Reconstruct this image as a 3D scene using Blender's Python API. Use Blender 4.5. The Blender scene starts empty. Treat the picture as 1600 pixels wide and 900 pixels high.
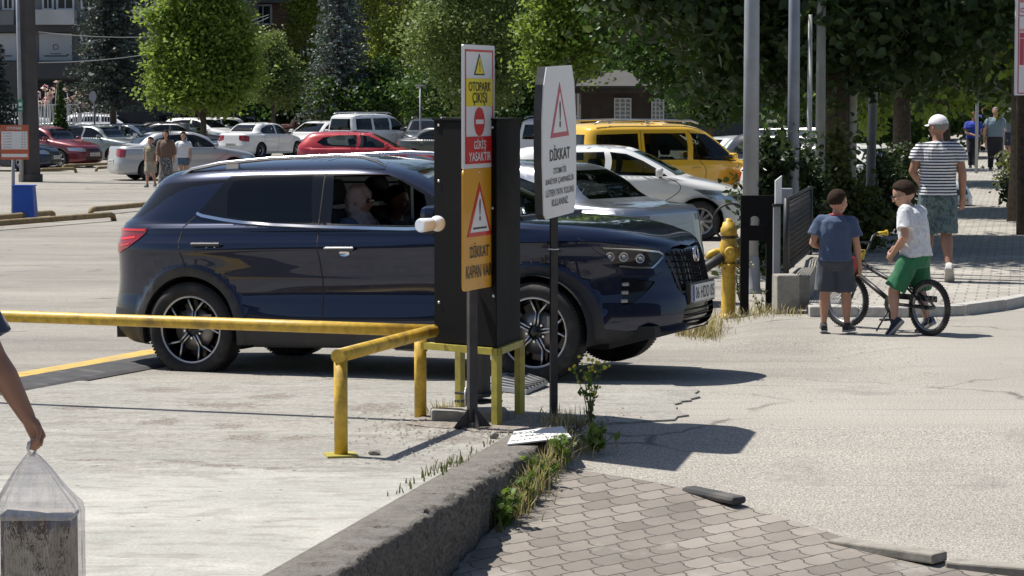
import bpy, bmesh, math, random
import numpy as np
from mathutils import Vector, Matrix, geometry
PI = math.pi
R = math.radians
C = bpy.context.scene.collection
scene = bpy.context.scene

# ------------------------------------------------------------ camera
F_PX, CAM_H, HORIZON = 4100.0, 1.94, 155.0
PITCH = math.atan((450 - HORIZON) / F_PX)
cd = bpy.data.cameras.new('camera'); cam = bpy.data.objects.new('camera', cd); C.objects.link(cam)
cam.location = (0, 0, CAM_H); cam.rotation_euler = (PI / 2 - PITCH, 0, 0)
cd.sensor_width = 36; cd.lens = 36 * F_PX / 1600; cd.clip_start = 0.5; cd.clip_end = 3000
scene.camera = cam
# ------------------------------------------------------------ world and sun
SUN = Vector((-.50, .24, 1.0)).normalized()
w = bpy.data.worlds.new('World'); scene.world = w; w.use_nodes = True
nt = w.node_tree; bgn = nt.nodes['Background']
sky = nt.nodes.new('ShaderNodeTexSky'); sky.sky_type = 'NISHITA'; sky.sun_disc = False
sky.sun_elevation = math.asin(SUN.z); sky.sun_rotation = math.atan2(SUN.x, SUN.y)
sky.air_density = 1.0; sky.dust_density = 1.0
nt.links.new(sky.outputs[0], bgn.inputs[0]); bgn.inputs[1].default_value = 0.075
sl = bpy.data.lights.new('sun', 'SUN'); so = bpy.data.objects.new('sun', sl); C.objects.link(so)
sl.energy = 5.0; sl.angle = R(.5); sl.color = (1.0, .95, .87)
so.location = (-40, 20, 80); so.rotation_euler = (-SUN).to_track_quat('-Z', 'Y').to_euler()
vs = scene.view_settings
vs.view_transform = 'Standard'; vs.look = 'None'; vs.exposure = 0.42; vs.gamma = 1.0; vs.use_curve_mapping = False
scene.cycles.use_denoising = True
scene.cycles.max_bounces = 8; scene.cycles.transparent_max_bounces = 16
scene.cycles.sample_clamp_indirect = 4.0
scene.cycles.use_adaptive_sampling = True

# ------------------------------------------------------------ geometry of the picture
def interp(x, xs, ys): return float(np.interp(x, xs, ys))
def smooth01(t): t = min(max(t, 0), 1); return t * t * (3 - 2 * t)
def gz(X, D):
    """ground height: flat slab, lot dropping away to the left, street falling towards the camera"""
    if D < 15.5:
        kx = .256 + (D - 15.0) * .2225
        if X > kx: return .12 * (D - 15.5)
        return 0.0
    lot = interp(D, [0, 17, 20, 25, 41, 70, 112, 130, 4000], [0, 0, -.06, -.11, -.24, -.45, -.45, -.2, -.2])
    if D < 21: b = 2.5
    else: b = 3.45 + .186 * (D - 28.9) - .6
    k = smooth01((X - b) / .6)
    return lot * (1 - k)
def ray(px, py):
    dx = (px - 800) / F_PX; dy = -(py - 450) / F_PX
    return Vector((dx, math.cos(PITCH) + dy * math.sin(PITCH), -math.sin(PITCH) + dy * math.cos(PITCH)))
def P(px, py, D):
    r = ray(px, py); k = D / r.y
    return Vector((0, 0, CAM_H)) + r * k
def G(px, py):
    r = ray(px, py); z = 0.0
    for _ in range(60):
        k = (CAM_H - z) / -r.z; z = .5 * z + .5 * gz(r.x * k, r.y * k)
    k = (CAM_H - z) / -r.z
    return Vector((r.x * k, r.y * k, z))
def proj(p):
    v = Vector(p) - Vector((0, 0, CAM_H))
    f = v.y * math.cos(PITCH) - v.z * math.sin(PITCH); u = v.y * math.sin(PITCH) + v.z * math.cos(PITCH)
    return (800 + F_PX * v.x / f, 450 - F_PX * u / f)
def on_ground(px, D):
    X = (px - 800) / F_PX * D
    return Vector((X, D, gz(X, D)))

# ------------------------------------------------------------ objects
def tag(o, label=None, cat=None, group=None, kind=None):
    if label: o['label'] = label
    if cat: o['category'] = cat
    if group: o['group'] = group
    if kind: o['kind'] = kind
    return o
def empty(name, loc=(0, 0, 0), rz=0.0, label=None, cat=None, group=None, parent=None):
    o = bpy.data.objects.new(name, None); C.objects.link(o)
    o.location = loc; o.rotation_euler = (0, 0, rz); o.empty_display_size = .1
    if parent: o.parent = parent
    return tag(o, label, cat, group)
class MB:
    """mesh builder: collects shapes and links them as ONE mesh object"""
    def __init__(s): s.v = []; s.f = []; s.mi = []; s.sm = []
    def add(s, vs_, fs_, mi=0, smooth=False):
        n = len(s.v); s.v += [tuple(v) for v in vs_]
        for f in fs_: s.f.append(tuple(i + n for i in f)); s.mi.append(mi); s.sm.append(smooth)
        return s
    def box(s, c, d, rz=0, mi=0, M=None, bev=0):
        x, y, z = d[0] / 2, d[1] / 2, d[2] / 2
        if bev > 0:
            bm = bmesh.new(); bmesh.ops.create_cube(bm, size=1)
            for v in bm.verts: v.co = Vector((v.co.x * d[0], v.co.y * d[1], v.co.z * d[2]))
            bmesh.ops.bevel(bm, geom=bm.edges[:], offset=bev, segments=2, affect='EDGES', profile=.5)
            bm.verts.index_update()
            vs_ = [v.co.copy() for v in bm.verts]; fs_ = [[v.index for v in f.verts] for f in bm.faces]; bm.free()
        else:
            vs_ = [Vector(p) for p in [(-x,-y,-z),(x,-y,-z),(x,y,-z),(-x,y,-z),(-x,-y,z),(x,-y,z),(x,y,z),(-x,y,z)]]
            fs_ = [(0,3,2,1),(4,5,6,7),(0,1,5,4),(1,2,6,5),(2,3,7,6),(3,0,4,7)]
        T = Matrix.Translation(Vector(c)) @ (M.to_4x4() if M is not None else Matrix.Rotation(rz, 4, 'Z'))
        return s.add([T @ v for v in vs_], fs_, mi)
    def tube(s, pts, r, n=12, mi=0, caps=True, smooth=True, squash=None):
        pts = [Vector(p) for p in pts]; rs = r if isinstance(r, (list, tuple)) else [r] * len(pts)
        vs_, fs_ = [], []
        prev = None
        for i, p in enumerate(pts):
            if i == 0: d = pts[1] - p
            elif i == len(pts) - 1: d = p - pts[i - 1]
            else: d = (pts[i + 1] - p).normalized() + (p - pts[i - 1]).normalized()
            d.normalize()
            if prev is None:
                a = Vector((0, 0, 1)) if abs(d.z) < .9 else Vector((1, 0, 0))
                u = d.cross(a).normalized()
            else:
                u = (prev - d * prev.dot(d)).normalized()
            prev = u; v = d.cross(u)
            for k in range(n):
                t = 2 * PI * k / n
                q = u * math.cos(t) * rs[i] + v * math.sin(t) * rs[i] * (squash or 1)
                vs_.append(p + q)
        for i in range(len(pts) - 1):
            for k in range(n):
                a = i * n + k; b = i * n + (k + 1) % n
                fs_.append((a, b, b + n, a + n))
        s.add(vs_, fs_, mi, smooth)
        if caps:
            m = (len(pts) - 1) * n
            base = len(s.v) - len(vs_)
            s.f.append(tuple(base + k for k in range(n - 1, -1, -1))); s.mi.append(mi); s.sm.append(False)
            s.f.append(tuple(base + m + k for k in range(n))); s.mi.append(mi); s.sm.append(False)
        return s
    def ring(s, c, Rr, r, axis='y', n=48, m=10, mi=0, sq=1.0):
        vs_, fs_ = [], []
        c = Vector(c)
        for i in range(n):
            a = 2 * PI * i / n
            for k in range(m):
                b = 2 * PI * k / m
                q = Rr + r * math.cos(b); h = r * sq * math.sin(b)
                p = (q * math.cos(a), h, q * math.sin(a))
                if axis == 'z': p = (p[0], p[2], p[1])
                if axis == 'x': p = (p[1], p[0], p[2])
                vs_.append(c + Vector(p))
        for i in range(n):
            for k in range(m):
                fs_.append((i * m + k, i * m + (k + 1) % m, ((i + 1) % n) * m + (k + 1) % m, ((i + 1) % n) * m + k))
        return s.add(vs_, fs_, mi, True)
    def lathe(s, prof, c=(0, 0, 0), axis='z', n=32, mi=0, smooth=True, M=None):
        """prof: list of (r, h)"""
        vs_, fs_ = [], []
        for (r, h) in prof:
            for k in range(n):
                a = 2 * PI * k / n
                p = Vector((r * math.cos(a), r * math.sin(a), h))
                if axis == 'y': p = Vector((p.x, p.z, p.y))
                if axis == 'x': p = Vector((p.z, p.x, p.y))
                if M is not None: p = M @ p
                vs_.append(Vector(c) + p)
        for i in range(len(prof) - 1):
            for k in range(n):
                a = i * n + k; b = i * n + (k + 1) % n
                fs_.append((a, b, b + n, a + n))
        return s.add(vs_, fs_, mi, smooth)
    def prism(s, poly, h0, h1, mi=0, M=None, smooth=False):
        """closed 2D polygon extruded from h0 to h1; M maps (x,y,z) to the object's space"""
        n = len(poly); vs_ = [Vector((p[0], p[1], h0)) for p in poly] + [Vector((p[0], p[1], h1)) for p in poly]
        tri = geometry.tessellate_polygon([[Vector((p[0], p[1], 0)) for p in poly]])
        area = sum(poly[i][0] * poly[(i + 1) % n][1] - poly[(i + 1) % n][0] * poly[i][1] for i in range(n))
        fs_ = []
        for t in tri:
            a, b, c_ = t
            cr = (poly[b][0]-poly[a][0])*(poly[c_][1]-poly[a][1])-(poly[b][1]-poly[a][1])*(poly[c_][0]-poly[a][0])
            if cr < 0: a, c_ = c_, a
            fs_.append((c_, b, a)); fs_.append((a + n, b + n, c_ + n))
        for i in range(n):
            j = (i + 1) % n
            fs_.append((i, j, j + n, i + n) if area > 0 else (j, i, i + n, j + n))
        if M is not None: vs_ = [M @ v for v in vs_]
        return s.add(vs_, fs_, mi, smooth)
    def build(s, name, mats, parent=None, label=None, cat=None, group=None, kind=None, loc=None, rz=None):
        me = bpy.data.meshes.new(name); me.from_pydata(s.v, [], s.f)
        if not isinstance(mats, (list, tuple)): mats = [mats]
        for m in mats: me.materials.append(m)
        me.polygons.foreach_set('material_index', s.mi)
        me.polygons.foreach_set('use_smooth', s.sm)
        me.update()
        o = bpy.data.objects.new(name, me); C.objects.link(o)
        if parent: o.parent = parent
        if loc is not None: o.location = loc
        if rz is not None: o.rotation_euler = (0, 0, rz)
        return tag(o, label, cat, group, kind)
def mesh_np(name, V, Fc, mats, parent=None, smooth=True, mi=None, **kw):
    """V (n,3), Fc (m,k) arrays"""
    V = np.asarray(V, np.float32); Fc = np.asarray(Fc, np.int32)
    me = bpy.data.meshes.new(name)
    me.vertices.add(len(V)); me.vertices.foreach_set('co', V.ravel())
    k = Fc.shape[1]
    me.loops.add(Fc.size); me.loops.foreach_set('vertex_index', Fc.ravel())
    me.polygons.add(len(Fc)); me.polygons.foreach_set('loop_start', np.arange(len(Fc), dtype=np.int32) * k)
    me.polygons.foreach_set('loop_total', np.full(len(Fc), k, np.int32))
    if not isinstance(mats, (list, tuple)): mats = [mats]
    for m in mats: me.materials.append(m)
    if mi is not None: me.polygons.foreach_set('material_index', np.asarray(mi, np.int32))
    me.polygons.foreach_set('use_smooth', np.full(len(Fc), smooth))
    me.update(calc_edges=True); me.validate()
    o = bpy.data.objects.new(name, me); C.objects.link(o)
    if parent: o.parent = parent
    return tag(o, **kw)
def copy_tree(o, parent=None, keep_tags=True):
    c = o.copy(); C.objects.link(c)
    if parent is not None:
        c.parent = parent; c.matrix_parent_inverse = o.matrix_parent_inverse.copy()
    for ch in [x for x in kids.get(o.name, [])]: copy_tree(ch, c)
    kids[c.name] = [x for x in bpy.data.objects if False]
    return c
kids = {}
def children_of(o): return [x for x in C.objects if x.parent == o]
def copy_thing(o, swap=None):
    """copy a thing with its parts and sub-parts; swap: {material: material}"""
    def rec(a, par):
        c = a.copy(); C.objects.link(c)
        if par is not None: c.parent = par
        if swap and a.type == 'MESH' and any(m in swap for m in a.data.materials):
            key = (a.data.name, tuple(sorted((k.name, v.name) for k, v in swap.items())))
            if key not in _swapped:
                me = a.data.copy()
                for i, m in enumerate(me.materials):
                    if m in swap: me.materials[i] = swap[m]
                _swapped[key] = me
            c.data = _swapped[key]
        for ch in children_of(a): rec(ch, c)
        return c
    return rec(o, None)
_swapped = {}
def bake(obj):
    """evaluate modifiers into a plain mesh"""
    dg = bpy.context.evaluated_depsgraph_get(); dg.update()
    me = bpy.data.meshes.new_from_object(obj.evaluated_get(dg), preserve_all_data_layers=False, depsgraph=dg)
    old = obj.data; obj.modifiers.clear(); obj.data = me
    return obj

# ------------------------------------------------------------ materials
MATS = {}
def mat(name, col=(.5, .5, .5), rough=.5, metal=0.0, **kw):
    if name in MATS: return MATS[name]
    m = bpy.data.materials.new(name); m.use_nodes = True
    b = m.node_tree.nodes['Principled BSDF']
    b.inputs['Base Color'].default_value = (*col, 1); b.inputs['Roughness'].default_value = rough
    b.inputs['Metallic'].default_value = metal
    for k, v in kw.items():
        b.inputs[k.replace('_', ' ')].default_value = v
    MATS[name] = m
    return m
class NG:
    """tiny node graph helper"""
    def __init__(s, m): s.m = m; s.t = m.node_tree; s.b = s.t.nodes['Principled BSDF']
    def n(s, typ, ins=None, **props):
        nd = s.t.nodes.new(typ)
        for k, v in props.items(): setattr(nd, k, v)
        for k, v in (ins or {}).items():
            if hasattr(v, 'is_output') or isinstance(v, bpy.types.NodeSocket): s.t.links.new(v, nd.inputs[k])
            else: nd.inputs[k].default_value = v
        return nd
    def link(s, a, b): s.t.links.new(a, b)
    def obj(s): return s.n('ShaderNodeTexCoord').outputs['Object']
    def pos(s): return s.n('ShaderNodeNewGeometry').outputs['Position']
    def map(s, vec, scale=(1, 1, 1), rot=(0, 0, 0), loc=(0, 0, 0)):
        return s.n('ShaderNodeMapping', {'Vector': vec, 'Scale': scale, 'Rotation': rot, 'Location': loc}).outputs[0]
    def noise(s, vec, scale, detail=4, rough=.6, dist=0): return s.n('ShaderNodeTexNoise', {'Vector': vec, 'Scale': scale, 'Detail': detail, 'Roughness': rough, 'Distortion': dist}).outputs['Fac']
    def ramp(s, fac, stops):
        r = s.n('ShaderNodeValToRGB', {'Fac': fac}); e = r.color_ramp.elements
        while len(e) < len(stops): e.new(.5)
        for i, (p, c) in enumerate(stops):
            e[i].position = p; e[i].color = c if len(c) == 4 else (*c, 1)
        return r.outputs['Color']
    def mix(s, fac, a, b, mode='MIX'):
        nd = s.n('ShaderNodeMix', data_type='RGBA', blend_type=mode)
        for sock, v in ((nd.inputs[0], fac), (nd.inputs[6], a), (nd.inputs[7], b)):
            if isinstance(v, bpy.types.NodeSocket): s.t.links.new(v, sock)
            elif isinstance(v, (int, float)): sock.default_value = v
            else: sock.default_value = v if len(v) == 4 else (*v, 1)
        return nd.outputs[2]
    def math(s, op, a, b=0.0, c=None, clamp=False):
        nd = s.n('ShaderNodeMath', operation=op, use_clamp=clamp)
        for i, v in enumerate((a, b) if c is None else (a, b, c)):
            if isinstance(v, bpy.types.NodeSocket): s.t.links.new(v, nd.inputs[i])
            else: nd.inputs[i].default_value = v
        return nd.outputs[0]
    def bump(s, h, strength=.5, dist=.01, nrm=None):
        nd = s.n('ShaderNodeBump', {'Height': h, 'Strength': strength, 'Distance': dist})
        if nrm is not None: s.link(nrm, nd.inputs['Normal'])
        return nd.outputs[0]
    def out(s, col=None, rough=None, nrm=None):
        if col is not None: s.link(col, s.b.inputs['Base Color'])
        if rough is not None: s.link(rough, s.b.inputs['Roughness'])
        if nrm is not None: s.link(nrm, s.b.inputs['Normal'])
        return s.m
def worn(name, col, rough=.5, metal=0.0, var=.25, scale=8, dirt=(.12, .1, .08), dirt_amt=.25, bump=.15, **kw):
    """plain colour with procedural variation and grime"""
    if name in MATS: return MATS[name]
    m = mat(name, col, rough, metal, **kw); g = NG(m); v = g.obj()
    n1 = g.noise(v, scale, 6, .65); n2 = g.noise(v, scale * .35, 3, .5)
    c1 = g.mix(g.ramp(n1, [(.3, (0, 0, 0)), (.7, (1, 1, 1))]), tuple(c * (1 - var) for c in col), tuple(min(1, c * (1 + var * .6)) for c in col))
    k = g.math('MULTIPLY', g.ramp(n2, [(.5, (0, 0, 0)), (.72, (1, 1, 1))]), dirt_amt)
    c2 = g.mix(k, c1, dirt)
    g.out(c2, g.math('MULTIPLY_ADD', n1, .3, rough - .1, clamp=True), g.bump(n1, bump, .004))
    return m
def glass_mat(name, tint=(.25, .3, .3), amt=.7):
    """window glass: tinted see-through with a glossy coat"""
    if name in MATS: return MATS[name]
    m = bpy.data.materials.new(name); m.use_nodes = True; t = m.node_tree
    for n in list(t.nodes): t.nodes.remove(n)
    o = t.nodes.new('ShaderNodeOutputMaterial'); tr = t.nodes.new('ShaderNodeBsdfTransparent'); gl = t.nodes.new('ShaderNodeBsdfGlossy')
    tr.inputs[0].default_value = (*tint, 1); gl.inputs['Roughness'].default_value = .02; gl.inputs[0].default_value = (1, 1, 1, 1)
    fr = t.nodes.new('ShaderNodeFresnel'); fr.inputs[0].default_value = 1.5
    mx = t.nodes.new('ShaderNodeMixShader')
    t.links.new(fr.outputs[0], mx.inputs[0]); t.links.new(tr.outputs[0], mx.inputs[1]); t.links.new(gl.outputs[0], mx.inputs[2]); t.links.new(mx.outputs[0], o.inputs[0])
    MATS[name] = m
    return m
def text_mb(txt, size, width=None, height=None, bold=0.0, align='CENTER', spacing=1.0):
    """returns (verts, faces) of flat lettering in XY centred on the origin, fitted to width/height"""
    cu = bpy.data.curves.new('t', 'FONT'); cu.body = txt; cu.size = size; cu.align_x = align; cu.align_y = 'CENTER'
    cu.offset = bold * .4; cu.resolution_u = 3; cu.space_character = spacing
    o = bpy.data.objects.new('t', cu); C.objects.link(o)
    dg = bpy.context.evaluated_depsgraph_get(); me = bpy.data.meshes.new_from_object(o.evaluated_get(dg))
    V = [v.co.copy() for v in me.vertices]; Fs = [tuple(p.vertices) for p in me.polygons]
    bpy.data.objects.remove(o); bpy.data.curves.remove(cu); bpy.data.meshes.remove(me)
    if not V: return [], []
    x0 = min(v.x for v in V); x1 = max(v.x for v in V); y0 = min(v.y for v in V); y1 = max(v.y for v in V)
    sx = width / (x1 - x0) if width else 1; sy = height / (y1 - y0) if height else sx
    if width is None and height: sx = sy
    for v in V: v.x = (v.x - (x0 + x1) / 2) * sx; v.y = (v.y - (y0 + y1) / 2) * sy
    return V, Fs
# ============================================================ GROUND
def grid_sheet(name, m, xs, ys, zf, lift=0.0, **kw):
    V = np.array([(x, y, zf(x, y) + lift) for y in ys for x in xs]); nx = len(xs); ny = len(ys)
    i = np.arange(nx - 1)[None, :] + np.arange(ny - 1)[:, None] * nx
    Fc = np.stack([i, i + 1, i + 1 + nx, i + nx], -1).reshape(-1, 4)
    return mesh_np(name, V, Fc, m, kind='structure', **kw)
def poly_sheet(name, m, poly, step, zf, lift, thick=0.0, mats=None, kind='structure', **kw):
    """flat polygon (X,D) triangulated with interior points and laid on the ground"""
    pts = []
    n = len(poly)
    for i in range(n):
        a, b = poly[i], poly[(i + 1) % n]; L = math.dist(a, b); k = max(1, int(L / step))
        pts += [(a[0] + (b[0] - a[0]) * j / k, a[1] + (b[1] - a[1]) * j / k) for j in range(k)]
    nb = len(pts)
    x0 = min(p[0] for p in poly); x1 = max(p[0] for p in poly); y0 = min(p[1] for p in poly); y1 = max(p[1] for p in poly)
    inner = [(x, y) for x in np.arange(x0, x1, step) for y in np.arange(y0, y1, step)]
    inner = [p for p in inner if inside_poly(np.array([p]), poly)[0]]
    vs_, es_, fs_, *_ = geometry.delaunay_2d_cdt([Vector(p) for p in pts + inner], [(i, (i + 1) % nb) for i in range(nb)], [], 0, 1e-5)
    cen = np.array([[(vs_[f[0]][k] + vs_[f[1]][k] + vs_[f[2]][k]) / 3 for k in (0, 1)] for f in fs_])
    keep = inside_poly(cen, poly)
    top = [(v[0], v[1], zf(v[0], v[1]) + lift) for v in vs_]
    mb = MB(); fk = []
    for f, q in zip(fs_, keep):
        if q:
            a, b, c_ = f
            cr = (vs_[b][0]-vs_[a][0])*(vs_[c_][1]-vs_[a][1])-(vs_[b][1]-vs_[a][1])*(vs_[c_][0]-vs_[a][0])
            fk.append((a, b, c_) if cr > 0 else (c_, b, a))
    mb.add(top, fk, 0, True)
    if thick > 0:
        bl = [(p[0], p[1], zf(p[0], p[1]) + lift) for p in pts] + [(p[0], p[1], zf(p[0], p[1]) + lift - thick) for p in pts]
        mb.add(bl, [(i, i + nb, (i + 1) % nb + nb, (i + 1) % nb) for i in range(nb)], 1 if mats else 0)
    return mb.build(name, mats or m, kind=kind, **kw)
def inside_poly(pts, poly):
    x = pts[:, 0]; y = pts[:, 1]; ins = np.zeros(len(pts), bool); n = len(poly)
    for i in range(n):
        x1, y1 = poly[i][0], poly[i][1]; x2, y2 = poly[(i + 1) % n][0], poly[(i + 1) % n][1]
        if y1 == y2: continue
        c = ((y1 > y) != (y2 > y)) & (x < (x2 - x1) * (y - y1) / (y2 - y1) + x1)
        ins ^= c
    return ins

def asphalt_mat():
    m = mat('old_asphalt', (.3, .29, .27), .85); g = NG(m); p = g.pos(); pit = g.n('ShaderNodeTexVoronoi', {'Vector': p, 'Scale': 5.0, 'Randomness': 1.0})
    big = g.noise(p, .35, 5, .6); mid = g.noise(p, 3.0, 5, .6); fine = g.noise(p, 90, 3, .75)
    st = g.noise(g.map(p, (.25, 3.0, 1)), 1.3, 5, .65)
    v = g.n('ShaderNodeTexVoronoi', {'Vector': p, 'Scale': 75.0}).outputs['Distance']
    base = g.mix(g.ramp(big, [(.3, (0, 0, 0)), (.7, (1, 1, 1))]), (.285, .268, .238), (.37, .352, .318))
    base = g.mix(g.math('MULTIPLY', g.ramp(st, [(.42, (0, 0, 0)), (.7, (1, 1, 1))]), .4), base, (.235, .225, .205))
    base = g.mix(g.math('MULTIPLY', mid, .25), base, (.44, .42, .38))
    spk = g.ramp(fine, [(.36, (0, 0, 0)), (.50, (.5, .5, .5)), (.64, (1, 1, 1))])
    base = g.mix(.75, base, g.mix(spk, (.28, .27, .26), (1.6, 1.58, 1.54)), 'MULTIPLY')
    oil = g.ramp(g.noise(g.map(p, (1, 1, 1), (0, 0, 0), (9, 4, 0)), .9, 5, .6), [(.60, (0, 0, 0)), (.70, (.6, .6, .6))])
    base = g.mix(oil, base, (.19, .18, .165))
    mk = g.ramp(g.noise(g.map(p, (.10, 5.0, 1), (0, 0, .06)), 2.2, 3, .5), [(.63, (0, 0, 0)), (.70, (.55, .55, .55))])
    base = g.mix(mk, base, (.20, .19, .18))
    sp_ = g.n('ShaderNodeSeparateXYZ', {0: p}); wob = g.math('MULTIPLY', g.noise(p, .6, 5, .7), 3.0)
    lotm = g.math('MULTIPLY', g.n('ShaderNodeMapRange', {0: g.math('ADD', sp_.outputs[1], wob), 1: 19.6, 2: 20.4}).outputs[0], g.n('ShaderNodeMapRange', {0: g.math('ADD', sp_.outputs[0], g.math('MULTIPLY', wob, .3)), 1: 3.6, 2: 2.6}).outputs[0])
    pt = g.ramp(g.noise(g.map(p, (.12, .5, 1)), 1.6, 6, .7), [(.38, (.66, .66, .66)), (.62, (.92, .91, .90))])
    base = g.mix(lotm, base, g.mix(1.0, base, pt, 'MULTIPLY'))
    # cracks: thin dark lines where warped cells meet
    wv = g.n('ShaderNodeVectorMath', {0: p, 1: (0, 0, 0)}, operation='ADD')
    wn = g.n('ShaderNodeTexNoise', {'Vector': p, 'Scale': 1.2, 'Detail': 5.0})
    g.link(g.n('ShaderNodeVectorMath', {0: wn.outputs['Color'], 1: (1.1, 1.1, 0)}, operation='MULTIPLY').outputs[0], wv.inputs[1])
    cr = g.n('ShaderNodeTexVoronoi', {'Vector': wv.outputs[0], 'Scale': .42}, feature='DISTANCE_TO_EDGE').outputs['Distance']
    ck = g.ramp(cr, [(0.0, (1, 1, 1)), (.006, (.6, .6, .6)), (.012, (0, 0, 0))])
    mask = g.ramp(g.noise(p, .5, 2), [(.50, (0, 0, 0)), (.6, (1, 1, 1))])
    ck2 = g.math('MULTIPLY', ck, mask)
    base = g.mix(g.math('MULTIPLY', ck2, .75), base, (.06, .055, .05))
    pm = g.math('MULTIPLY', g.ramp(pit.outputs['Distance'], [(.05, (1, 1, 1)), (.085, (0, 0, 0))]), g.ramp(g.n('ShaderNodeSeparateXYZ', {0: pit.outputs['Color']}).outputs[0], [(.55, (0, 0, 0)), (.6, (.9, .9, .9))]))
    base = g.mix(pm, base, (.06, .055, .05))
    h = g.math('ADD', g.math('MULTIPLY', v, .6), g.math('MULTIPLY', fine, .9))
    return g.out(base, None, g.bump(h, .55, .008))
def slab_mat():
    m = mat('slab_concrete', (.4, .4, .36), .8); g = NG(m); p = g.pos()
    big = g.noise(p, .8, 5, .6); st = g.noise(g.map(p, (.5, 2.4, 1), (0, 0, .15)), 1.6, 7, .7); fine = g.noise(p, 60, 4, .75)
    base = g.mix(g.ramp(big, [(.32, (0, 0, 0)), (.68, (1, 1, 1))]), (.30, .30, .27), (.43, .42, .38))
    base = g.mix(g.ramp(st, [(.5, (0, 0, 0)), (.68, (.8, .8, .8))]), base, (.50, .485, .45))
    # worn rough patches further out (D > 14): gravelly, with pinkish stains
    sep = g.n('ShaderNodeSeparateXYZ', {0: p})
    wob = g.math('MULTIPLY_ADD', g.noise(g.map(p, (1, 3, 1)), 1.0, 5, .7), 3.0, g.math('SUBTRACT', sep.outputs[1], 1.5))
    far = g.n('ShaderNodeMapRange', {0: wob, 1: 13.35, 2: 13.75}).outputs[0]
    grav = g.noise(p, 22, 6, .8)
    rough_col = g.mix(g.ramp(grav, [(.38, (0, 0, 0)), (.62, (1, 1, 1))]), (.22, .205, .185), (.52, .49, .44))
    pink = g.ramp(g.noise(g.map(p, (.7, 2.0, 1)), 1.5, 4), [(.56, (0, 0, 0)), (.75, (.45, .45, .45))])
    rough_col = g.mix(pink, rough_col, (.36, .24, .19))
    base = g.mix(g.math('MULTIPLY', far, g.math('MULTIPLY_ADD', g.ramp(g.noise(g.map(p, (.8, 1.6, 1)), 1.7, 4), [(.42, (0, 0, 0)), (.6, (1, 1, 1))]), .5, .22)), base, rough_col)
    base = g.mix(.5, base, g.mix(g.ramp(fine, [(.35, (0, 0, 0)), (.65, (1, 1, 1))]), (.6, .6, .6), (1.3, 1.3, 1.3)), 'MULTIPLY')
    pit = g.n('ShaderNodeTexVoronoi', {'Vector': p, 'Scale': 6.5, 'Randomness': 1.0})
    pm = g.math('MULTIPLY', g.ramp(pit.outputs['Distance'], [(.05, (1, 1, 1)), (.09, (0, 0, 0))]), g.ramp(g.n('ShaderNodeSeparateXYZ', {0: pit.outputs['Color']}).outputs[0], [(.45, (0, 0, 0)), (.5, (1, 1, 1))]))
    base = g.mix(pm, base, (.07, .065, .055))
    h = g.math('ADD', g.math('MULTIPLY', st, 1.0), g.math('MULTIPLY', g.math('MULTIPLY', grav, far), 3.0))
    blot = g.ramp(g.noise(g.map(p, (1, 2.2, 1)), 3.2, 6, .7), [(.50, (0, 0, 0)), (.62, (.75, .75, .75))])
    base = g.mix(blot, base, (.255, .24, .21))
    # places where the top skin has spalled off down to brown aggregate
    acc = None
    for (a_, b_, c_, d_) in ((255, 662, 34, 7), (358, 669, 28, 5), (385, 687, 40, 7), (462, 688, 26, 5), (350, 636, 70, 5), (250, 612, 50, 5), (430, 622, 40, 6), (590, 640, 60, 9), (640, 668, 40, 6), (120, 640, 40, 5), (700, 690, 50, 8), (280, 725, 40, 2.5), (350, 731, 40, 2.5), (430, 735, 30, 2.5), (150, 722, 50, 2)):
        q = G(a_, b_); rx = c_ / F_PX * q.y; ry = d_ * q.y * q.y / F_PX / CAM_H
        v_ = g.n('ShaderNodeVectorMath', {0: g.n('ShaderNodeVectorMath', {0: p, 1: (q.x, q.y, 0)}, operation='SUBTRACT').outputs[0], 1: (1 / rx, 1 / ry, 0)}, operation='MULTIPLY').outputs[0]
        e = g.math('SUBTRACT', 1.0, g.n('ShaderNodeVectorMath', {0: v_}, operation='LENGTH').outputs['Value'])
        acc = e if acc is None else g.math('MAXIMUM', acc, e)
    rag = g.math('ADD', acc, g.math('MULTIPLY', g.math('SUBTRACT', g.noise(p, 14, 5, .75), .5), 3.4))
    spall = g.ramp(rag, [(.15, (0, 0, 0)), (.35, (1, 1, 1))])
    spc = g.mix(g.ramp(g.noise(p, 55, 4, .8), [(.38, (0, 0, 0)), (.62, (1, 1, 1))]), (.10, .082, .07), (.40, .36, .31))
    base = g.mix(g.math('MULTIPLY', spall, .9), base, spc)
    h = g.math('SUBTRACT', h, g.math('MULTIPLY', spall, .8))
    brn = g.ramp(g.noise(g.map(p, (.8, 2.6, 1), (0, 0, 0), (5, 2, 0)), 2.1, 6, .75), [(.60, (0, 0, 0)), (.72, (.7, .7, .7))])
    base = g.mix(brn, base, (.20, .15, .12))
    return g.out(base, None, g.bump(g.math('ADD', h, g.math('MULTIPLY', fine, .3)), .6, .02))
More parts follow.
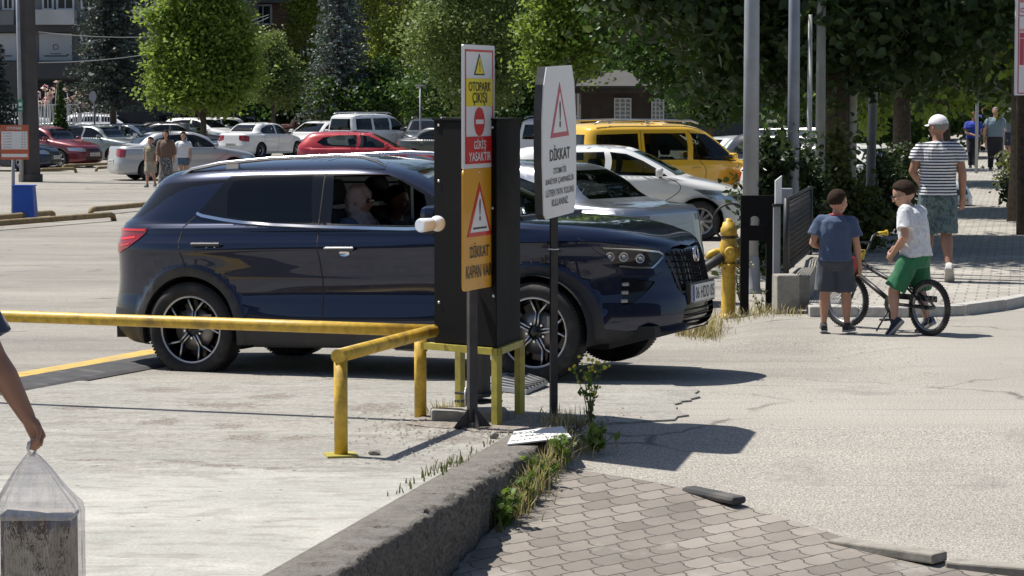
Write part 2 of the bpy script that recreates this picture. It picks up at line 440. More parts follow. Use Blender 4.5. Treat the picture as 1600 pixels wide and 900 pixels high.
def paver_mat(name, c1, c2, rot, sx=.2, sy=.16, joint=(.10, .09, .08), zig=.022):
    m = mat(name, c1, .85); g = NG(m); p = g.map(g.pos(), (1, 1, 1), (0, 0, rot))
    sep = g.n('ShaderNodeSeparateXYZ', {0: p})
    # interlocking edges: triangle waves push the joints sideways
    tx = g.math('PINGPONG', g.math('ADD', sep.outputs[1], 50.0), sy / 2)
    ty = g.math('PINGPONG', g.math('ADD', sep.outputs[0], 50.0), sx / 2)
    cx = g.math('ADD', sep.outputs[0], g.math('MULTIPLY', g.n('ShaderNodeMapRange', {0: tx, 1: sy * .17, 2: sy * .33}).outputs[0], zig))
    cy = g.math('ADD', sep.outputs[1], g.math('MULTIPLY', g.n('ShaderNodeMapRange', {0: ty, 1: sx * .2, 2: sx * .3}).outputs[0], zig * .35))
    v = g.n('ShaderNodeCombineXYZ', {0: cx, 1: cy, 2: 0.0}).outputs[0]
    wob = g.n('ShaderNodeTexNoise', {'Vector': p, 'Scale': 14.0, 'Detail': 3.0}).outputs['Color']
    v = g.n('ShaderNodeVectorMath', {0: v, 1: g.n('ShaderNodeVectorMath', {0: wob, 1: (.008, .008, 0)}, operation='MULTIPLY').outputs[0]}, operation='ADD').outputs[0]
    bt = g.n('ShaderNodeTexBrick', {'Vector': v, 'Color1': (*c1, 1), 'Color2': (*c2, 1), 'Mortar': (*joint, 1), 'Scale': 1.0, 'Mortar Size': .0055, 'Mortar Smooth': .2, 'Bias': 0.0, 'Brick Width': sx, 'Row Height': sy}, offset=.5, squash=1.0)
    big = g.noise(p, 1.1, 5, .65); fine = g.noise(p, 110, 3, .7)
    c = g.mix(.55, bt.outputs['Color'], g.mix(g.ramp(big, [(.3, (0, 0, 0)), (.7, (1, 1, 1))]), (.62, .6, .58), (1.35, 1.33, 1.3)), 'MULTIPLY')
    dust = g.ramp(g.noise(g.map(p, (1, 1, 1), (0, 0, 0), (3, 1, 0)), 1.9, 5, .6), [(.58, (0, 0, 0)), (.72, (.6, .6, .6))])
    c = g.mix(dust, c, (.44, .42, .39))
    c = g.mix(.5, c, g.mix(fine, (.55, .55, .55), (1.4, 1.4, 1.4)), 'MULTIPLY')
    h = g.math('ADD', g.math('MULTIPLY', bt.outputs['Fac'], -1.0), g.math('MULTIPLY', fine, .25))
    return g.out(c, None, g.bump(h, .7, .01))
def kerb_mat(name='rough_kerb', dark=(.085, .08, .072), light=(.34, .32, .29)):
    m = mat(name, light, .9); g = NG(m); p = g.pos()
    a = g.noise(p, 45, 6, .8); b = g.noise(p, 5, 4, .6)
    c = g.mix(g.ramp(a, [(.4, (0, 0, 0)), (.6, (1, 1, 1))]), dark, light)
    c = g.mix(g.ramp(b, [(.42, (0, 0, 0)), (.7, (.7, .7, .7))]), c, (.20, .185, .165))
    nz = g.n('ShaderNodeSeparateXYZ', {0: g.n('ShaderNodeNewGeometry').outputs['True Normal']}).outputs[2]
    dust = g.math('MULTIPLY', g.n('ShaderNodeMapRange', {0: nz, 1: .6, 2: .95}).outputs[0], g.ramp(g.noise(p, 7, 5, .7), [(.35, (.25, .25, .25)), (.65, (.85, .85, .85))]))
    c = g.mix(dust, c, (.37, .345, .305))
    return g.out(c, None, g.bump(a, 1.0, .035))
M_ASPH = asphalt_mat(); M_SLAB = slab_mat(); M_KERB = kerb_mat('rough_kerb', (.095, .083, .07), (.36, .325, .285))
M_PAV = paver_mat('brown_pavers', (.175, .155, .135), (.275, .248, .22), R(-33), .175, .14, (.08, .072, .065), .018)
M_PAV2 = paver_mat('grey_pavers', (.30, .285, .255), (.36, .345, .31), R(11), .2, .2, zig=.01)

KX = lambda D: .256 + (D - 15.0) * .2225          # plan line of the raised slab's edge
# one sheet for the whole ground
xs = np.concatenate([np.linspace(-600, -14, 10), np.linspace(-12, -3, 14), np.arange(-2.8, 3.6, .16), np.linspace(3.8, 20, 44), np.linspace(22, 600, 10)])
ys = np.concatenate([np.linspace(-30, 7, 6), np.arange(8, 15.4, .4), [15.5], np.arange(15.9, 30, .6), np.linspace(31, 90, 50), np.linspace(95, 1500, 12)])
def under(x, y):
    z = gz(x, y) if y >= 15.5 else .12 * (y - 15.5)
    z = max(z, -1.4)
    return z
grid_sheet('road', M_ASPH, xs, ys, under)
# the raised concrete slab on the left, its rough kerb edge standing proud of the street
rs = random.Random(4)
edge = []
for D in np.arange(5.0, 15.01, .12):
    edge.append((KX(D) + rs.uniform(-.012, .012), D))
slab_poly = [(-14, 5.0)] + [(x - .26, y) for x, y in edge] + [(-.0, 15.3), (-.02, 17.0), (-14, 17.0)]
slab_poly = [(-14, 5.0)] + [(x - .26, y) for x, y in edge] + [(.14, 15.5), (.5, 15.55)]
rj = random.Random(31)
for a, b in zip([(.5, 15.55), (.95, 15.72), (1.08, 16.05), (1.0, 16.5), (1.2, 16.9), (1.25, 17.5), (1.0, 18.0)], [(.95, 15.72), (1.08, 16.05), (1.0, 16.5), (1.2, 16.9), (1.25, 17.5), (1.0, 18.0), (.9, 18.1)]):
    slab_poly += [(a[0] + (b[0] - a[0]) * k / 6 + rj.uniform(-.03, .03), a[1] + (b[1] - a[1]) * k / 6 + rj.uniform(-.03, .03)) for k in range(1, 6)]
slab_poly += [(x, 18.1 + rj.uniform(-.06, .06)) for x in np.arange(.8, -14, -.35)]
poly_sheet('concrete_slab', M_SLAB, slab_poly, .45, lambda x, y: gz(x, y) if y > 16.5 else 0.0, .012, thick=.03)
# kerb: rounded, chipped concrete edge
kv, kf = [], []
prof = [(-.27, -.02), (-.27, .0155), (-.20, .017), (-.12, .016), (-.05, .012), (-.02, .004), (-.002, -.012), (.004, -.06), (.010, -.12), (.004, -.2), (.0, -.3), (.0, -1.4)]
from mathutils import noise as mnoise
Ds = list(np.arange(5.0, 15.01, .03))
for D in Ds:
    for (o_, z) in prof:
        chip = .03 * max(0, math.sin(D * 7.3) * math.sin(D * 3.1 + 1) - .55) * (1 if -.1 < z < .013 and o_ > -.1 else 0); j = rs.uniform(-.012, .012) - chip * 2 if z < .006 else rs.uniform(-.003, .003)
        nz_ = mnoise.noise(Vector((D * 9, o_ * 30, z * 9))) * .02 + mnoise.noise(Vector((D * 30, o_ * 60, z * 30 + 4))) * .010
        jn = -.02 if (D % .98) < .03 else 0
        kv.append((KX(D) + o_ + ((j + nz_ + jn) if z > -.5 and o_ > -.2 else 0), D, z + ((nz_ * .7 + rs.uniform(-.004, .004) + jn * .8) if -.3 < z < .0165 and o_ > -.2 else 0)))
n_ = len(prof)
for i in range(len(Ds) - 1):
    for k in range(n_ - 1):
        a = i * n_ + k; kf.append((a, a + 1, a + 1 + n_, a + n_))
cap = len(Ds) - 1
mb = MB(); mb.add(kv, kf, 0, True)
mb.add([kv[cap * n_ + k] for k in range(n_)], [tuple(range(n_ - 1, -1, -1))])
mb.build('kerb', M_KERB, kind='structure')
# broken earth strip where slab, street and kerb run out (behind the fallen sign)
m = mat('loose_earth', (.3, .26, .22), .95); g = NG(m); p = g.pos(); a = g.noise(p, 38, 5, .75)
g.out(g.mix(g.ramp(a, [(.38, (0, 0, 0)), (.62, (1, 1, 1))]), (.19, .15, .12), (.46, .42, .37)), None, g.bump(a, .9, .03))
M_EARTH = m
def wavy(poly, amp, step=.12, seed=1):
    r = random.Random(seed); out = []
    for i in range(len(poly)):
        a, b = poly[i], poly[(i + 1) % len(poly)]; L = math.dist(a, b); k = max(1, int(L / step))
        for j in range(k):
            out.append((a[0] + (b[0]-a[0])*j/k + r.uniform(-amp, amp), a[1] + (b[1]-a[1])*j/k + r.uniform(-amp, amp)))
    return out
poly_sheet('earth_strip', M_EARTH, wavy([(-.62, 15.45), (-.1, 15.1), (.3, 15.22), (.46, 15.6), (.2, 16.0), (-.5, 16.05)], .03), .1, lambda x, y: rs.uniform(-.003, .006), .017)
# brick footpath in the foreground
def gpx(px, py): q = G(px, py); return (q.x, q.y)
bnd = [gpx(*q) for q in [(925, 742), (1010, 756), (1100, 775), (1165, 795), (1235, 818), (1310, 842), (1400, 862), (1470, 882), (1590, 893)]]
kx2 = [(KX(D) + .03, D) for D in np.arange(14.55, 5, -.3)]
pav_poly = [(x, y) for x, y in bnd] + [(3.6, 11.7), (8, 8.6), (8, 5)] + kx2[::-1]
poly_sheet('footpath', M_PAV, pav_poly, .3, lambda x, y: .12 * (y - 15.5), .018, thick=.03)
# far footpath on the right with its kerb
L2 = lambda D: 3.45 + .186 * (D - 28.9)
fk = [gpx(1262, 494), gpx(1340, 494), gpx(1420, 495), gpx(1500, 492), gpx(1560, 484), gpx(1602, 475)]
fp = [(fk[0][0], fk[0][1])] + fk[1:] + [(7.5, 24.2), (16, 25), (60, 25), (60, 180), (L2(180), 180), (L2(90), 90), (L2(60), 60), (L2(40), 40), (L2(28), 28)]
poly_sheet('far_footpath', [M_PAV2], fp, 1.2, lambda x, y: 0.0, .085, thick=.12, mats=[M_PAV2, mat('kerb_side', (.3, .29, .27), .9)])
m = worn('pale_kerb', (.42, .41, .385), .85, var=.2, scale=20, bump=.5)
cur = fk + [(7.5, 24.2)]
mb = MB(); rk = random.Random(8)
for a, b in zip(cur[:-1], cur[1:]):
    a = Vector((*a, 0)); b = Vector((*b, 0)); L = (b - a).length; n = max(1, round(L / .7)); d = (b - a).normalized(); ang = math.atan2(d.y, d.x)
    for i in range(n):
        c = a + d * (L * (i + .5) / n) + Vector((0, -.03, 0))
        mb.box((c.x, c.y, .035 + rk.uniform(-.005, .005)), (L / n - .012, .14, .125), ang + rk.uniform(-.01, .01), bev=.012)
mb.build('far_kerb', m, kind='structure')
# strip of soil with weeds left of the far footpath
# ============================================================ CAR BODY ENGINE
def pchip(xk, yk):
    xk = np.asarray(xk, float); yk = np.asarray(yk, float); h = np.diff(xk); d = np.diff(yk) / h
    m = np.zeros(len(xk)); m[0], m[-1] = d[0], d[-1]
    for i in range(1, len(xk) - 1):
        if d[i-1] * d[i] > 0:
            w1 = 2 * h[i] + h[i-1]; w2 = h[i] + 2 * h[i-1]; m[i] = (w1 + w2) / (w1 / d[i-1] + w2 / d[i])
    def f(x):
        x = np.clip(x, xk[0], xk[-1]); i = np.clip(np.searchsorted(xk, x) - 1, 0, len(xk) - 2)
        s = (x - xk[i]) / h[i]
        return ((1+2*s)*(1-s)**2*yk[i] + s*(1-s)**2*h[i]*m[i] + s*s*(3-2*s)*yk[i+1] + s*s*(s-1)*h[i]*m[i+1])
    return f
class Skin:
    """body skin: a stack of rounded plan contours. t runs rear centre (0) - side (.5) - front centre (1)"""
    def __init__(s, knots, xm, mod=None):
        k = np.array(knots, float); s.zk = k[:, 0]
        s.xr, s.xf, s.w, s.nr, s.nf = [pchip(k[:, 0], k[:, i]) for i in range(1, 6)]
        s.xm = xm; s.mod = mod; s.zmin, s.zmax = s.zk[0], s.zk[-1]
    def pt(s, t, z):
        t = np.asarray(t, float); z = np.asarray(z, float)
        ph = PI * (1 - t); c = np.cos(ph); sn = np.sin(ph)
        f = c > 0; n = np.where(f, s.nf(z), s.nr(z))
        r = (np.abs(c) ** n + np.abs(sn) ** n) ** (-1 / n)
        L = np.where(f, s.xf(z) - s.xm, s.xm - s.xr(z))
        x = s.xm + r * c * L; y = r * sn * s.w(z)
        if s.mod is not None: y = y + s.mod(x, y, z)
        return np.stack([x, y, z + 0 * x], -1)
    def nrm(s, t, z):
        e = 2e-3; t = np.asarray(t, float); z = np.asarray(z, float)
        ta, tb = np.clip(t - e, 0, 1), np.clip(t + e, 0, 1); za, zb = np.clip(z - e, s.zmin, s.zmax), np.clip(z + e, s.zmin, s.zmax)
        a = s.pt(tb, z) - s.pt(ta, z); b = s.pt(t, zb) - s.pt(t, za)
        a[..., 1] = np.where((t < 1e-6) | (t > 1 - 1e-6), np.where(np.abs(a[..., 1]) < 1e-9, -1e-4, a[..., 1]), a[..., 1])
        n = np.cross(b, a); l = np.linalg.norm(n, axis=-1, keepdims=True)
        n = np.where(l < 1e-12, np.array([0, 0, 1.0]), n / np.maximum(l, 1e-12))
        mid = (t < 1e-6) | (t > 1 - 1e-6); n[..., 1] = np.where(mid, 0, n[..., 1])
        return n / np.maximum(np.linalg.norm(n, axis=-1, keepdims=True), 1e-9)
    def t_of_x(s, x, z):
        """side view: t of the point at length x, height z"""
        lo, hi = 0.0, 1.0
        for _ in range(34):
            m = (lo + hi) / 2
            if s.pt(m, z)[0] < x: lo = m
            else: hi = m
        return (lo + hi) / 2
    def t_of_y(s, y, z, front=True):
        lo, hi = (.5, 1.0) if front else (0.0, .5)
        for _ in range(30):
            m = (lo + hi) / 2; v = s.pt(m, z)[1]
            if (v > y) == front: lo = m
            else: hi = m
        return (lo + hi) / 2
    def side(s, poly): return [(s.t_of_x(x, z), z) for x, z in poly]
    def front(s, poly): return [(s.t_of_y(y, z, True), z) for y, z in poly]
    def rear(s, poly): return [(s.t_of_y(y, z, False), z) for y, z in poly]
    def prep_px(s, M, sgn=-1):
        T, Z = np.meshgrid(np.linspace(0, 1, 401), np.linspace(s.zmin, s.zmax, 300)); Q = s.pt(T, Z); Q[..., 1] *= sgn
        Wd = Q @ np.array(M.to_3x3()).T + np.array(M.translation)
        s._T, s._Z, s._px = T, Z, s._proj(Wd); N = s.nrm(T, Z); N[..., 1] *= sgn
        N = N @ np.array(M.to_3x3()).T; V = np.array([0, 0, CAM_H]) - Wd
        s._vis = (N * V).sum(-1) > -.02 * np.linalg.norm(V, axis=-1)
    def _proj(s, Wd):
        v = Wd - np.array([0, 0, CAM_H]); f = v[..., 1] * math.cos(PITCH) - v[..., 2] * math.sin(PITCH)
        u = v[..., 1] * math.sin(PITCH) + v[..., 2] * math.cos(PITCH)
        return np.stack([800 + F_PX * v[..., 0] / f, 450 - F_PX * u / f], -1)
    def px(s, pts):
        out = []
        for (a, b) in pts:
            d = (s._px[..., 0] - a) ** 2 + (s._px[..., 1] - b) ** 2 + np.where(s._vis, 0, 1e4)
            i, j = np.unravel_index(np.argmin(d), d.shape)
            i2, j2 = min(max(i, 1), d.shape[0] - 2), min(max(j, 1), d.shape[1] - 2)
            dt = (s._px[i2, j2 + 1] - s._px[i2, j2 - 1]) / 2; dz = (s._px[i2 + 1, j2] - s._px[i2 - 1, j2]) / 2
            A = np.stack([dt, dz], 1); q = np.array([a, b]) - s._px[i, j]
            try: sol = np.clip(np.linalg.solve(A, q), -1.2, 1.2)
            except Exception: sol = (0, 0)
            out.append((float(np.clip(s._T[i, j] + sol[0] / 400, 0, 1)), float(s._Z[i, j] + sol[1] * (s.zmax - s.zmin) / 299)))
        return out
def dense(poly, closed=True, step=.012, kt=7.0):
    out = []; n = len(poly)
    for i in range(n if closed else n - 1):
        a, b = poly[i], poly[(i + 1) % n]; L = math.hypot((a[0] - b[0]) * kt, a[1] - b[1]); k = max(1, int(L / step))
        out += [(a[0] + (b[0] - a[0]) * j / k, a[1] + (b[1] - a[1]) * j / k) for j in range(k)]
    if not closed: out.append(poly[-1])
    return out
KT = 7.0
def skin_parts(sk, zbot, cons, classify, nt, zl, both=True, offset=None):
    """triangulate the half skin; classify(t,x,y,z)->region name array; returns {region:(V,F,N)}"""
    V = []; E = []
    def addpoly(poly, closed):
        b = len(V); V.extend(poly); n = len(poly)
        for i in range(n if closed else n - 1): E.append((b + i, b + (i + 1) % n))
    bot = [(t, zbot(t)) for t in np.linspace(0, 1, nt * 2)]
    topz = sk.zmax - 1e-4
    zls = [z for z in zl if z < topz]
    outer = bot + [(1.0, z) for z in zls if z > bot[-1][1] + .004] + [(t, topz) for t in np.linspace(1, 0, 30)] + [(0.0, z) for z in zls[::-1] if z > bot[0][1] + .004]
    addpoly(outer, True)
    for c in cons: addpoly(c[0], c[1])
    for z in zls:
        for t in np.linspace(0, 1, nt)[1:-1]:
            if z > zbot(t) + .004: V.append((float(t), float(z)))
    vv = [Vector((a * KT, b)) for a, b in V]
    vs_, es_, fs_, *_ = geometry.delaunay_2d_cdt(vv, E, [], 0, 1e-5)
    A = np.array([(v[0] / KT, v[1]) for v in vs_]); Fi = np.array([tuple(f) for f in fs_])
    A[:, 0] = np.clip(A[:, 0], 0, 1)
    c = A[Fi].mean(1); keep = inside_poly(c * np.array([KT, 1]), [(a * KT, b) for a, b in outer])
    Fi = Fi[keep]; c = c[keep]
    a1 = A[Fi[:, 1]] - A[Fi[:, 0]]; a2 = A[Fi[:, 2]] - A[Fi[:, 0]]; cr = a1[:, 0] * a2[:, 1] - a1[:, 1] * a2[:, 0]
    Fi = Fi[np.abs(cr) > 1e-10]; c = c[np.abs(cr) > 1e-10]; cr = cr[np.abs(cr) > 1e-10]
    flip = cr > 0; Fi[flip] = Fi[flip][:, ::-1]
    Q = sk.pt(A[:, 0], A[:, 1]); N = sk.nrm(A[:, 0], A[:, 1]); qc = sk.pt(c[:, 0], c[:, 1])
    reg = classify(c[:, 0], qc[:, 0], qc[:, 1], c[:, 1])
    out = {}
    for name in sorted(set(reg)):
        if name == '': continue
        f = Fi[reg == name]; used = np.unique(f); rm = np.full(len(A), -1); rm[used] = np.arange(len(used))
        v = Q[used]; n = N[used]; f = rm[f]
        if offset and name in offset: v = v + n * offset[name]
        out[name] = (v, f, n, A[used])
    return out
def mesh_halves(name, VFN, m, parent, which=(1, -1), **kw):
    V, F_, N = VFN[:3]; vs_, fs_, ns_ = [], [], []
    b = 0
    for s in which:
        v = V * np.array([1, s, 1]); n = N * np.array([1, s, 1]); f = F_ if s == 1 else F_[:, ::-1]
        vs_.append(v); ns_.append(n); fs_.append(f + b); b += len(v)
    V = np.concatenate(vs_); F2 = np.concatenate(fs_); N = np.concatenate(ns_)
    # faces wound so that the normals point outwards
    fn = np.cross(V[F2[:, 1]] - V[F2[:, 0]], V[F2[:, 2]] - V[F2[:, 0]])
    if (fn * N[F2[:, 0]]).sum() < 0: F2 = F2[:, ::-1].copy()
    o = mesh_np(name, V, F2, m, parent, **kw)
    try: o.data.normals_split_custom_set_from_vertices([tuple(x) for x in N[:len(o.data.vertices)]])
    except Exception as e: print('normals', e)
    return o
def ribbon(mb, sk, pts, wd, lift=.002, sgn=1, mi=0, step=.03, thick=None):
    """thin strip laid on the skin along (t,z) points"""
    d = dense(pts, False, step)
    t = np.array([p[0] for p in d]); z = np.array([p[1] for p in d]); Q = sk.pt(t, z); N = sk.nrm(t, z)
    T = np.gradient(Q, axis=0); T /= np.maximum(np.linalg.norm(T, axis=1, keepdims=True), 1e-9); S = np.cross(N, T)
    lo = -.001 if thick is None else -.004
    rows = []
    for k in range(len(d)):
        a = Q[k] + N[k] * lift + S[k] * wd / 2; b = Q[k] + N[k] * lift - S[k] * wd / 2
        a0 = Q[k] + N[k] * lo + S[k] * wd / 2; b0 = Q[k] + N[k] * lo - S[k] * wd / 2
        for p in (a0, a, b, b0): rows.append((p[0], p[1] * sgn, p[2]))
    fs_ = []
    for k in range(len(d) - 1):
        for j in range(3): 
            q = (k*4+j, k*4+j+1, k*4+j+5, k*4+j+4); fs_.append(q if sgn > 0 else q[::-1])
    mb.add(rows, fs_, mi, False)

# ------------------------------------------------------------ car materials
def paint(name, col, metal=.0, rough=.35, coat=1.0):
    if name in MATS: return MATS[name]
    m = mat(name, col, rough, metal); b = m.node_tree.nodes['Principled BSDF']
    b.inputs['Coat Weight'].default_value = coat; b.inputs['Coat Roughness'].default_value = .03
    g = NG(m); n = g.noise(g.obj(), 3.0, 4, .6)
    dust = g.ramp(n, [(.4, (0, 0, 0)), (.8, (.10, .10, .10))])
    g.out(g.mix(dust, (*col, 1), (.3, .28, .25)), g.math('MULTIPLY_ADD', n, .2, rough - .08))
    return m
M_TYRE = worn('tyre_rubber', (.018, .018, .019), .75, var=.3, scale=30, dirt=(.12, .11, .10), dirt_amt=.35)
M_BLK = mat('black_plastic', (.018, .018, .02), .5); M_TRIM = worn('grey_cladding', (.03, .03, .034), .55, dirt=(.14, .13, .12), dirt_amt=.25)
M_GLB = mat('gloss_black', (.006, .006, .008), .12); M_CHR = mat('chrome', (.75, .75, .77), .12, 1.0)
M_SIL = mat('wheel_silver', (.5, .5, .52), .35, .85); M_GLASS = glass_mat('car_glass', (.34, .38, .37)); M_GLASSD = glass_mat('privacy_glass', (.03, .035, .04)); M_GLASSC = glass_mat('clear_lens', (.85, .87, .9))
M_LAMP = mat('lamp_reflector', (.62, .64, .66), .15, .8); M_RED = mat('red_lamp', (.26, .006, .010), .12); M_RED.node_tree.nodes['Principled BSDF'].inputs['Coat Weight'].default_value = 1
M_INT = mat('dark_interior', (.02, .02, .022), .8); M_SEAT = mat('seat_cloth', (.05, .05, .055), .9)
M_PLATE = mat('plate_white', (.62, .62, .60), .4); M_INK = mat('black_ink', (.015, .015, .018), .5); M_BLUE = mat('plate_blue', (.01, .04, .3), .5)
M_AMB = mat('amber_lens', (.7, .22, .02), .2)

def wheel_parts(parent, loc, rad, rimr, wd, side, style='silver', spokes=5, name='wheel'):
    """tyre > rim as part > sub-part; side=+1 faces +y"""
    w_ = empty(name, loc, parent=parent)
    mb = MB(); h = wd / 2
    prof = [(rimr, -h * .72), (rimr + .02, -h), (rad - .035, -h * 1.03), (rad - .008, -h * .86), (rad, -h * .6), (rad, h * .6), (rad - .008, h * .86), (rad - .035, h * 1.03), (rimr + .02, h), (rimr, h * .72), (rimr - .03, h * .5)]
    mb.lathe(prof, axis='y', n=56)
    for k in range(84):   # tread blocks cut as shallow shoulder lugs
        a = 2 * PI * k / 84
        M = Matrix.Rotation(a, 3, 'Y')
        for s in (-1, 1):
            mb.box(M @ Vector((rad - .0015, s * h * .70, 0)), (.006, h * .36, .015), M=M)
        mb.box(M @ Vector((rad - .001, 0, 0)), (.004, h * .5, .013), M=M)
    mb.build('tyre', M_TYRE, w_)
    s = side; mb = MB()
    if style == 'hero':
        # dark dish, bright lip and silver-edged twin spokes
        mb.lathe([(rimr - .028, s * h * .1), (rimr - .014, s * h * .60), (rimr - .008, s * h * .74)], axis='y', n=64, mi=1)
        mb.lathe([(rimr - .008, s * h * .74), (rimr + .004, s * h * .80)], axis='y', n=64, mi=0)
        mb.lathe([(.0, -s * .02), (rimr * .98, -s * .03)], axis='y', n=40, mi=1)
        mb.ring((0, s * h * .78, 0), rimr - .004, .006, n=72, m=8, mi=0, sq=.8)
        yo = s * h * .55
        for k in range(5):
            a0 = 2 * PI * k / 5 + .16
            def pol(r, da): return Vector((r * math.cos(a0 + da), yo + s * .004 * (1 - r / rimr), r * math.sin(a0 + da)))
            for d in (-1, 1):
                mid = pol(rimr * .56, d * .085); hub = pol(rimr * .2, d * .26); end = pol(rimr * .985, d * .30)
                mb.tube([hub, mid], [.0085, .0085], 6, 0, squash=.9); mb.tube([mid, end], [.0085, .0095], 6, 0, squash=.9)
            # black web between the twin bars
            W_ = [pol(rimr * .18, -.3), pol(rimr * .18, .3), pol(rimr * .56, .1), pol(rimr * .56, -.1)]
            W2 = [p - Vector((0, s * .012, 0)) for p in W_]
            W3 = [p - Vector((0, s * .05, 0)) for p in W_]
            mb.add(W2 + W3, [(0, 1, 2, 3), (3, 2, 1, 0), (0, 4, 5, 1), (1, 5, 6, 2), (2, 6, 7, 3), (3, 7, 4, 0)], 1)
            for d in (-1, 1):
                q = [pol(rimr * .5, d * .02), pol(rimr * .56, d * .13), pol(rimr * .98, d * .36), pol(rimr * .98, d * .24)]
                q2 = [p - Vector((0, s * .012, 0)) for p in q]; q3 = [p - Vector((0, s * .045, 0)) for p in q]
                mb.add(q2 + q3, [(0, 1, 2, 3), (3, 2, 1, 0), (0, 4, 5, 1), (1, 5, 6, 2), (2, 6, 7, 3), (3, 7, 4, 0)], 1)
            b = pol(rimr * .27, .628); mb.tube([b - Vector((0, s * .03, 0)), b], .009, 6, 2)
        mb.lathe([(.0, s * h * .62), (.028, s * h * .62), (.034, s * h * .56), (.055, s * h * .5), (.058, 0)], axis='y', n=24, mi=1)
        # brake disc and caliper behind
        mb.lathe([(.05, s * .03), (.155, s * .03), (.155, s * .01)], axis='y', n=32, mi=3)
        mb.box((.12, s * .03, .06), (.07, .05, .10), mi=3)
        mb.build('rim', [M_CHR2, M_GLB, M_CHR, M_DISC], w_)
    else:
        yo = s * h * .5; m0 = 0
        mb.lathe([(rimr - .03, s * h * .1), (rimr - .018, s * h * .6), (rimr + .002, s * h * .70)], axis='y', n=36, mi=0)
        mb.lathe([(.0, -s * .01), (rimr * .98, -s * .02)], axis='y', n=28, mi=1)
        mb.lathe([(0, yo + s * .015), (.05, yo + s * .01), (.062, yo - s * .02)], axis='y', n=16, mi=0)
        if style == 'cover':
            mb.lathe([(0, yo + s * .008), (rimr * .55, yo + s * .004), (rimr * .96, yo - s * .012)], axis='y', n=28, mi=0)
            for k in range(spokes):
                M = Matrix.Rotation(2 * PI * k / spokes, 3, 'Y'); mb.box(M @ Vector((rimr * .72, yo + s * .002, 0)), (rimr * .28, .012, .028), M=M, mi=1)
        else:
            for k in range(spokes):
                a = 2 * PI * k / spokes; M = Matrix.Rotation(a, 3, 'Y')
                w0, w1 = (.03, .045) if spokes <= 6 else (.018, .03)
                q = [Vector((.04, yo + s * .008, -w0)), Vector((.04, yo + s * .008, w0)), Vector((rimr * .97, yo - s * .004, w1 * .75)), Vector((rimr * .97, yo - s * .004, -w1 * .75))]
                q3 = [p - Vector((0, s * .03, 0)) for p in q]
                mb.add([M @ p for p in q + q3], [(0, 1, 2, 3), (3, 2, 1, 0), (0, 4, 5, 1), (1, 5, 6, 2), (2, 6, 7, 3), (3, 7, 4, 0)], 0)
        mb.build('rim', [M_SIL, M_GLB], w_)
    return w_
M_CHR2 = mat('machined_alloy', (.62, .62, .63), .28, .9); M_DISC = mat('brake_steel', (.25, .24, .23), .4, .8)

def seat_mb(mb, x, y, z0, hgt=.62):
    mb.box((x, y, z0 + .08), (.5, .48, .16), bev=.05)
    M = Matrix.Rotation(R(-18), 3, 'Y')
    mb.box(Vector((x - .3, y, z0 + .38)), (.12, .48, .62), M=M, bev=.05)
    mb.box(Vector((x - .42, y, z0 + .80)), (.10, .27, .19), M=M, bev=.04)

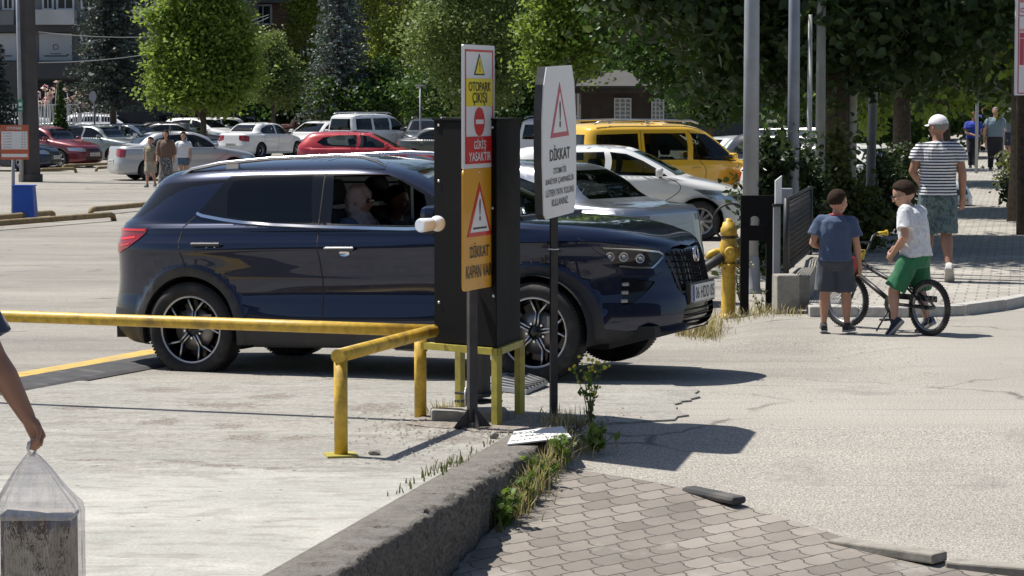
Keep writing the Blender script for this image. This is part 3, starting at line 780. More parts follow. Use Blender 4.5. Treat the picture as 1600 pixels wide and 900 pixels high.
CAR_SPECS = {}
def make_car(kind, label, colour, name=None, group=None):
    S = CAR_SPECS[kind]
    root = empty(name or S['name'], label=label, cat=S['cat'], group=group)
    sk = Skin(S['knots'], S['xm'], S.get('mod'))
    wb2 = S['wb'] / 2; rw = S['rw']; ax = [(-wb2 + S.get('axo', 0)), wb2 + S.get('axo', 0)]
    ra = rw + .055
    def arch(cx):
        pts = [(cx + ra * math.cos(a), rw + ra * math.sin(a)) for a in np.linspace(-.75, PI + .75, 30)]
        return dense(sk.side([(p[0], max(p[1], sk.zmin + .002)) for p in pts]), False, .03)
    arches = [arch(a) for a in ax]
    polys = {}
    for k, (how, pl) in S['regions'].items():
        polys[k] = getattr(sk, how)(pl) if how in ('side', 'front', 'rear') else pl
    if S.get('tl'): polys['tail_light'] = S['tl']
    cons = [(a, False) for a in arches] + [(dense(p, True, .04), True) for p in polys.values()]
    order = list(polys.items())
    def classify(t, x, y, z):
        reg = np.full(len(t), 'body', dtype=object)
        reg[z < S.get('zclad', .0)] = 'cladding'
        pts = np.stack([t, z], 1)
        for k, p in order:
            reg[inside_poly(pts, p)] = k.split(':')[0]
        for cx in ax:
            reg[(np.hypot(x - cx, z - rw) < ra) & (t > .15) & (t < .85)] = ''
        return reg
    if S.get('zclad'): cons.append(([(t, S['zclad']) for t in np.linspace(0, 1, 40)], False))
    nz = S.get('nz', 34); zl = sorted(set(list(np.linspace(sk.zmin + .01, sk.zmax - .002, nz)) + [z + d for z in sk.zk[1:-1] for d in (-.004, .004)]))
    parts = skin_parts(sk, lambda t: sk.zmin, cons, classify, S.get('nt', 60), zl)
    mm = dict(body=colour, cladding=M_TRIM, window=S.get('glass', M_GLASS), rear_window=M_GLASSD if S.get('dark') else M_GLASS, windscreen=M_GLASS, back_glass=M_GLASS, window_frame=M_GLB,
              headlight=M_LAMP, tail_light=M_RED, grille=M_BLK, bumper_trim=M_TRIM, roof_panel=colour, fog=M_BLK)
    for k, v in parts.items():
        which = (1, -1)
        nm = {'back_glass': 'rear_window', 'fog': 'air_intake'}.get(k, k)
        if k in ('headlight', 'tail_light'):
            for s in which: mesh_halves(nm, v, S.get('tail') if (k == 'tail_light' and S.get('tail')) else mm[k], root, (s,))
        elif k == 'window':
            for s in which: mesh_halves(nm, v, mm[k], root, (s,))
        else: mesh_halves(nm, v, mm[k], root, which)
    # lamp bulbs/rings behind a clear look
    mb = MB()
    for s in (1, -1):
        for seg in S.get('lines', []):
            ribbon(mb, sk, sk.side(seg), .010, .0012, s, 0, .05)
    if mb.v: mb.build('panel_gaps', M_INT, root)
    if S.get('chrome'):
        mb = MB()
        for s in (1, -1):
            for seg in S['chrome']: ribbon(mb, sk, sk.side(seg), .02, .006, s, 0, .05)
        mb.build('trim_strip', M_CHR, root)
    for s in (1, -1):
        for (hx, hz) in S['handles']:
            t = sk.t_of_x(hx, hz); q = sk.pt(t, hz); mb = MB()
            mb.box((q[0], s * (q[1] + .02), q[2]), (.17, .022, .028), bev=.008)
            mb.build('door_handle', colour if not S.get('chrome') else M_CHR, root)
        mx, mz = S['mirror']; t = sk.t_of_x(mx, mz); q = sk.pt(t, mz); mb = MB()
        mb.box((q[0], s * (q[1] + .10), q[2] + .07), (.11, .19, .13), bev=.035)
        mb.tube([(q[0], s * (q[1] - .01), q[2]), (q[0], s * (q[1] + .08), q[2] + .03)], .025, 8, 1)
        mb.add([(q[0] - .058, s * (q[1] + .03), q[2] + .03), (q[0] - .058, s * (q[1] + .17), q[2] + .03), (q[0] - .058, s * (q[1] + .17), q[2] + .11), (q[0] - .058, s * (q[1] + .03), q[2] + .11)], [(0, 1, 2, 3)], 2)
        mb.build('wing_mirror', [S.get('mirror_mat') or colour, M_BLK, M_CHR], root)
    # wheels, liners, floor, cabin
    for cx in ax:
        for s in (1, -1):
            wheel_parts(root, (cx, s * (sk.w(rw) - .125), rw), rw, S['rim'], .2, s, S.get('wstyle', 'silver'), S.get('spokes', 5))
    mb = MB(); wmax = float(sk.w(.5))
    for cx in ax:
        for s in (1, -1):
            pr = [(cx + (ra + .005) * math.cos(a), rw + (ra + .005) * math.sin(a)) for a in np.linspace(-.3, PI + .3, 18)]
            y0, y1 = s * (wmax - .36), s * (wmax - .03)
            vs_ = [(p[0], y0, p[1]) for p in pr] + [(p[0], y1, p[1]) for p in pr]; n = len(pr)
            mb.add(vs_, [(i, i + 1, i + 1 + n, i + n) for i in range(n - 1)] + [tuple(range(n))])
    x0, x1 = sk.xr(.5) + .25, sk.xf(.5) - .25
    mb.box(((x0 + x1) / 2, 0, .24), (x1 - x0, 2 * (wmax - .36), .08))
    mb.build('underbody', M_INT, root)
    mb = MB(); bz = S['belt'] - .06; cx0, cx1 = S['cabin']
    mb.box(((cx0 + cx1) / 2, 0, .30), (cx1 - cx0, 1.3, .06)); mb.box((cx1 - .12, 0, bz - .12), (.35, 1.3, .22), bev=.05)
    mb.box((cx0 + .1, 0, bz - .12), (.3, 1.2, .1))
    for y in (-.36, .36): seat_mb(mb, S['seatx'], y, .36 + S.get('seatz', 0))
    mb.box((S['seatx'] - .95, 0, .52 + S.get('seatz', 0)), (.5, 1.2, .16), bev=.05); mb.box((S['seatx'] - 1.2, 0, .8 + S.get('seatz', 0)), (.14, 1.2, .55), bev=.05)
    for y in (-.38, .38): mb.box((S['seatx'] - 1.25, y, 1.12 + S.get('seatz', 0)), (.08, .24, .16), bev=.03)
    mb.build('interior', M_SEAT, root)
    # number plates
    for fr in (1, -1):
        z = S['plate'][0 if fr == 1 else 1]
        X = float((sk.xf if fr == 1 else sk.xr)(z)) + fr * .012
        mb = MB(); mb.box((X, 0, z), (.012, .5, .11), mi=0)
        V, Fs = text_mb(S.get('ptext', '06 AB 214'), .1, .40, .07, .002)
        M = Matrix(((0, 0, fr, X + fr * .0075), (fr, 0, 0, 0), (0, 1, 0, z), (0, 0, 0, 1)))
        mb.add([M @ v for v in V], Fs, 1)
        mb.build('number_plate', [M_PLATE, M_INK], root)
    if S.get('rails'):
        xa, xb, yy, zz = S['rails']; mb = MB()
        for s in (1, -1):
            mb.tube([(xa, s * yy, zz - .07), (xa + .15, s * yy, zz - .02), ((xa + xb) / 2, s * yy, zz), (xb - .15, s * yy, zz - .02), (xb, s * yy, zz - .07)], .018, 8)
            for x in (xa + .3, (xa + xb) / 2, xb - .3): mb.box((x, s * yy, zz - .035), (.05, .03, .06))
        mb.build('roof_rack', M_CHR if S.get('chrome') else M_SIL, root)
    ab = MB(); q = float(sk.zmax)
    if S.get('aerial'): ab.tube([(S['aerial'], 0, q - .02), (S['aerial'] - .12, 0, q + .16)], .005, 6); ab.build('aerial', M_BLK, root)
    return root

def sedan_knots(L=2.22, w=.86, roof=1.45, hood=.92, deck=1.02, xr_roof=-1.05, xf_roof=.35, nose=.62):
    h = hood
    return [(.18, -L + .16, L - .16, w - .05, 5.5, 4.5), (.24, -L + .04, L - .04, w - .02, 5.5, 4.5), (.34, -L, L, w, 5.5, 4.2), (.50, -L, L, w + .005, 5.5, 4.0),
            (nose, -L + .02, L - .03, w, 5.5, 3.6), (.75, -L + .04, L - .12, w + .01, 5.5, 3.4), (.82, -L + .05, L - .30, w + .005, 5.5, 3.6), (h - .03, -L + .06, L - .62, w - .005, 5.5, 4),
            (h + .02, -L + .07, L - 1.02, w - .02, 5.5, 5), (h + .035, -L + .08, L - 1.15, w - .045, 6, 6), (deck - .02, -L + .12, L - 1.25, w - .07, 6, 6), (deck + .01, -L + .42, L - 1.32, w - .085, 6, 6),
            (deck + .04, -L + .62, L - 1.38, w - .10, 6, 6), ((deck + roof) / 2 + .02, (-L + .62 + xr_roof) / 2 + .02, (L - 1.38 + xf_roof) / 2 + .05, w - .19, 6, 6), (roof - .075, xr_roof, xf_roof, w - .26, 6, 6),
            (roof - .04, xr_roof + .12, xf_roof - .1, w - .34, 5, 5), (roof - .015, xr_roof + .4, xf_roof - .32, w - .52, 4, 4), (roof - .003, xr_roof + .6, xf_roof - .5, .14, 3, 3), (roof, -.41, -.39, .002, 2, 2)]
L_ = 2.22
CAR_SPECS['sedan'] = dict(name='saloon_car', cat='car', knots=sedan_knots(), xm=-.4, wb=2.6, rw=.31, rim=.2, axo=.02, belt=.94, cabin=(-1.2, 1.0), seatx=.0,
    regions={'window:f': ('side', [(-.12, .985), (.86, .965), (.70, 1.08), (.42, 1.24), (.16, 1.335), (-.12, 1.35)]),
             'window:r': ('side', [(-.20, .985), (-.20, 1.35), (-.62, 1.33), (-1.02, 1.22), (-1.22, 1.07), (-1.08, 1.0)]),
             'windscreen': ('tz', [(1.0, .985), (1.0, 1.35), (.785, 1.35), (.785, .985)]),
             'back_glass': ('tz', [(0, 1.08), (0, 1.35), (.205, 1.35), (.205, 1.08)]),
             'headlight': ('tz', [(.735, .70), (.74, .60), (.86, .56), (.865, .66), (.82, .71)]),
             'tail_light': ('tz', [(.245, .68), (.25, .90), (.20, .94), (.13, .93), (.13, .76), (.17, .70)]),
             'grille': ('tz', [(1.0, .56), (1.0, .66), (.90, .66), (.90, .57)]),
             'fog': ('tz', [(1.0, .28), (1.0, .40), (.84, .38), (.86, .28)])},
    lines=[[(-.16, .95), (-.16, .25)], [(.86, .95), (.80, .62), (.80, .25)], [(-1.08, .97), (-1.02, .62), (-.92, .45)], [(.80, .25), (-.9, .25)]],
    handles=[(-.02, .84), (-.92, .86)], mirror=(.72, .95), plate=(.47, .56), aerial=-.9)
hk = sedan_knots(L=2.02, w=.86, roof=1.47, hood=.95, deck=1.04, xr_roof=-1.55, xf_roof=.25)
CAR_SPECS['hatch'] = dict(name='hatchback_car', cat='car', xm=-.4,
    knots=[(.18, -1.86, 1.88, .80, 5.5, 4.5), (.26, -1.96, 2.0, .84, 5.5, 4.5), (.36, -2.0, 2.04, .865, 5.5, 4.0), (.5, -2.0, 2.04, .87, 5.5, 3.6), (.64, -1.98, 2.0, .865, 5.5, 3.4),
           (.74, -1.96, 1.92, .875, 5.5, 3.4), (.84, -1.96, 1.68, .87, 5.5, 3.8), (.92, -1.955, 1.35, .86, 5.5, 4.5), (.97, -1.95, 1.08, .84, 5.5, 6), (.99, -1.95, 1.0, .815, 6, 6),
           (1.05, -1.93, .90, .80, 6, 6), (1.22, -1.80, .58, .73, 6, 6), (1.385, -1.62, .22, .635, 6, 6), (1.42, -1.55, .12, .57, 5, 5), (1.455, -1.2, -.1, .36, 4, 4), (1.467, -.9, -.3, .14, 3, 3), (1.47, -.41, -.39, .002, 2, 2)],
    wb=2.55, rw=.31, rim=.205, axo=.02, belt=.97, cabin=(-1.5, .9), seatx=.0,
    regions={'window:f': ('side', [(-.12, 1.02), (.80, .995), (.64, 1.10), (.40, 1.235), (.14, 1.34), (-.12, 1.37)]),
             'window:r': ('side', [(-.21, 1.02), (-.21, 1.37), (-.70, 1.36), (-1.15, 1.30), (-1.35, 1.16), (-1.12, 1.06)]),
             'windscreen': ('tz', [(1.0, 1.01), (1.0, 1.375), (.785, 1.375), (.785, 1.01)]),
             'back_glass': ('tz', [(0, 1.08), (0, 1.36), (.20, 1.36), (.195, 1.08)]),
             'headlight': ('tz', [(.715, .80), (.735, .64), (.86, .60), (.875, .68), (.80, .77)]),
             'tail_light': ('tz', [(.30, .98), (.27, .78), (.18, .78), (.17, .96), (.22, 1.0)]),
             'grille': ('tz', [(1.0, .58), (1.0, .66), (.90, .66), (.89, .58)]),
             'fog': ('tz', [(1.0, .28), (1.0, .46), (.83, .42), (.86, .28)])},
    lines=[[(-.16, .99), (-.16, .25)], [(.82, .97), (.76, .62), (.76, .25)], [(-1.1, 1.04), (-1.02, .62), (-.92, .45)], [(.76, .25), (-.88, .25)]],
    handles=[(-.02, .88), (-.95, .92)], mirror=(.68, .99), plate=(.47, .72), aerial=-1.3)
CAR_SPECS['van'] = dict(name='passenger_van', cat='van', xm=-.5,
    knots=[(.18, -2.0, 1.95, .82, 8, 4.5), (.28, -2.08, 2.06, .86, 8, 4.5), (.42, -2.1, 2.1, .885, 8, 4.2), (.60, -2.1, 2.09, .89, 8, 3.8), (.80, -2.09, 2.0, .885, 8, 3.8), (.92, -2.09, 1.85, .885, 8, 4.2), (1.02, -2.085, 1.60, .88, 8, 5),
           (1.09, -2.08, 1.32, .865, 8, 6), (1.12, -2.08, 1.24, .85, 8, 6), (1.20, -2.08, 1.10, .84, 8, 6), (1.45, -2.05, .78, .78, 8, 6), (1.68, -2.0, .42, .72, 8, 6), (1.74, -1.95, .26, .66, 6, 5), (1.79, -1.8, 0, .5, 5, 4), (1.81, -1.4, -.25, .25, 4, 3), (1.82, -.51, -.49, .002, 2, 2)],
    wb=2.6, rw=.32, rim=.2, axo=.05, belt=1.08, cabin=(-1.9, 1.2), seatx=.15, seatz=.15,
    regions={'window:f': ('side', [(.05, 1.14), (1.0, 1.10), (.86, 1.26), (.62, 1.46), (.38, 1.60), (.05, 1.62)]),
             'window:m': ('side', [(-.06, 1.14), (-.06, 1.62), (-.92, 1.62), (-.92, 1.14)]),
             'window:r': ('side', [(-1.04, 1.14), (-1.04, 1.62), (-1.86, 1.60), (-1.90, 1.16)]),
             'windscreen': ('tz', [(1.0, 1.15), (1.0, 1.66), (.785, 1.66), (.785, 1.15)]),
             'back_glass': ('tz', [(0, 1.14), (0, 1.60), (.20, 1.60), (.20, 1.14)]),
             'headlight': ('tz', [(.72, .94), (.735, .78), (.85, .74), (.86, .84), (.80, .92)]),
             'tail_light': ('tz', [(.262, .80), (.262, 1.12), (.235, 1.12), (.235, .80)]),
             'grille': ('tz', [(1.0, .60), (1.0, .74), (.88, .72), (.88, .60)]),
             'fog': ('tz', [(1.0, .30), (1.0, .44), (.82, .42), (.84, .30)])},
    lines=[[(.0, 1.68), (.0, .28)], [(1.0, 1.08), (.92, .7), (.88, .28)], [(-.98, 1.68), (-.98, .28)], [(.88, .28), (-.9, .28)]],
    handles=[(.12, .98), (-.86, .98)], mirror=(.86, 1.12), plate=(.5, .9), wstyle='cover', spokes=8, zclad=.34, rails=(-1.85, .3, .60, 1.86))
CAR_SPECS['suv'] = dict(name='sport_utility_car', cat='car', xm=-.4,
    knots=[(.22, -2.0, 1.98, .84, 6, 4.5), (.34, -2.12, 2.12, .88, 6, 4.2), (.5, -2.15, 2.16, .905, 6, 3.8), (.7, -2.14, 2.14, .90, 6, 3.6), (.88, -2.13, 2.06, .91, 6, 3.8), (.97, -2.12, 1.9, .905, 6, 4.4), (1.05, -2.10, 1.45, .89, 6, 5),
           (1.08, -2.1, 1.18, .865, 6, 6), (1.12, -2.08, 1.1, .85, 6, 6), (1.3, -1.96, .8, .79, 6, 6), (1.52, -1.78, .38, .69, 6, 6), (1.57, -1.7, .22, .61, 5, 5), (1.62, -1.3, -.1, .36, 4, 4), (1.635, -.9, -.3, .14, 3, 3), (1.64, -.41, -.39, .002, 2, 2)],
    wb=2.65, rw=.35, rim=.23, belt=1.08, cabin=(-1.7, 1.05), seatx=.05, seatz=.1,
    regions={'window:f': ('side', [(-.1, 1.12), (.86, 1.10), (.72, 1.22), (.5, 1.38), (.28, 1.48), (-.1, 1.51)]),
             'window:r': ('side', [(-.19, 1.12), (-.19, 1.51), (-.95, 1.50), (-1.0, 1.13)]),
             'window:q': ('side', [(-1.07, 1.14), (-1.03, 1.50), (-1.42, 1.46), (-1.66, 1.28), (-1.55, 1.18)]),
             'windscreen': ('tz', [(1.0, 1.13), (1.0, 1.51), (.785, 1.51), (.785, 1.13)]),
             'back_glass': ('tz', [(0, 1.16), (0, 1.50), (.20, 1.50), (.195, 1.16)]),
             'headlight': ('tz', [(.735, .90), (.745, .78), (.86, .74), (.87, .84), (.80, .88)]),
             'tail_light': ('tz', [(.28, 1.04), (.26, .84), (.15, .86), (.15, 1.0)]),
             'grille': ('tz', [(1.0, .62), (1.0, .82), (.88, .80), (.88, .64)]),
             'fog': ('tz', [(1.0, .30), (1.0, .44), (.84, .42), (.86, .30)])},
    lines=[[(-.145, 1.09), (-.145, .3)], [(.88, 1.07), (.82, .7), (.82, .3)], [(-1.05, 1.10), (-1.0, .75), (-.92, .5)], [(.82, .3), (-.88, .3)]],
    handles=[(0, .96), (-.9, .98)], mirror=(.74, 1.09), plate=(.5, .9), zclad=.36, rails=(-1.5, .25, .6, 1.67))
# ============================================================ THE NAVY SUV
HX, HY, HYAW = -.7527, 19.3637, R(-22)
hpitch = math.atan(.067 / 2.675)
def hero_mod(x, y, z):
    b = .022 * (np.exp(-((x - 1.33) / .42) ** 2) + np.exp(-((x + 1.36) / .5) ** 2)) * np.exp(-((z - .78) / .17) ** 2)
    sc = .012 * np.exp(-((z - .40) / .09) ** 2) * np.exp(-((x) / .8) ** 4)
    a = np.minimum(np.hypot(x - 1.3375, z - .345), np.hypot(x + 1.352, z - .345))
    flare = .016 * np.clip((.475 - a) / .02, 0, 1)
    return (b + sc + flare) * np.clip(np.abs(y) / .5, 0, 1)
HK = [(.20, -1.9, 1.86, .83, 5.5, 3.6), (.24, -2.04, 2.04, .865, 5.5, 3.4), (.30, -2.12, 2.19, .89, 5.5, 3.2), (.36, -2.155, 2.262, .905, 5.5, 3.1), (.43, -2.165, 2.295, .912, 5.5, 3.0), (.52, -2.155, 2.288, .905, 5.5, 3.0),
      (.62, -2.14, 2.272, .888, 5.5, 3.0), (.70, -2.13, 2.255, .886, 5.5, 3.0), (.80, -2.125, 2.232, .896, 5.5, 3.0), (.88, -2.12, 2.20, .910, 5.5, 3.1), (.93, -2.118, 2.165, .925, 5.5, 3.3), (.965, -2.115, 2.11, .921, 5.5, 3.6),
      (1.00, -2.11, 2.01, .906, 5.5, 4.0), (1.04, -2.10, 1.87, .890, 5.5, 4.4), (1.075, -2.095, 1.66, .885, 5.5, 4.8), (1.10, -2.085, 1.40, .868, 5.5, 5.2), (1.12, -2.075, 1.17, .852, 5.5, 5.6), (1.135, -2.05, 1.12, .846, 5.5, 5.6),
      (1.20, -1.975, .965, .828, 5.5, 5.8), (1.30, -1.89, .735, .792, 5.5, 5.8), (1.377, -1.83, .56, .762, 5.5, 5.6), (1.43, -1.79, .44, .735, 5.5, 5.2), (1.477, -1.72, .31, .695, 5.2, 4.8),
      (1.51, -1.60, .18, .640, 4.8, 4.4), (1.54, -1.40, .02, .54, 4.4, 4.0), (1.56, -1.1, -.15, .41, 4, 3.6), (1.572, -.8, -.25, .26, 3.4, 3), (1.578, -.5, -.31, .12, 3, 3), (1.58, -.35, -.33, .002, 2, 2)]
hero = empty('sport_utility_car', (HX, HY, -.0465), label='large glossy navy blue family SUV with silver roof rails stopped behind the black cabinet', cat='car')
hero.rotation_euler = (0, -hpitch, HYAW)
HM = Matrix.Translation((HX, HY, -.0465)) @ hero.rotation_euler.to_matrix().to_4x4()
hs = Skin(HK, -.34, hero_mod); hs.prep_px(HM, -1)
M_NAVY = mat('navy_paint', (.003, .009, .036), .26, .6); _b = M_NAVY.node_tree.nodes['Principled BSDF']; _b.inputs['Coat Weight'].default_value = 1; _b.inputs['Coat Roughness'].default_value = .02
g = NG(M_NAVY); n_ = g.noise(g.obj(), 2.2, 5, .65); g.out(g.mix(g.ramp(n_, [(.45, (0, 0, 0)), (.85, (.008, .008, .008))]), (.003, .009, .036), (.3, .28, .25)))
hax = [1.3375, -1.352]; HRW = .345; RA1, RA2 = .392, .462
def hpx(l): return hs.px(l)
DLO = hs.side([(-1.300, 1.188), (-1.255, 1.176), (-1.078, 1.148), (-.896, 1.124), (-.653, 1.106), (-.292, 1.092), (.401, 1.075), (.80, 1.078), (.90, 1.086), (.82, 1.128), (.70, 1.20), (.58, 1.275), (.44, 1.352), (.30, 1.415), (.17, 1.45), (0, 1.463), (-.257, 1.468), (-.70, 1.468), (-1.066, 1.456), (-1.12, 1.40)])
W_REAR = hpx([(365.5, 283), (400, 279.5), (430, 277), (470, 274.8), (489.5, 274), (487.5, 349), (430, 347), (390, 343.5), (354.5, 338.5), (356, 300)])
W_FRONT = hpx([(522, 274.5), (570, 272.5), (607, 273), (630, 283.5), (659, 301.5)]) + hs.side([(.60, 1.245), (.72, 1.165), (.79, 1.10), (.40, 1.092), (-.2, 1.108)])
HEADL = hpx([(938, 387), (952, 385), (1000, 387.5), (1028, 390), (1041, 398), (1034, 408), (1021, 421.5), (990, 421), (966, 418), (955, 410), (947, 398)])
TAIL = hpx([(190, 356), (229.6, 357.5), (229.8, 362), (216, 375), (201, 386.6), (188.5, 395)]) + [(.13, .90), (.10, .95), (.0, .97), (.0, 1.0), (.10, 1.0), (.17, 1.07)]
GR_UP = [(1.0, .90), (.95, .915), (.90, .905), (.865, .87), (.86, .81), (.865, .74), (.875, .62), (.89, .57), (1.0, .555)]
GR_LO = [(1.0, .50), (.90, .50), (.885, .46), (.885, .38), (.93, .345), (1.0, .335)]
VENT = hpx([(971, 435), (1000, 437), (1024, 440), (1008, 458), (990, 474), (972, 478)])
WS = [(1.0, 1.145), (1.0, 1.49), (.92, 1.488), (.80, 1.465), (.785, 1.45), (.785, 1.16), (.80, 1.145)]
RW = [(0, 1.17), (0, 1.42), (.20, 1.42), (.205, 1.17)]
QT = hpx([(200, 345.5), (222, 338), (240, 326), (262, 309), (282, 298), (300, 292), (330, 288), (352, 285), (353, 281), (300, 284), (262, 287), (250, 291)]) + [(.215, 1.42), (.215, 1.17)]  # gloss black stands in for the dark angled reflection in the rear quarter paint
polys = [('window_frame', DLO), ('rear_glass', W_REAR), ('', W_FRONT), ('headlight', HEADL), ('tail_light', TAIL), ('grille', GR_UP), ('lower_grille', GR_LO), ('bumper_vent', VENT), ('windscreen', WS), ('tail_window', RW), ('quarter_dark_reflection', QT)]
cons = [(dense(p, True, .02), True) for _, p in polys]
for cx in hax:
    for ra in (RA1, RA2):
        cons.append((dense(hs.side([(cx + ra * math.cos(a), max(.203, HRW + ra * math.sin(a))) for a in np.linspace(-.45, PI + .45, 50)]), False, .02), False))
zc = lambda t: interp(t, [0, .2, .26, .30, .36, .62, .69, .72, .76, .80, 1], [.50, .50, .49, .47, .345, .345, .36, .37, .36, .33, .31])
cons.append(([(t, zc(t)) for t in np.linspace(0, 1, 120)], False))
def hclass(t, x, y, z):
    reg = np.full(len(t), 'body', dtype=object)
    reg[z < np.array([zc(a) for a in t])] = 'cladding'
    side = (t > .15) & (t < .86)
    for cx in hax: reg[(np.hypot(x - cx, z - HRW) < RA2) & side] = 'cladding'
    pts = np.stack([t, z], 1)
    for k, p in polys: reg[inside_poly(pts, p)] = k
    for cx in hax: reg[(np.hypot(x - cx, z - HRW) < RA1) & side] = ''
    return reg
zl = sorted(set(list(np.linspace(.21, 1.575, 70)) + list(np.linspace(.93, 1.14, 34)) + list(np.linspace(1.48, 1.5795, 24))))
hb = lambda t: interp(t, [0, .12, .2, .28, .33, .66, .70, .74, .78, .82, .88, 1.0], [.26, .26, .245, .222, .235, .235, .235, .245, .255, .275, .315, .33])
parts = skin_parts(hs, hb, cons, hclass, 120, zl)
hm = dict(body=M_NAVY, cladding=M_TRIM, window_frame=M_GLB, grille=M_GLB, lower_grille=M_GLB, bumper_vent=M_GLB, windscreen=M_GLASS, tail_window=M_GLASSD, quarter_dark_reflection=M_GLB)
for k, v in parts.items():
    nm = {'lower_grille': 'air_intake', 'bumper_vent': 'bumper_vent', 'tail_window': 'rear_window', 'rear_glass': 'window'}.get(k, k)
    if k == 'headlight':
        for s in (1, -1):
            # recessed reflector bowl behind a clear lens
            V, F_, N, A = v; V2 = V - N * .035
            h_ = mesh_halves('headlight', (V2, F_, N), M_BLK, hero, (s,))
            mesh_halves('lens', (V + N * .002, F_, N), M_GLASSC, h_, (s,))
            mb = MB()
            for (a, b), r in (((953, 402), .036), ((975, 402), .036), ((1001, 404), .036)):
                (t, z), = hpx([(a, b)]); q = hs.pt(t, z) - hs.nrm(t, z) * .03
                d = hs.nrm(t, z); d = Vector((d[0], d[1] * s, 0)).normalized(); Mx = d.to_track_quat('Z', 'Y').to_matrix()
                mb.lathe([(0, .012), (r * .55, .010), (r * .62, .022), (r, .026), (r, -.01)], c=(q[0], q[1] * s, q[2]), M=Mx, n=24)
            ribbon(mb, hs, hpx([(943, 388.5), (1000, 390.5), (1030, 393.5), (1038, 399), (1030, 409), (1020, 418.5), (990, 418), (968, 416)]), .013, -.012, s, 0, .02)
            mb.build('reflector', M_CHR, h_)
    elif k == 'tail_light':
        for s in (1, -1):
            o = mesh_halves('tail_light', (v[0] + v[2] * .006, v[1], v[2]), M_RED, hero, (s,))
            mb = MB()
            for l, w__ in (([(192, 358.5), (228, 360)], .012), ([(191, 374), (212, 371)], .016), ([(190, 384), (203, 381)], .012)): ribbon(mb, hs, hpx(l), w__, .009, s, 0, .02)
            mb.build('lamp_bars', mat('bright_red_bar', (.75, .05, .05), .2), o)
    elif k in ('rear_glass',):
        for s in (1, -1): mesh_halves('window', v, M_GLASSD, hero, (s,))
    elif k in ('grille', 'lower_grille', 'bumper_vent'):
        for wh in ([(1, -1)] if k != 'bumper_vent' else [(1,), (-1,)]): mesh_halves(nm, (v[0] - v[2] * (.03 if k != 'bumper_vent' else .02), v[1], v[2]), hm[k], hero, wh)
    elif k == 'quarter_dark_reflection':
        for s in (1, -1): mesh_halves(nm, v, hm[k], hero, (s,))
    else: mesh_halves(nm, v, hm[k], hero)
# bright belt line, panel gaps, grille bars, vent fins
mb = MB(); mg = MB(); mf = MB(); mv = MB(); mhl = MB()
belt = [(-1.30, 1.19), (-1.255, 1.172), (-1.078, 1.142), (-.896, 1.118), (-.653, 1.100), (-.292, 1.085), (.401, 1.068), (.88, 1.080)]
for s in (1, -1):
    ribbon(mb, hs, hs.side(belt), .022, .009, s, 0, .03, 1)
    for seg in ([(-.305, 1.46), (-.295, 1.08), (-.288, .95), (-.265, .70), (-.262, .36)], [(-1.31, 1.17), (-1.395, 1.09), (-1.415, .98), (-1.395, .90), (-1.36, .806)], [(.86, 1.06), (.88, .9), (.86, .6), (.84, .36)], [(-.98, .36), (.84, .36)]):
        ribbon(mg, hs, hs.side(seg), .010, .0015, s, 0, .03)
    ribbon(mg, hs, [(t, 1.118) for t in (.70, .8, .9, 1.0)], .007, .0015, s)
    ribbon(mg, hs, hpx([(902, 372), (930, 392), (960, 412), (973, 431)]), .005, .0015, s)
    ribbon(mg, hs, hpx([(973, 431), (1022, 432), (1036, 425)]), .005, .0015, s)
    for z0 in (.85, .80, .755, .71, .665, .615): ribbon(mf, hs, [(t, z0 + .018 * abs(1 - t) / .13) for t in np.linspace(.875, 1, 8)], .009, -.008, s, 0)
    for t0 in np.linspace(.89, .99, 6): ribbon(mf, hs, [(t0, .59), (t0, .88)], .006, -.012, s, 0)
    ribbon(mf, hs, [(t, .59 + (.30 * (.885 - t) / .02 if t < .885 else 0)) for t in (.868, .885, 1.0)], .02, .0, s, 0)
    for z0 in (.385, .425, .465): ribbon(mf, hs, [(.892, z0), (1.0, z0)], .008, -.012, s, 0)
    ribbon(mhl, hs, [(1.0, .925), (.94, .932), (.88, .925), (.85, .90)], .014, .004, s, 0)
    for (a, b) in ((976, 444), (975, 457), (974, 470)):
        (t, z), = hpx([(a, b)]); q = hs.pt(t, z); mv.box((q[0] + .005, s * (q[1] + .0), q[2]), (.05, .035, .026), rz=s * -.5, bev=.008)
mb.build('belt_trim', M_CHR, hero); mg.build('panel_gaps', M_INT, hero); mf.build('grille_bars', M_TRIM, hero); mv.build('vent_fins', mat('satin_grey', (.3, .3, .32), .35, .6), hero)
# wing-shaped badge
mb = MB()
for s in (1, -1):
    pts = [(0, .0), (.022, .035), (.020, .075), (.008, .10)]
    mb.tube([(2.238, s * (.012 + y), .79 + z) for y, z in pts], .006, 6)
    mb.tube([(2.250, s * .008, .79), (2.245, s * .035, .835), (2.225, s * .05, .875)], .005, 6)
mb.ring((2.233, 0, .842), .052, .005, axis='x', n=28, m=6); mb.build('badge', M_CHR, hero)
# plate
mb = MB(); Xp = 2.285; mb.box((Xp, 0, .575), (.014, .52, .12), mi=0)
mb.box((Xp + .0075, -.235, .575), (.002, .045, .115), mi=2)
V, Fs = text_mb('06 HDD 05', .1, .42, .085, .003); Mx = Matrix(((0, 0, 1, Xp + .0085), (1, 0, 0, .02), (0, 1, 0, .575), (0, 0, 0, 1)))
mb.add([Mx @ v for v in V], Fs, 1); mb.box((Xp - .02, 0, .575), (.03, .56, .15), mi=3); mb.build('number_plate', [M_PLATE, M_INK, M_BLUE, M_BLK], hero)
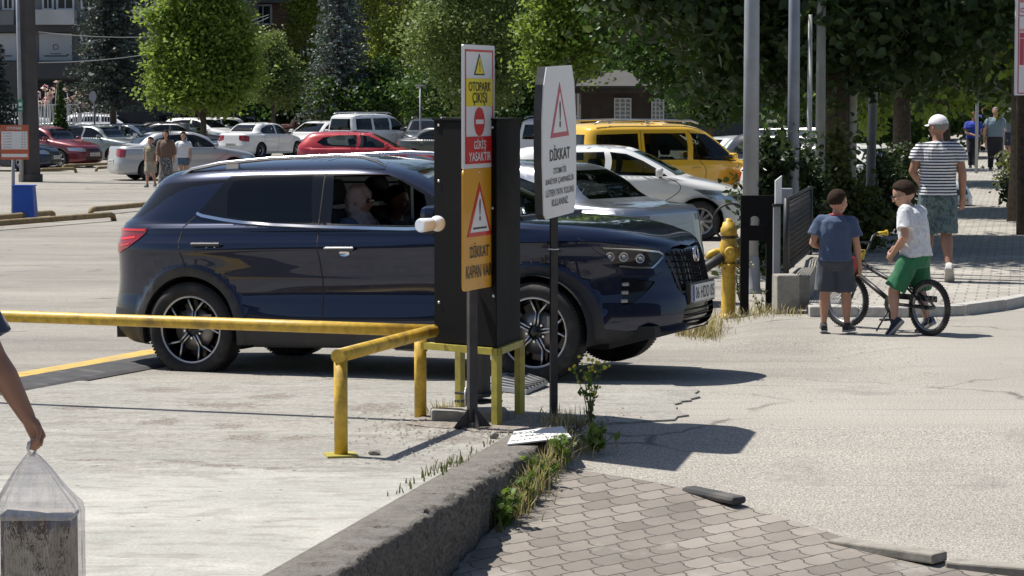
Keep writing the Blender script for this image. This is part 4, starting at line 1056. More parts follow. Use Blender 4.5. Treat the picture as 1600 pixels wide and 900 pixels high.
# roof rails, handles, mirrors, spoiler, aerial fin
for s in (1, -1):
    mb = MB(); y = .62
    mb.tube([(-1.53, s * y, 1.462), (-1.44, s * y, 1.508), (-1.20, s * y, 1.548), (-.80, s * y, 1.575), (-.25, s * y, 1.588), (-.05, s * y, 1.578), (.06, s * y, 1.545), (.13, s * y, 1.505)], [.012, .019, .021, .021, .021, .021, .018, .010], 10, squash=.8)
    for x in (-1.1,): mb.box((x, s * y, 1.52), (.10, .03, .06))
    mb.build('roof_rail', mat('satin_rail', (.62, .62, .64), .25, .9), hero)
    for hx, hz in ((-1.17, .968), (-.10, .93)):
        q = hs.pt(hs.t_of_x(hx, hz), hz); mb = MB()
        mb.box((q[0], s * (q[1] + .026), q[2]), (.235, .02, .034), bev=.009); mb.box((q[0], s * (q[1] + .008), q[2]), (.03, .04, .025)); 
        mb.box((q[0], s * (q[1] + .037), q[2] + .010), (.23, .004, .008), mi=1)
        # bowl below the grip
        mb.lathe([(0, .001), (.03, .0025), (.040, .0045)], c=(q[0] + .03, s * (q[1] + .002), q[2] - .030), M=Matrix.Rotation(-s * PI / 2, 3, 'X') @ Matrix.Diagonal((1, .55, 1)), n=20, mi=2)
        mb.build('door_handle', [M_NAVY, M_CHR, M_CHR], hero)
    mb = MB(); q = hs.pt(hs.t_of_x(.70, 1.10), 1.10); c = Vector((.66, s * (q[1] + .14), 1.155))
    mb.box(c, (.16, .25, .16), rz=-s * .12, bev=.05); mb.box(c + Vector((0, 0, -.055)), (.17, .255, .012), rz=-s * .12, mi=1, bev=.004)
    mb.box(c + Vector((0, 0, -.085)), (.13, .22, .06), rz=-s * .12, mi=2, bev=.02)
    mb.box(c + Vector((.0, -s * .16, -.08)), (.10, .12, .05), mi=2, bev=.02); mb.build('wing_mirror', [M_NAVY, M_CHR, M_BLK], hero)
mb = MB()
for k, (x0, x1, z0, z1) in enumerate([(-1.80, -1.45, 1.452, 1.487)]):
    n = 11; ys_ = np.linspace(-.60, .60, n); vs_ = []
    for y in ys_:
        e = 1 - .10 * (y / .6) ** 2; c_ = .03 * (1 - (y / .6) ** 2)
        vs_ += [(x0 * e, y, z0 + c_), (x0 * e + .02, y, z0 + .018 + c_), (x1, y, z1 + .012 + c_ * 1.4), (x1, y, z1 - .05 + c_), (x0 * e + .10, y, z0 - .03 + c_)]
    fs_ = []
    for i in range(n - 1):
        for j in range(5): a = i * 5 + j; b = i * 5 + (j + 1) % 5; fs_.append((a, b, b + 5, a + 5))
    fs_ += [(4, 3, 2, 1, 0), tuple(range((n - 1) * 5, n * 5))]
    mb.add(vs_, fs_, 0, True)
mb.build('spoiler', M_NAVY, hero)
# wheels and wells
for cx in hax:
    for s in (1, -1): wheel_parts(hero, (cx, s * (.90 - .112), HRW), HRW, .243, .225, s, 'hero')
mb = MB()
for cx in hax:
    for s in (1, -1):
        pr = [(cx + (RA1 + .004) * math.cos(a), HRW + (RA1 + .004) * math.sin(a)) for a in np.linspace(-.25, PI + .25, 30)]
        vs_ = [(p[0], s * .50, p[1]) for p in pr] + [(p[0], s * .885, p[1]) for p in pr]; n = len(pr)
        mb.add(vs_, [(i, i + 1, i + 1 + n, i + n) for i in range(n - 1)] + [tuple(range(n))])
mb.box((0, 0, .25), (3.5, 1.0, .10)); mb.box((-.0, 0, .235), (1.7, 1.7, .03)); mb.box((1.95, 0, .33), (.35, 1.2, .08)); mb.box((-1.9, 0, .33), (.35, 1.4, .12)); mb.box((-1.2, 0, .24), (.25, 1.2, .12)); mb.build('underbody', M_INT, hero)
# cabin
M_HEADL = mat('pale_headlining', (.30, .31, .28), .9)
mb = MB(); mb.box((-.3, 0, .33), (2.6, 1.5, .06), mi=1); mb.box((.82, 0, .97), (.42, 1.44, .24), mi=1, bev=.06); mb.box((-1.6, 0, .98), (.5, 1.3, .04), mi=1)
for y in (-.38, .38): seat_mb(mb, .02, y, .52)
mb.box((-.95, 0, .62), (.5, 1.3, .18), bev=.05); mb.box((-1.25, 0, .95), (.14, 1.3, .6), bev=.05)
for y in (-.42, .42): mb.box((-1.32, y, 1.3), (.08, .26, .17), bev=.03)
mb.box((-.28, .62, 1.1), (.10, .05, .8), mi=2); mb.box((-.5, 0, 1.475), (1.3, 1.0, .015), mi=2); mb.ring((.42, .38, 1.0), .18, .014, axis='x', mi=1, n=28, m=8); mb.build('interior', [M_SEAT, M_INT, M_HEADL], hero)
mb = MB(); mb.box((1.11, 0, 1.13), (.10, 1.2, .02)); 
for s in (-.1, .5): mb.tube([(1.13, s - .1, 1.14), (.98, s + .3, 1.21)], .009, 6)
mb.build('wiper', M_BLK, hero)
# --- occupants are built with the people
# ============================================================ STREET FURNITURE NEAR THE CAMERA
def at(root, mb, name, mats, **kw):
    """build a part from world-space vertices under a root placed at its own base"""
    L = Vector(root.location); mb.v = [tuple(Vector(v) - L) for v in mb.v]
    return mb.build(name, mats, root, **kw)
def zat(py, D): return CAM_H - (py - HORIZON) * D / F_PX
M_YEL = worn('yellow_paint', (.62, .40, .045), .42, var=.3, scale=22, dirt=(.12, .07, .03), dirt_amt=.6, bump=.3)
M_YEL2 = worn('faded_yellow_paint', (.42, .36, .06), .5, var=.3, scale=12, dirt=(.10, .08, .04), dirt_amt=.5, bump=.2)
M_BOX = worn('black_sheet', (.006, .006, .007), .7, var=.15, scale=3, dirt=(.02, .018, .017), dirt_amt=.3, bump=.05, Specular_IOR_Level=.2)
M_POST = worn('dark_post', (.045, .045, .05), .45, .3, var=.3, scale=14, dirt=(.14, .11, .09), dirt_amt=.4)
M_BOLT = mat('bolt_steel', (.55, .55, .55), .35, .8)
M_RUST = worn('rusty_steel', (.09, .06, .045), .85, var=.4, scale=20)
M_GALV = worn('galvanised', (.33, .345, .37), .5, .35, var=.15, scale=7, dirt=(.2, .19, .18), dirt_amt=.4, bump=.1)
M_CONC = worn('cast_concrete', (.30, .28, .245), .9, var=.3, scale=14, dirt=(.12, .11, .09), dirt_amt=.5, bump=.8)
M_WHT = worn('sign_white', (.74, .74, .75), .4, var=.05, scale=5, dirt=(.5, .48, .45), dirt_amt=.2, bump=.03)
M_SRED = worn('sign_red', (.60, .02, .022), .4, var=.1, scale=4, bump=.02, dirt_amt=.1)
M_SPINK = worn('faded_sign_red', (.50, .07, .12), .45, var=.2, scale=4, bump=.02)
M_SYEL = worn('sign_yellow', (.80, .66, .02), .4, var=.06, scale=4, bump=.02, dirt_amt=.1)
M_SORA = worn('sign_orange', (.72, .34, .025), .35, var=.12, scale=3, dirt=(.8, .55, .2), dirt_amt=.5, bump=.02)

# --- rail: long run and short return, on two posts
Apt = G(533, 716); a_top = Vector((Apt.x, Apt.y, .56)); Cpt = P(676, 517, 15.68)
B0 = P(-40, 492.5, 16.7); B0.z = .565
rail = empty('guard_rail', (Apt.x, Apt.y, 0), label='low yellow steel pipe guard rail with a short return in front of the navy SUV', cat='railing')
d1 = (B0 - Cpt).normalized()
mb = MB(); mb.tube([Cpt - d1 * .02, Cpt + d1 * 1.0, B0, B0 + d1 * 1.5], .0375, 20); at(rail, mb, 'long_rail', M_YEL)
mb = MB(); ret = (a_top - Cpt).normalized(); mb.tube([Cpt - ret * .01, a_top + ret * .05], .0378, 20); at(rail, mb, 'short_rail', M_YEL)
mb = MB(); mb.tube([(Apt.x, Apt.y, 0.012), (Apt.x, Apt.y, .55)], .037, 20); at(rail, mb, 'post', M_YEL)
L1 = G(657, 655); mb = MB(); mb.tube([(L1.x, L1.y, .012), (L1.x, L1.y, .53)], .037, 20); at(rail, mb, 'post', M_YEL)
e = B0 + d1 * 1.4; mb = MB(); mb.tube([(e.x, e.y, -.02), (e.x, e.y, .55)], .037, 20); at(rail, mb, 'post', M_YEL)
mb = MB(); mb.box((Apt.x, Apt.y, .018), (.17, .17, .012), .2, bev=.003); at(rail, mb, 'base_plate', M_YEL2)
# --- black cabinet on a yellow frame
N1 = G(776, 668); R1 = G(812, 650); fl = (L1 - N1); fl.z = 0; fr = (R1 - N1); fr.z = 0
stand = empty('cabinet_stand', (N1.x, N1.y, 0), label='yellow angle-iron stand carrying the tall black cabinet', cat='stand')
ang = math.atan2(fl.y, fl.x)
for p, z1 in ((N1, .47), (R1, .47), (R1 + fl * .8, .47)):
    mb = MB(); mb.box((p.x, p.y, z1 / 2 + .006), (.045, .045, z1 - .012), ang); at(stand, mb, 'leg', M_YEL2)
mb = MB()
for a, b in ((N1, N1 + fl * .97), (N1, R1), (R1, R1 + fl * .8)):
    c = (a + b) / 2; d = b - a; mb.box((c.x, c.y, .452), (d.length + .045, .048, .04), math.atan2(d.y, d.x))
at(stand, mb, 'top_frame', M_YEL2)
k = .80; lx = fl * k; cab_loc = (N1 + fl * .02)
cab = empty('cabinet', (N1.x, N1.y, .474), label='tall plain black metal cabinet with riveted edges standing on a yellow frame', cat='cabinet')
Mc = Matrix.Identity(3); u = fl.normalized(); v_ = fr.normalized()
zb, zt = .474, 1.815
def cbox(mb, u0, u1, v0, v1, z0, z1, mi=0):
    ps = [N1 + u * a + v_ * b + Vector((0, 0, z)) for z in (z0, z1) for a, b in ((u0, v0), (u1, v0), (u1, v1), (u0, v1))]
    fs_ = [(0, 3, 2, 1), (4, 5, 6, 7), (0, 1, 5, 4), (1, 2, 6, 5), (2, 3, 7, 6), (3, 0, 4, 7)]
    fs_ = [f[::-1] for f in fs_]
    mb.add([Vector((p.x, p.y, p.z)) for p in ps], fs_, mi)
UL = fl.length * .81; VL = fr.length * 1.02
mb = MB(); cbox(mb, 0, UL, 0, VL, zb, zt); at(cab, mb, 'housing', M_BOX)
mb = MB(); cbox(mb, .004, UL - .075, -.005, 0.0, zb + .01, zt - .01); at(cab, mb, 'door', M_BOX)
mb = MB(); cbox(mb, -.012, UL + .012, -.014, VL + .01, zt, zt + .012); at(cab, mb, 'lid', M_BOX)
for (a, z) in ((UL - .04, zt - .03), (UL - .04, 1.45), (UL - .04, .72), (.03, zt - .04), (.02, .78), (.03, 1.3), (UL * .5, zt - .03)):
    p = N1 + u * a - v_ * .006; mb = MB(); mb.lathe([(0, .006), (.006, .005), (.009, 0)], c=(p.x, p.y, z), M=(-v_).to_track_quat('Z', 'Y').to_matrix(), n=10); at(cab, mb, 'rivet', M_BOLT)
# pillar and anchor below the cabinet
pil = G(753, 648); pr_ = empty('pillar', (pil.x, pil.y, 0), label='short black steel pillar with bolted plates beneath the cabinet', cat='pillar')
mb = MB(); mb.box((pil.x, pil.y, .29), (.075, .075, .36), ang); at(pr_, mb, 'column', M_POST)
mb = MB(); mb.box((pil.x - .02, pil.y, .135), (.22, .2, .012), ang); at(pr_, mb, 'upper_plate', M_POST)
mb = MB(); mb.box((pil.x - .02, pil.y, .085), (.22, .2, .012), ang); at(pr_, mb, 'lower_plate', M_POST)
for a, b in ((-.1, -.07), (.07, -.07), (-.1, .07), (.07, .07)):
    mb = MB(); mb.tube([(pil.x + a, pil.y + b, .06), (pil.x + a, pil.y + b, .16)], .008, 8); at(pr_, mb, 'anchor_bolt', M_BOLT)
fb = G(728, 661); mb = MB(); mb.box((0, 0, .035), (.46, .22, .07), .1, bev=.012)
mb.build('footing', M_CONC, loc=(fb.x + .02, fb.y + .08, 0.005), label='low broken concrete footing block under the black pillar', cat='concrete block')
# --- surveillance camera on the cabinet's left edge
M_PLA = mat('white_plastic', (.80, .87, .97), .35); pc = P(684, 349.5, N1.y + .0 + .15); mid = P(660, 352, pc.y - .10)
cc = empty('surveillance_camera', tuple(pc), label='white bullet surveillance camera fixed to the left edge of the black cabinet', cat='camera')
mb = MB(); mb.lathe([(0, .03), (.02, .028), (.042, .012), (.047, 0), (.047, -.02)], c=pc, M=Vector((.25, -1, 0)).normalized().to_track_quat('Z', 'Y').to_matrix(), n=28); at(cc, mb, 'mount', M_PLA)
mb = MB(); d = (mid - pc).normalized(); b0 = pc + d * .045; b1 = pc + d * .155
mb.tube([b0, b0 + d * .01, b1 - d * .01, b1], [.030, .038, .042, .040], 20); at(cc, mb, 'body', M_PLA)
mb = MB(); mb.tube([b1 - d * .004, b1 + d * .003], [.040, .034], 20); at(cc, mb, 'end_cap', M_PLA)
mb = MB(); mb.tube([pc, b0], .018, 10); at(cc, mb, 'arm', M_PLA)

# --- sign helpers
class Face:
    """a sign face: origin o, axes u (reading direction), v (up), n (towards the reader)"""
    def __init__(s, o, u, v): s.o = Vector(o); s.u = Vector(u).normalized(); s.v = Vector(v).normalized(); s.n = s.u.cross(s.v)
    def M(s, x=0, y=0, z=0):
        m = Matrix((( s.u.x, s.v.x, s.n.x, 0), (s.u.y, s.v.y, s.n.y, 0), (s.u.z, s.v.z, s.n.z, 0), (0, 0, 0, 1)))
        return Matrix.Translation(s.o + s.u * x + s.v * y + s.n * z) @ m
    def text(s, mb, t, x, y, w, h, z=.006, bold=.0, mi=0, sp=1.0):
        V, Fs = text_mb(t, .1, w, h, bold, spacing=sp); M = s.M(x, y, z); mb.add([M @ q for q in V], Fs, mi)
    def poly(s, mb, pts, z0, z1, mi=0): mb.prism(pts, z0, z1, mi, s.M())
def rrect(x0, y0, x1, y1, r, n=5):
    o = []
    for cx, cy, a in ((x1 - r, y1 - r, 0), (x0 + r, y1 - r, 90), (x0 + r, y0 + r, 180), (x1 - r, y0 + r, 270)):
        for i in range(n + 1): t = R(a + 90 * i / n); o.append((cx + r * math.cos(t), cy + r * math.sin(t)))
    return o
def tri(x, y, w, h, sc=1.0):
    cy = y - h / 6
    return [(x, cy + (y + h / 2 - cy) * sc), (x - w / 2 * sc, cy + (y - h / 2 - cy) * sc), (x + w / 2 * sc, cy + (y - h / 2 - cy) * sc)]
def ngon(x, y, rx, ry, n=32): return [(x + rx * math.cos(2 * PI * i / n), y + ry * math.sin(2 * PI * i / n)) for i in range(n)]
# --- exit signs on their black post
S1 = G(738, 673); D1 = S1.y
sp = empty('sign_post', (S1.x, S1.y, 0), label='black square steel post on splayed feet holding the two exit signs', cat='post')
mb = MB(); mb.box((S1.x, S1.y, 1.15), (.05, .05, 2.2), R(20)); at(sp, mb, 'pole', M_POST)
for a in (20, 110, 200, 290):
    dx, dy = math.cos(R(a)), math.sin(R(a)); mb = MB()
    mb.add([(S1.x + dx * .02, S1.y + dy * .02, .14), (S1.x + dx * .12, S1.y + dy * .12, .02), (S1.x + dx * .02, S1.y + dy * .02, .02), (S1.x + dx * .02 - dy * .006, S1.y + dy * .02 + dx * .006, .14), (S1.x + dx * .12 - dy * .006, S1.y + dy * .12 + dx * .006, .02), (S1.x + dx * .02 - dy * .006, S1.y + dy * .02 + dx * .006, .02)],
           [(0, 1, 2), (5, 4, 3), (0, 3, 4, 1), (1, 4, 5, 2), (2, 5, 3, 0)]); at(sp, mb, 'brace', M_POST)
u1 = Vector((.345, .938, 0)); n1 = Vector((.938, -.345, 0))
z0, z1 = zat(262, D1), zat(71, D1); Hh = z1 - z0; Ww = .51
f1 = Face(Vector((S1.x, S1.y, (z0 + z1) / 2)) + n1 * .045, u1, (0, 0, 1))
sg = empty('exit_sign', (S1.x + n1.x * .04, S1.y + n1.y * .04, z0), label='upper white, yellow and red sign reading OTOPARK ÇIKIŞI and GİRİŞ YASAKTIR', cat='sign')
X = Ww / 2; Y = Hh / 2; fy = lambda py: (zat(py, D1) - (z0 + z1) / 2)
mb = MB(); f1.poly(mb, rrect(-X, -Y, X, Y, .012), -.012, 0); at(sg, mb, 'panel', M_WHT)
mb = MB()
for a in ((-X + .028, Y - .04, X - .028, Y - .028), (-X + .028, -Y + .028, X - .028, -Y + .04), (-X + .028, -Y + .028, -X + .04, Y - .028), (X - .04, -Y + .028, X - .028, Y - .028)):
    f1.poly(mb, rrect(*a, .001, 1), .0005, .003)
at(sg, mb, 'red_border', M_SRED)
xi = X - .041
mb = MB(); f1.poly(mb, rrect(-xi, fy(166), xi, fy(123), .001, 1), .0005, .003); at(sg, mb, 'yellow_band', M_SYEL)
mb = MB(); f1.poly(mb, rrect(-xi, fy(255), xi, fy(213), .001, 1), .0005, .0036); at(sg, mb, 'red_band', M_SRED)
mb = MB(); f1.poly(mb, tri(0, fy(101), .17, .125), .0005, .003, 0); f1.poly(mb, tri(0, fy(101), .17, .125, .80), .003, .004, 1); f1.text(mb, '!', 0, fy(104), .012, .062, .0055, .004, 0); at(sg, mb, 'warning_triangle', [M_INK, M_SYEL])
mb = MB(); f1.poly(mb, ngon(0, fy(190), .083, .083), .0005, .003, 0); f1.poly(mb, rrect(-.062, fy(190) - .013, .062, fy(190) + .013, .002), .003, .004, 1); at(sg, mb, 'no_entry_symbol', [M_SRED, M_WHT])
mb = MB(); f1.text(mb, 'OTOPARK', 0, fy(135.5), .36, .055, .005, .004); f1.text(mb, 'ÇIKIŞI', 0, fy(154.5), .235, .082, .005, .003); at(sg, mb, 'black_lettering', M_INK)
mb = MB(); f1.text(mb, 'GİRİŞ', 0, fy(225.5), .20, .075, .005, .003); f1.text(mb, 'YASAKTIR', 0, fy(244), .36, .052, .005, .004); at(sg, mb, 'white_lettering', M_WHT)
z0b, z1b = zat(451, D1), zat(262.6, D1); f2 = Face(Vector((S1.x, S1.y, (z0b + z1b) / 2)) + n1 * .045, u1, (0, 0, 1)); Yb = (z1b - z0b) / 2
fy2 = lambda py: zat(py, D1) - (z0b + z1b) / 2
sg = empty('trap_warning_sign', (S1.x + n1.x * .04, S1.y + n1.y * .04, z0b), label='lower orange sign with rounded corners reading DİKKAT KAPAN VAR', cat='sign')
mb = MB(); f2.poly(mb, rrect(-X, -Yb, X, Yb, .035), -.012, 0); at(sg, mb, 'panel', M_SORA)
mb = MB(); f2.poly(mb, tri(0, fy2(326), .40, .315), .0005, .003, 0); f2.poly(mb, tri(0, fy2(326), .40, .315, .76), .003, .004, 1)
f2.text(mb, '!', 0, fy2(327), .022, .13, .0055, .006, 2); f2.poly(mb, rrect(-.11, fy2(357), .11, fy2(354), .001, 1), .004, .005, 2); at(sg, mb, 'warning_triangle', [M_SRED, M_WHT, M_INK])
mb = MB(); f2.text(mb, 'DİKKAT', 0, fy2(389), .30, .088, .005, .003); f2.text(mb, 'KAPAN VAR', -.01, fy2(422.5), .41, .075, .004, .002); at(sg, mb, 'lettering', M_INK)
for z in (fy2(268), fy2(446)):
    mb = MB(); mb.lathe([(0, .006), (.006, .005), (.009, 0)], c=f2.M(0, z, 0).translation, M=n1.to_track_quat('Z', 'Y').to_matrix(), n=10); at(sg, mb, 'bolt', M_BOLT)
# --- white barrier warning sign
S2 = G(865, 661); D2 = S2.y
sp = empty('sign_post', (S2.x, S2.y, 0), label='slim dark square steel post holding up the white DİKKAT sign', cat='post')
mb = MB(); mb.box((S2.x, S2.y, .68), (.042, .042, 1.36), R(12)); at(sp, mb, 'pole', M_POST)
mb = MB()
mb.ring((S2.x, S2.y, zat(389, D2)), .028, .0035, axis='z', n=20, m=6); mb.tube([(S2.x, S2.y - .028, zat(389, D2)), (S2.x - .035, S2.y - .05, zat(388, D2))], .003, 6); at(sp, mb, 'cable_tie', M_WHT)
z0, z1 = zat(337, D2), zat(104, D2)
u2 = Vector((.315, .949, 0)); n2 = Vector((.949, -.315, 0)); up = (Vector((0, 0, 1)) - u2 * .02).normalized()
u2t = (u2 + Vector((0, 0, .035))).normalized()
f3 = Face(Vector((S2.x - .018, S2.y, (z0 + z1) / 2)) + n2 * .055, u2t, up)
sg = empty('barrier_warning_sign', (S2.x, S2.y, z0), label='weathered white barrel-shaped sign reading DİKKAT about the automatic barrier', cat='sign')
Y = (z1 - z0) / 2; X = .335
out = [(-.25, Y), (.25, Y - .0), (.30, Y - .10), (.335, .12), (.335, -Y + .16), (.30, -Y + .02), (.27, -Y), (-.27, -Y), (-.31, -Y + .03), (-.335, -.1), (-.335, .14), (-.30, Y - .10)]
mb = MB(); f3.poly(mb, out, -.008, 0); at(sg, mb, 'panel', M_WHT)
mb = MB(); f3.poly(mb, [(a * 1.005, b * 1.003) for a, b in out], -.055, -.0085); at(sg, mb, 'backing', M_POST)
fy3 = lambda py: zat(py, D2) - (z0 + z1) / 2
mb = MB(); cy = fy3(171); f3.poly(mb, tri(-.0, cy, .37, .325), .0005, .002, 0); f3.poly(mb, tri(0, cy, .37, .325, .74), .002, .003, 1); f3.text(mb, '!', 0, fy3(178), .028, .16, .0045, .01, 2); at(sg, mb, 'warning_triangle', [M_SPINK, M_WHT, M_INK])
mb = MB(); f3.text(mb, 'DİKKAT', 0, fy3(237), .40, .092, .003, .004)
for t, y, w_, h_ in (('OTOMATİK', 263.5, .26, .048), ('BARİYER ÇARPABİLİR', 280, .56, .050), ('LÜTFEN YAYA YOLUNU', 297, .56, .050), ('KULLANINIZ.', 314, .33, .042)):
    f3.text(mb, t, 0, fy3(y), w_, h_, .003, .002)
at(sg, mb, 'lettering', M_INK)
# --- fallen white notice
c4 = [P(792.4, 694, 0), 0]
def lift(px, py, z):
    r = ray(px, py); k = (CAM_H - z) / -r.z; return Vector((r.x * k, r.y * k, z))
BL, TL, TR, BR = lift(792.4, 693.9, .03), lift(802.5, 674.2, .035), lift(897.5, 664.8, .05), lift(892.5, 682.6, .055)
uu = (BR - BL); vv = (TL - BL); ff = Face(BL, uu, vv - uu.normalized() * vv.dot(uu.normalized())); Lx = uu.length; Ly = (vv - uu.normalized() * vv.dot(uu.normalized())).length; sh = vv.dot(uu.normalized())
tn = empty('fallen_notice', tuple(BL - Vector((0, 0, .02))), label='white cardboard notice reading BULUT TAKSİ lying on the broken kerb end', cat='sign')
mb = MB(); ff.poly(mb, [(0, 0), (Lx, 0), (Lx + sh * .6, Ly), (sh, Ly)], -.008, 0); at(tn, mb, 'board', mat('notice_white', (.68, .68, .68), .6))
mb = MB(); ff.text(mb, 'BULUT', Lx * .60, Ly * .80, Lx * .42, Ly * .17, .0015, .001); ff.text(mb, 'TAKSİ', Lx * .59, Ly * .52, Lx * .40, Ly * .17, .0015, .001); ff.text(mb, '0312 419 76 60', Lx * .52, Ly * .22, Lx * .72, Ly * .10, .0015, .0); at(tn, mb, 'lettering', M_INK)
# --- ribbed spike plate
q = [G(758, 602), G(809, 593), G(856, 607), G(822, 620), G(762, 615)]
sp_ = empty('spike_trap', (q[3].x, q[3].y, 0), label='pale ribbed steel spike trap plate lying between the stand and the front wheel', cat='ramp plate')
cen = sum((p for p in q), Vector()) / 5
mb = MB(); t0 = G(760, 599); t1 = G(809, 593.5); t2 = G(856, 607); t3 = G(823, 619)
w0 = t1 - t0; w1 = t3 - t2
def bl(a, b): return t0.lerp(t1, a).lerp(G(765, 614).lerp(t2, a) if False else G(764, 616).lerp(t3, a), b)
A_, B_, C_, D_ = G(763, 601), G(809, 593.5), G(856, 607), G(822, 620); A_ = G(764, 614)
base = [G(762, 603), B_, C_, D_, A_]
mb.prism([(p.x, p.y) for p in base][::-1], .014, .045); at(sp_, mb, 'plate', M_GALV)
mb = MB()
for i in range(7):
    k = (i + .5) / 7; a = B_.lerp(A_, 1 - k) if False else G(762, 603).lerp(B_, 1).lerp(A_, 1 - k); b = C_.lerp(D_, 1 - k)
    a = A_.lerp(B_, k); b = D_.lerp(C_, k)
    mb.tube([(a.x, a.y, .048), (b.x, b.y, .048)], .012, 6, 0, squash=.6)
at(sp_, mb, 'ribs', M_POST)
# --- rubber speed bump with a yellow crest
b0, b1 = G(44.5, 613), G(222, 580); dd = (b1 - b0).normalized(); dd.z = 0; nn = Vector((-dd.y, dd.x, 0))
sb = empty('speed_bump', (b0.x, b0.y, 0), label='black rubber speed bump with a worn yellow top running under the rear wheel', cat='speed bump')
prof = [(0, .004), (.05, .02), (.34, .042), (.36, .044), (.60, .030), (.78, .004)]
L0, L1_ = -1.6, 3.4; segs = np.arange(L0, L1_ + .01, .5)
def bumpstrip(k0, k1):
    mb = MB()
    for a, b in zip(segs[:-1], segs[1:]):
        vs_ = []
        for t in (a + .003, b - .003):
            for o_, z in prof[k0:k1 + 1]:
                p = b0 + dd * t + nn * o_; g_ = gz(p.x, p.y); vs_.append((p.x, p.y, g_ + z + .003))
        n = k1 - k0 + 1; mb.add(vs_, [(i, i + 1, i + 1 + n, i + n)[::-1] for i in range(n - 1)])
    return mb
M_BUMP = worn('worn_rubber', (.055, .055, .058), .8, var=.3, scale=12, dirt=(.2, .18, .16), dirt_amt=.5, bump=.4)
M_BUMPY = worn('worn_yellow', (.52, .35, .08), .75, var=.35, scale=7, dirt=(.3, .26, .2), dirt_amt=.8, bump=.4)
at(sb, bumpstrip(0, 3), 'front_slope', M_BUMP); at(sb, bumpstrip(3, 5), 'yellow_strip', M_BUMPY)
# slab joint running across, and a second in the lot
def strip(name, pts, wd, z, m, kind='structure'):
    mb = MB(); r = random.Random(3)
    P_ = [G(*p) for p in pts]; out_ = []
    for a, b in zip(P_[:-1], P_[1:]):
        n = max(2, int((b - a).length / .15))
        for i in range(n): out_.append(a.lerp(b, i / n) + Vector((0, r.uniform(-.02, .02), 0)))
    out_.append(P_[-1]); vs_ = []
    for i, p in enumerate(out_):
        h = wd / 2 * r.uniform(.15, 1.3) * (.15 if math.sin(i * .37) * math.sin(i * .11 + 1) > .45 else 1); zz = gz(p.x, p.y) if p.y > 16.9 else (0 if p.y > 5 else 0)
        vs_ += [(p.x, p.y - h, zz + z), (p.x, p.y + h, zz + z)]
    mb.add(vs_, [(2 * i, 2 * i + 2, 2 * i + 3, 2 * i + 1) for i in range(len(out_) - 1)]); return mb.build(name, m, kind=kind)
M_JOINT = mat('tar_joint', (.035, .032, .03), .9)
strip('lot_joint', [(-40, 472), (60, 470), (185, 466)], .03, .004, M_JOINT)
strip('lot_joint', [(-40, 283.5), (40, 283), (200, 283.5), (240, 284)], .10, .006, M_JOINT)
strip('lot_joint', [(-40, 292), (20, 292)], .08, .006, M_JOINT)
# --- stones and crumbs on the slab edge
mst = worn('field_stone', (.28, .25, .22), .9, var=.4, scale=30, bump=.6); rr = random.Random(12)
def stone(x, y, z, r, label=None):
    bm = bmesh.new(); bmesh.ops.create_icosphere(bm, subdivisions=2, radius=r)
    sx, sy, sz = rr.uniform(.8, 1.4), rr.uniform(.7, 1.1), rr.uniform(.4, .7)
    for v in bm.verts: k = rr.uniform(.85, 1.1); v.co = Vector((v.co.x * sx * k, v.co.y * sy * k, v.co.z * sz * k + r * sz * .6))
    bm.verts.index_update(); mb = MB(); mb.add([v.co.copy() for v in bm.verts], [[v.index for v in f.verts] for f in bm.faces], 0, False); bm.free()
    return mb.build('stone', mst, loc=(x, y, z), label=label, cat='stone')
q = G(585, 714); stone(q.x, q.y, .012, .033, 'dark loose stone on the slab beside the front rail post')
q = G(772, 688); stone(q.x, q.y, .012, .035, 'dusty loose stone on the slab left of the fallen notice')
cr_v, cr_f = [], []
for _ in range(900):
    k = rr.random()
    if k < .6: px_, py_ = rr.gauss(760, 90), rr.gauss(672, 12)
    else: px_, py_ = rr.uniform(560, 980), rr.uniform(640, 730)
    q = G(px_, py_); s_ = rr.uniform(.003, .011)
    if q.x > KX(q.y) - .02 and q.y < 15: continue
    z = .014
    n = len(cr_v)
    cr_v += [(q.x - s_, q.y - s_ * .6, z), (q.x + s_, q.y - s_, z), (q.x + rr.uniform(-.3, .3) * s_, q.y + s_, z), (q.x + rr.uniform(-.3, .3) * s_, q.y, z + s_ * 1.1)]
    cr_f += [(n, n + 1, n + 3), (n + 1, n + 2, n + 3), (n + 2, n, n + 3)]
mb = MB(); mb.add(cr_v, cr_f); mb.build('gravel', mat('crumbs', (.34, .31, .27), .9), kind='stuff')

# ============================================================ RIGHT-HAND GATE GROUP
hy = G(1138, 496)
hd = empty('fire_hydrant', (hy.x, hy.y, hy.z), label='yellow pillar fire hydrant with side outlets among weeds by the kerb', cat='hydrant')
s_ = F_PX / hy.y; r_ = lambda px_: px_ / s_
H0 = lambda py: zat(py, hy.y) - hy.z
mb = MB(); mb.lathe([(.095, 0), (.095, .02), (.075, .03), (.068, .05), (.068, H0(415)), (.068, H0(414))], n=28); mb.build('barrel', M_YEL, hd)
mb = MB(); mb.lathe([(.10, -.016), (.10, .016), (.0, .016)], c=(0, 0, H0(414)), n=28); mb.lathe([(0, -.016), (.10, -.016)], c=(0, 0, H0(414)), n=28); 
for k in range(6): a = k * PI / 3; mb.tube([(.088 * math.cos(a), .088 * math.sin(a), H0(414) - .03), (.088 * math.cos(a), .088 * math.sin(a), H0(414) + .03)], .009, 6, 1)
mb.build('flange', [M_YEL, M_RUST], hd)
mb = MB(); mb.lathe([(.06, H0(413)), (.082, H0(405)), (.092, H0(393)), (.082, H0(380)), (.070, H0(374)), (.070, H0(371))], n=28); mb.build('valve_body', M_YEL, hd)
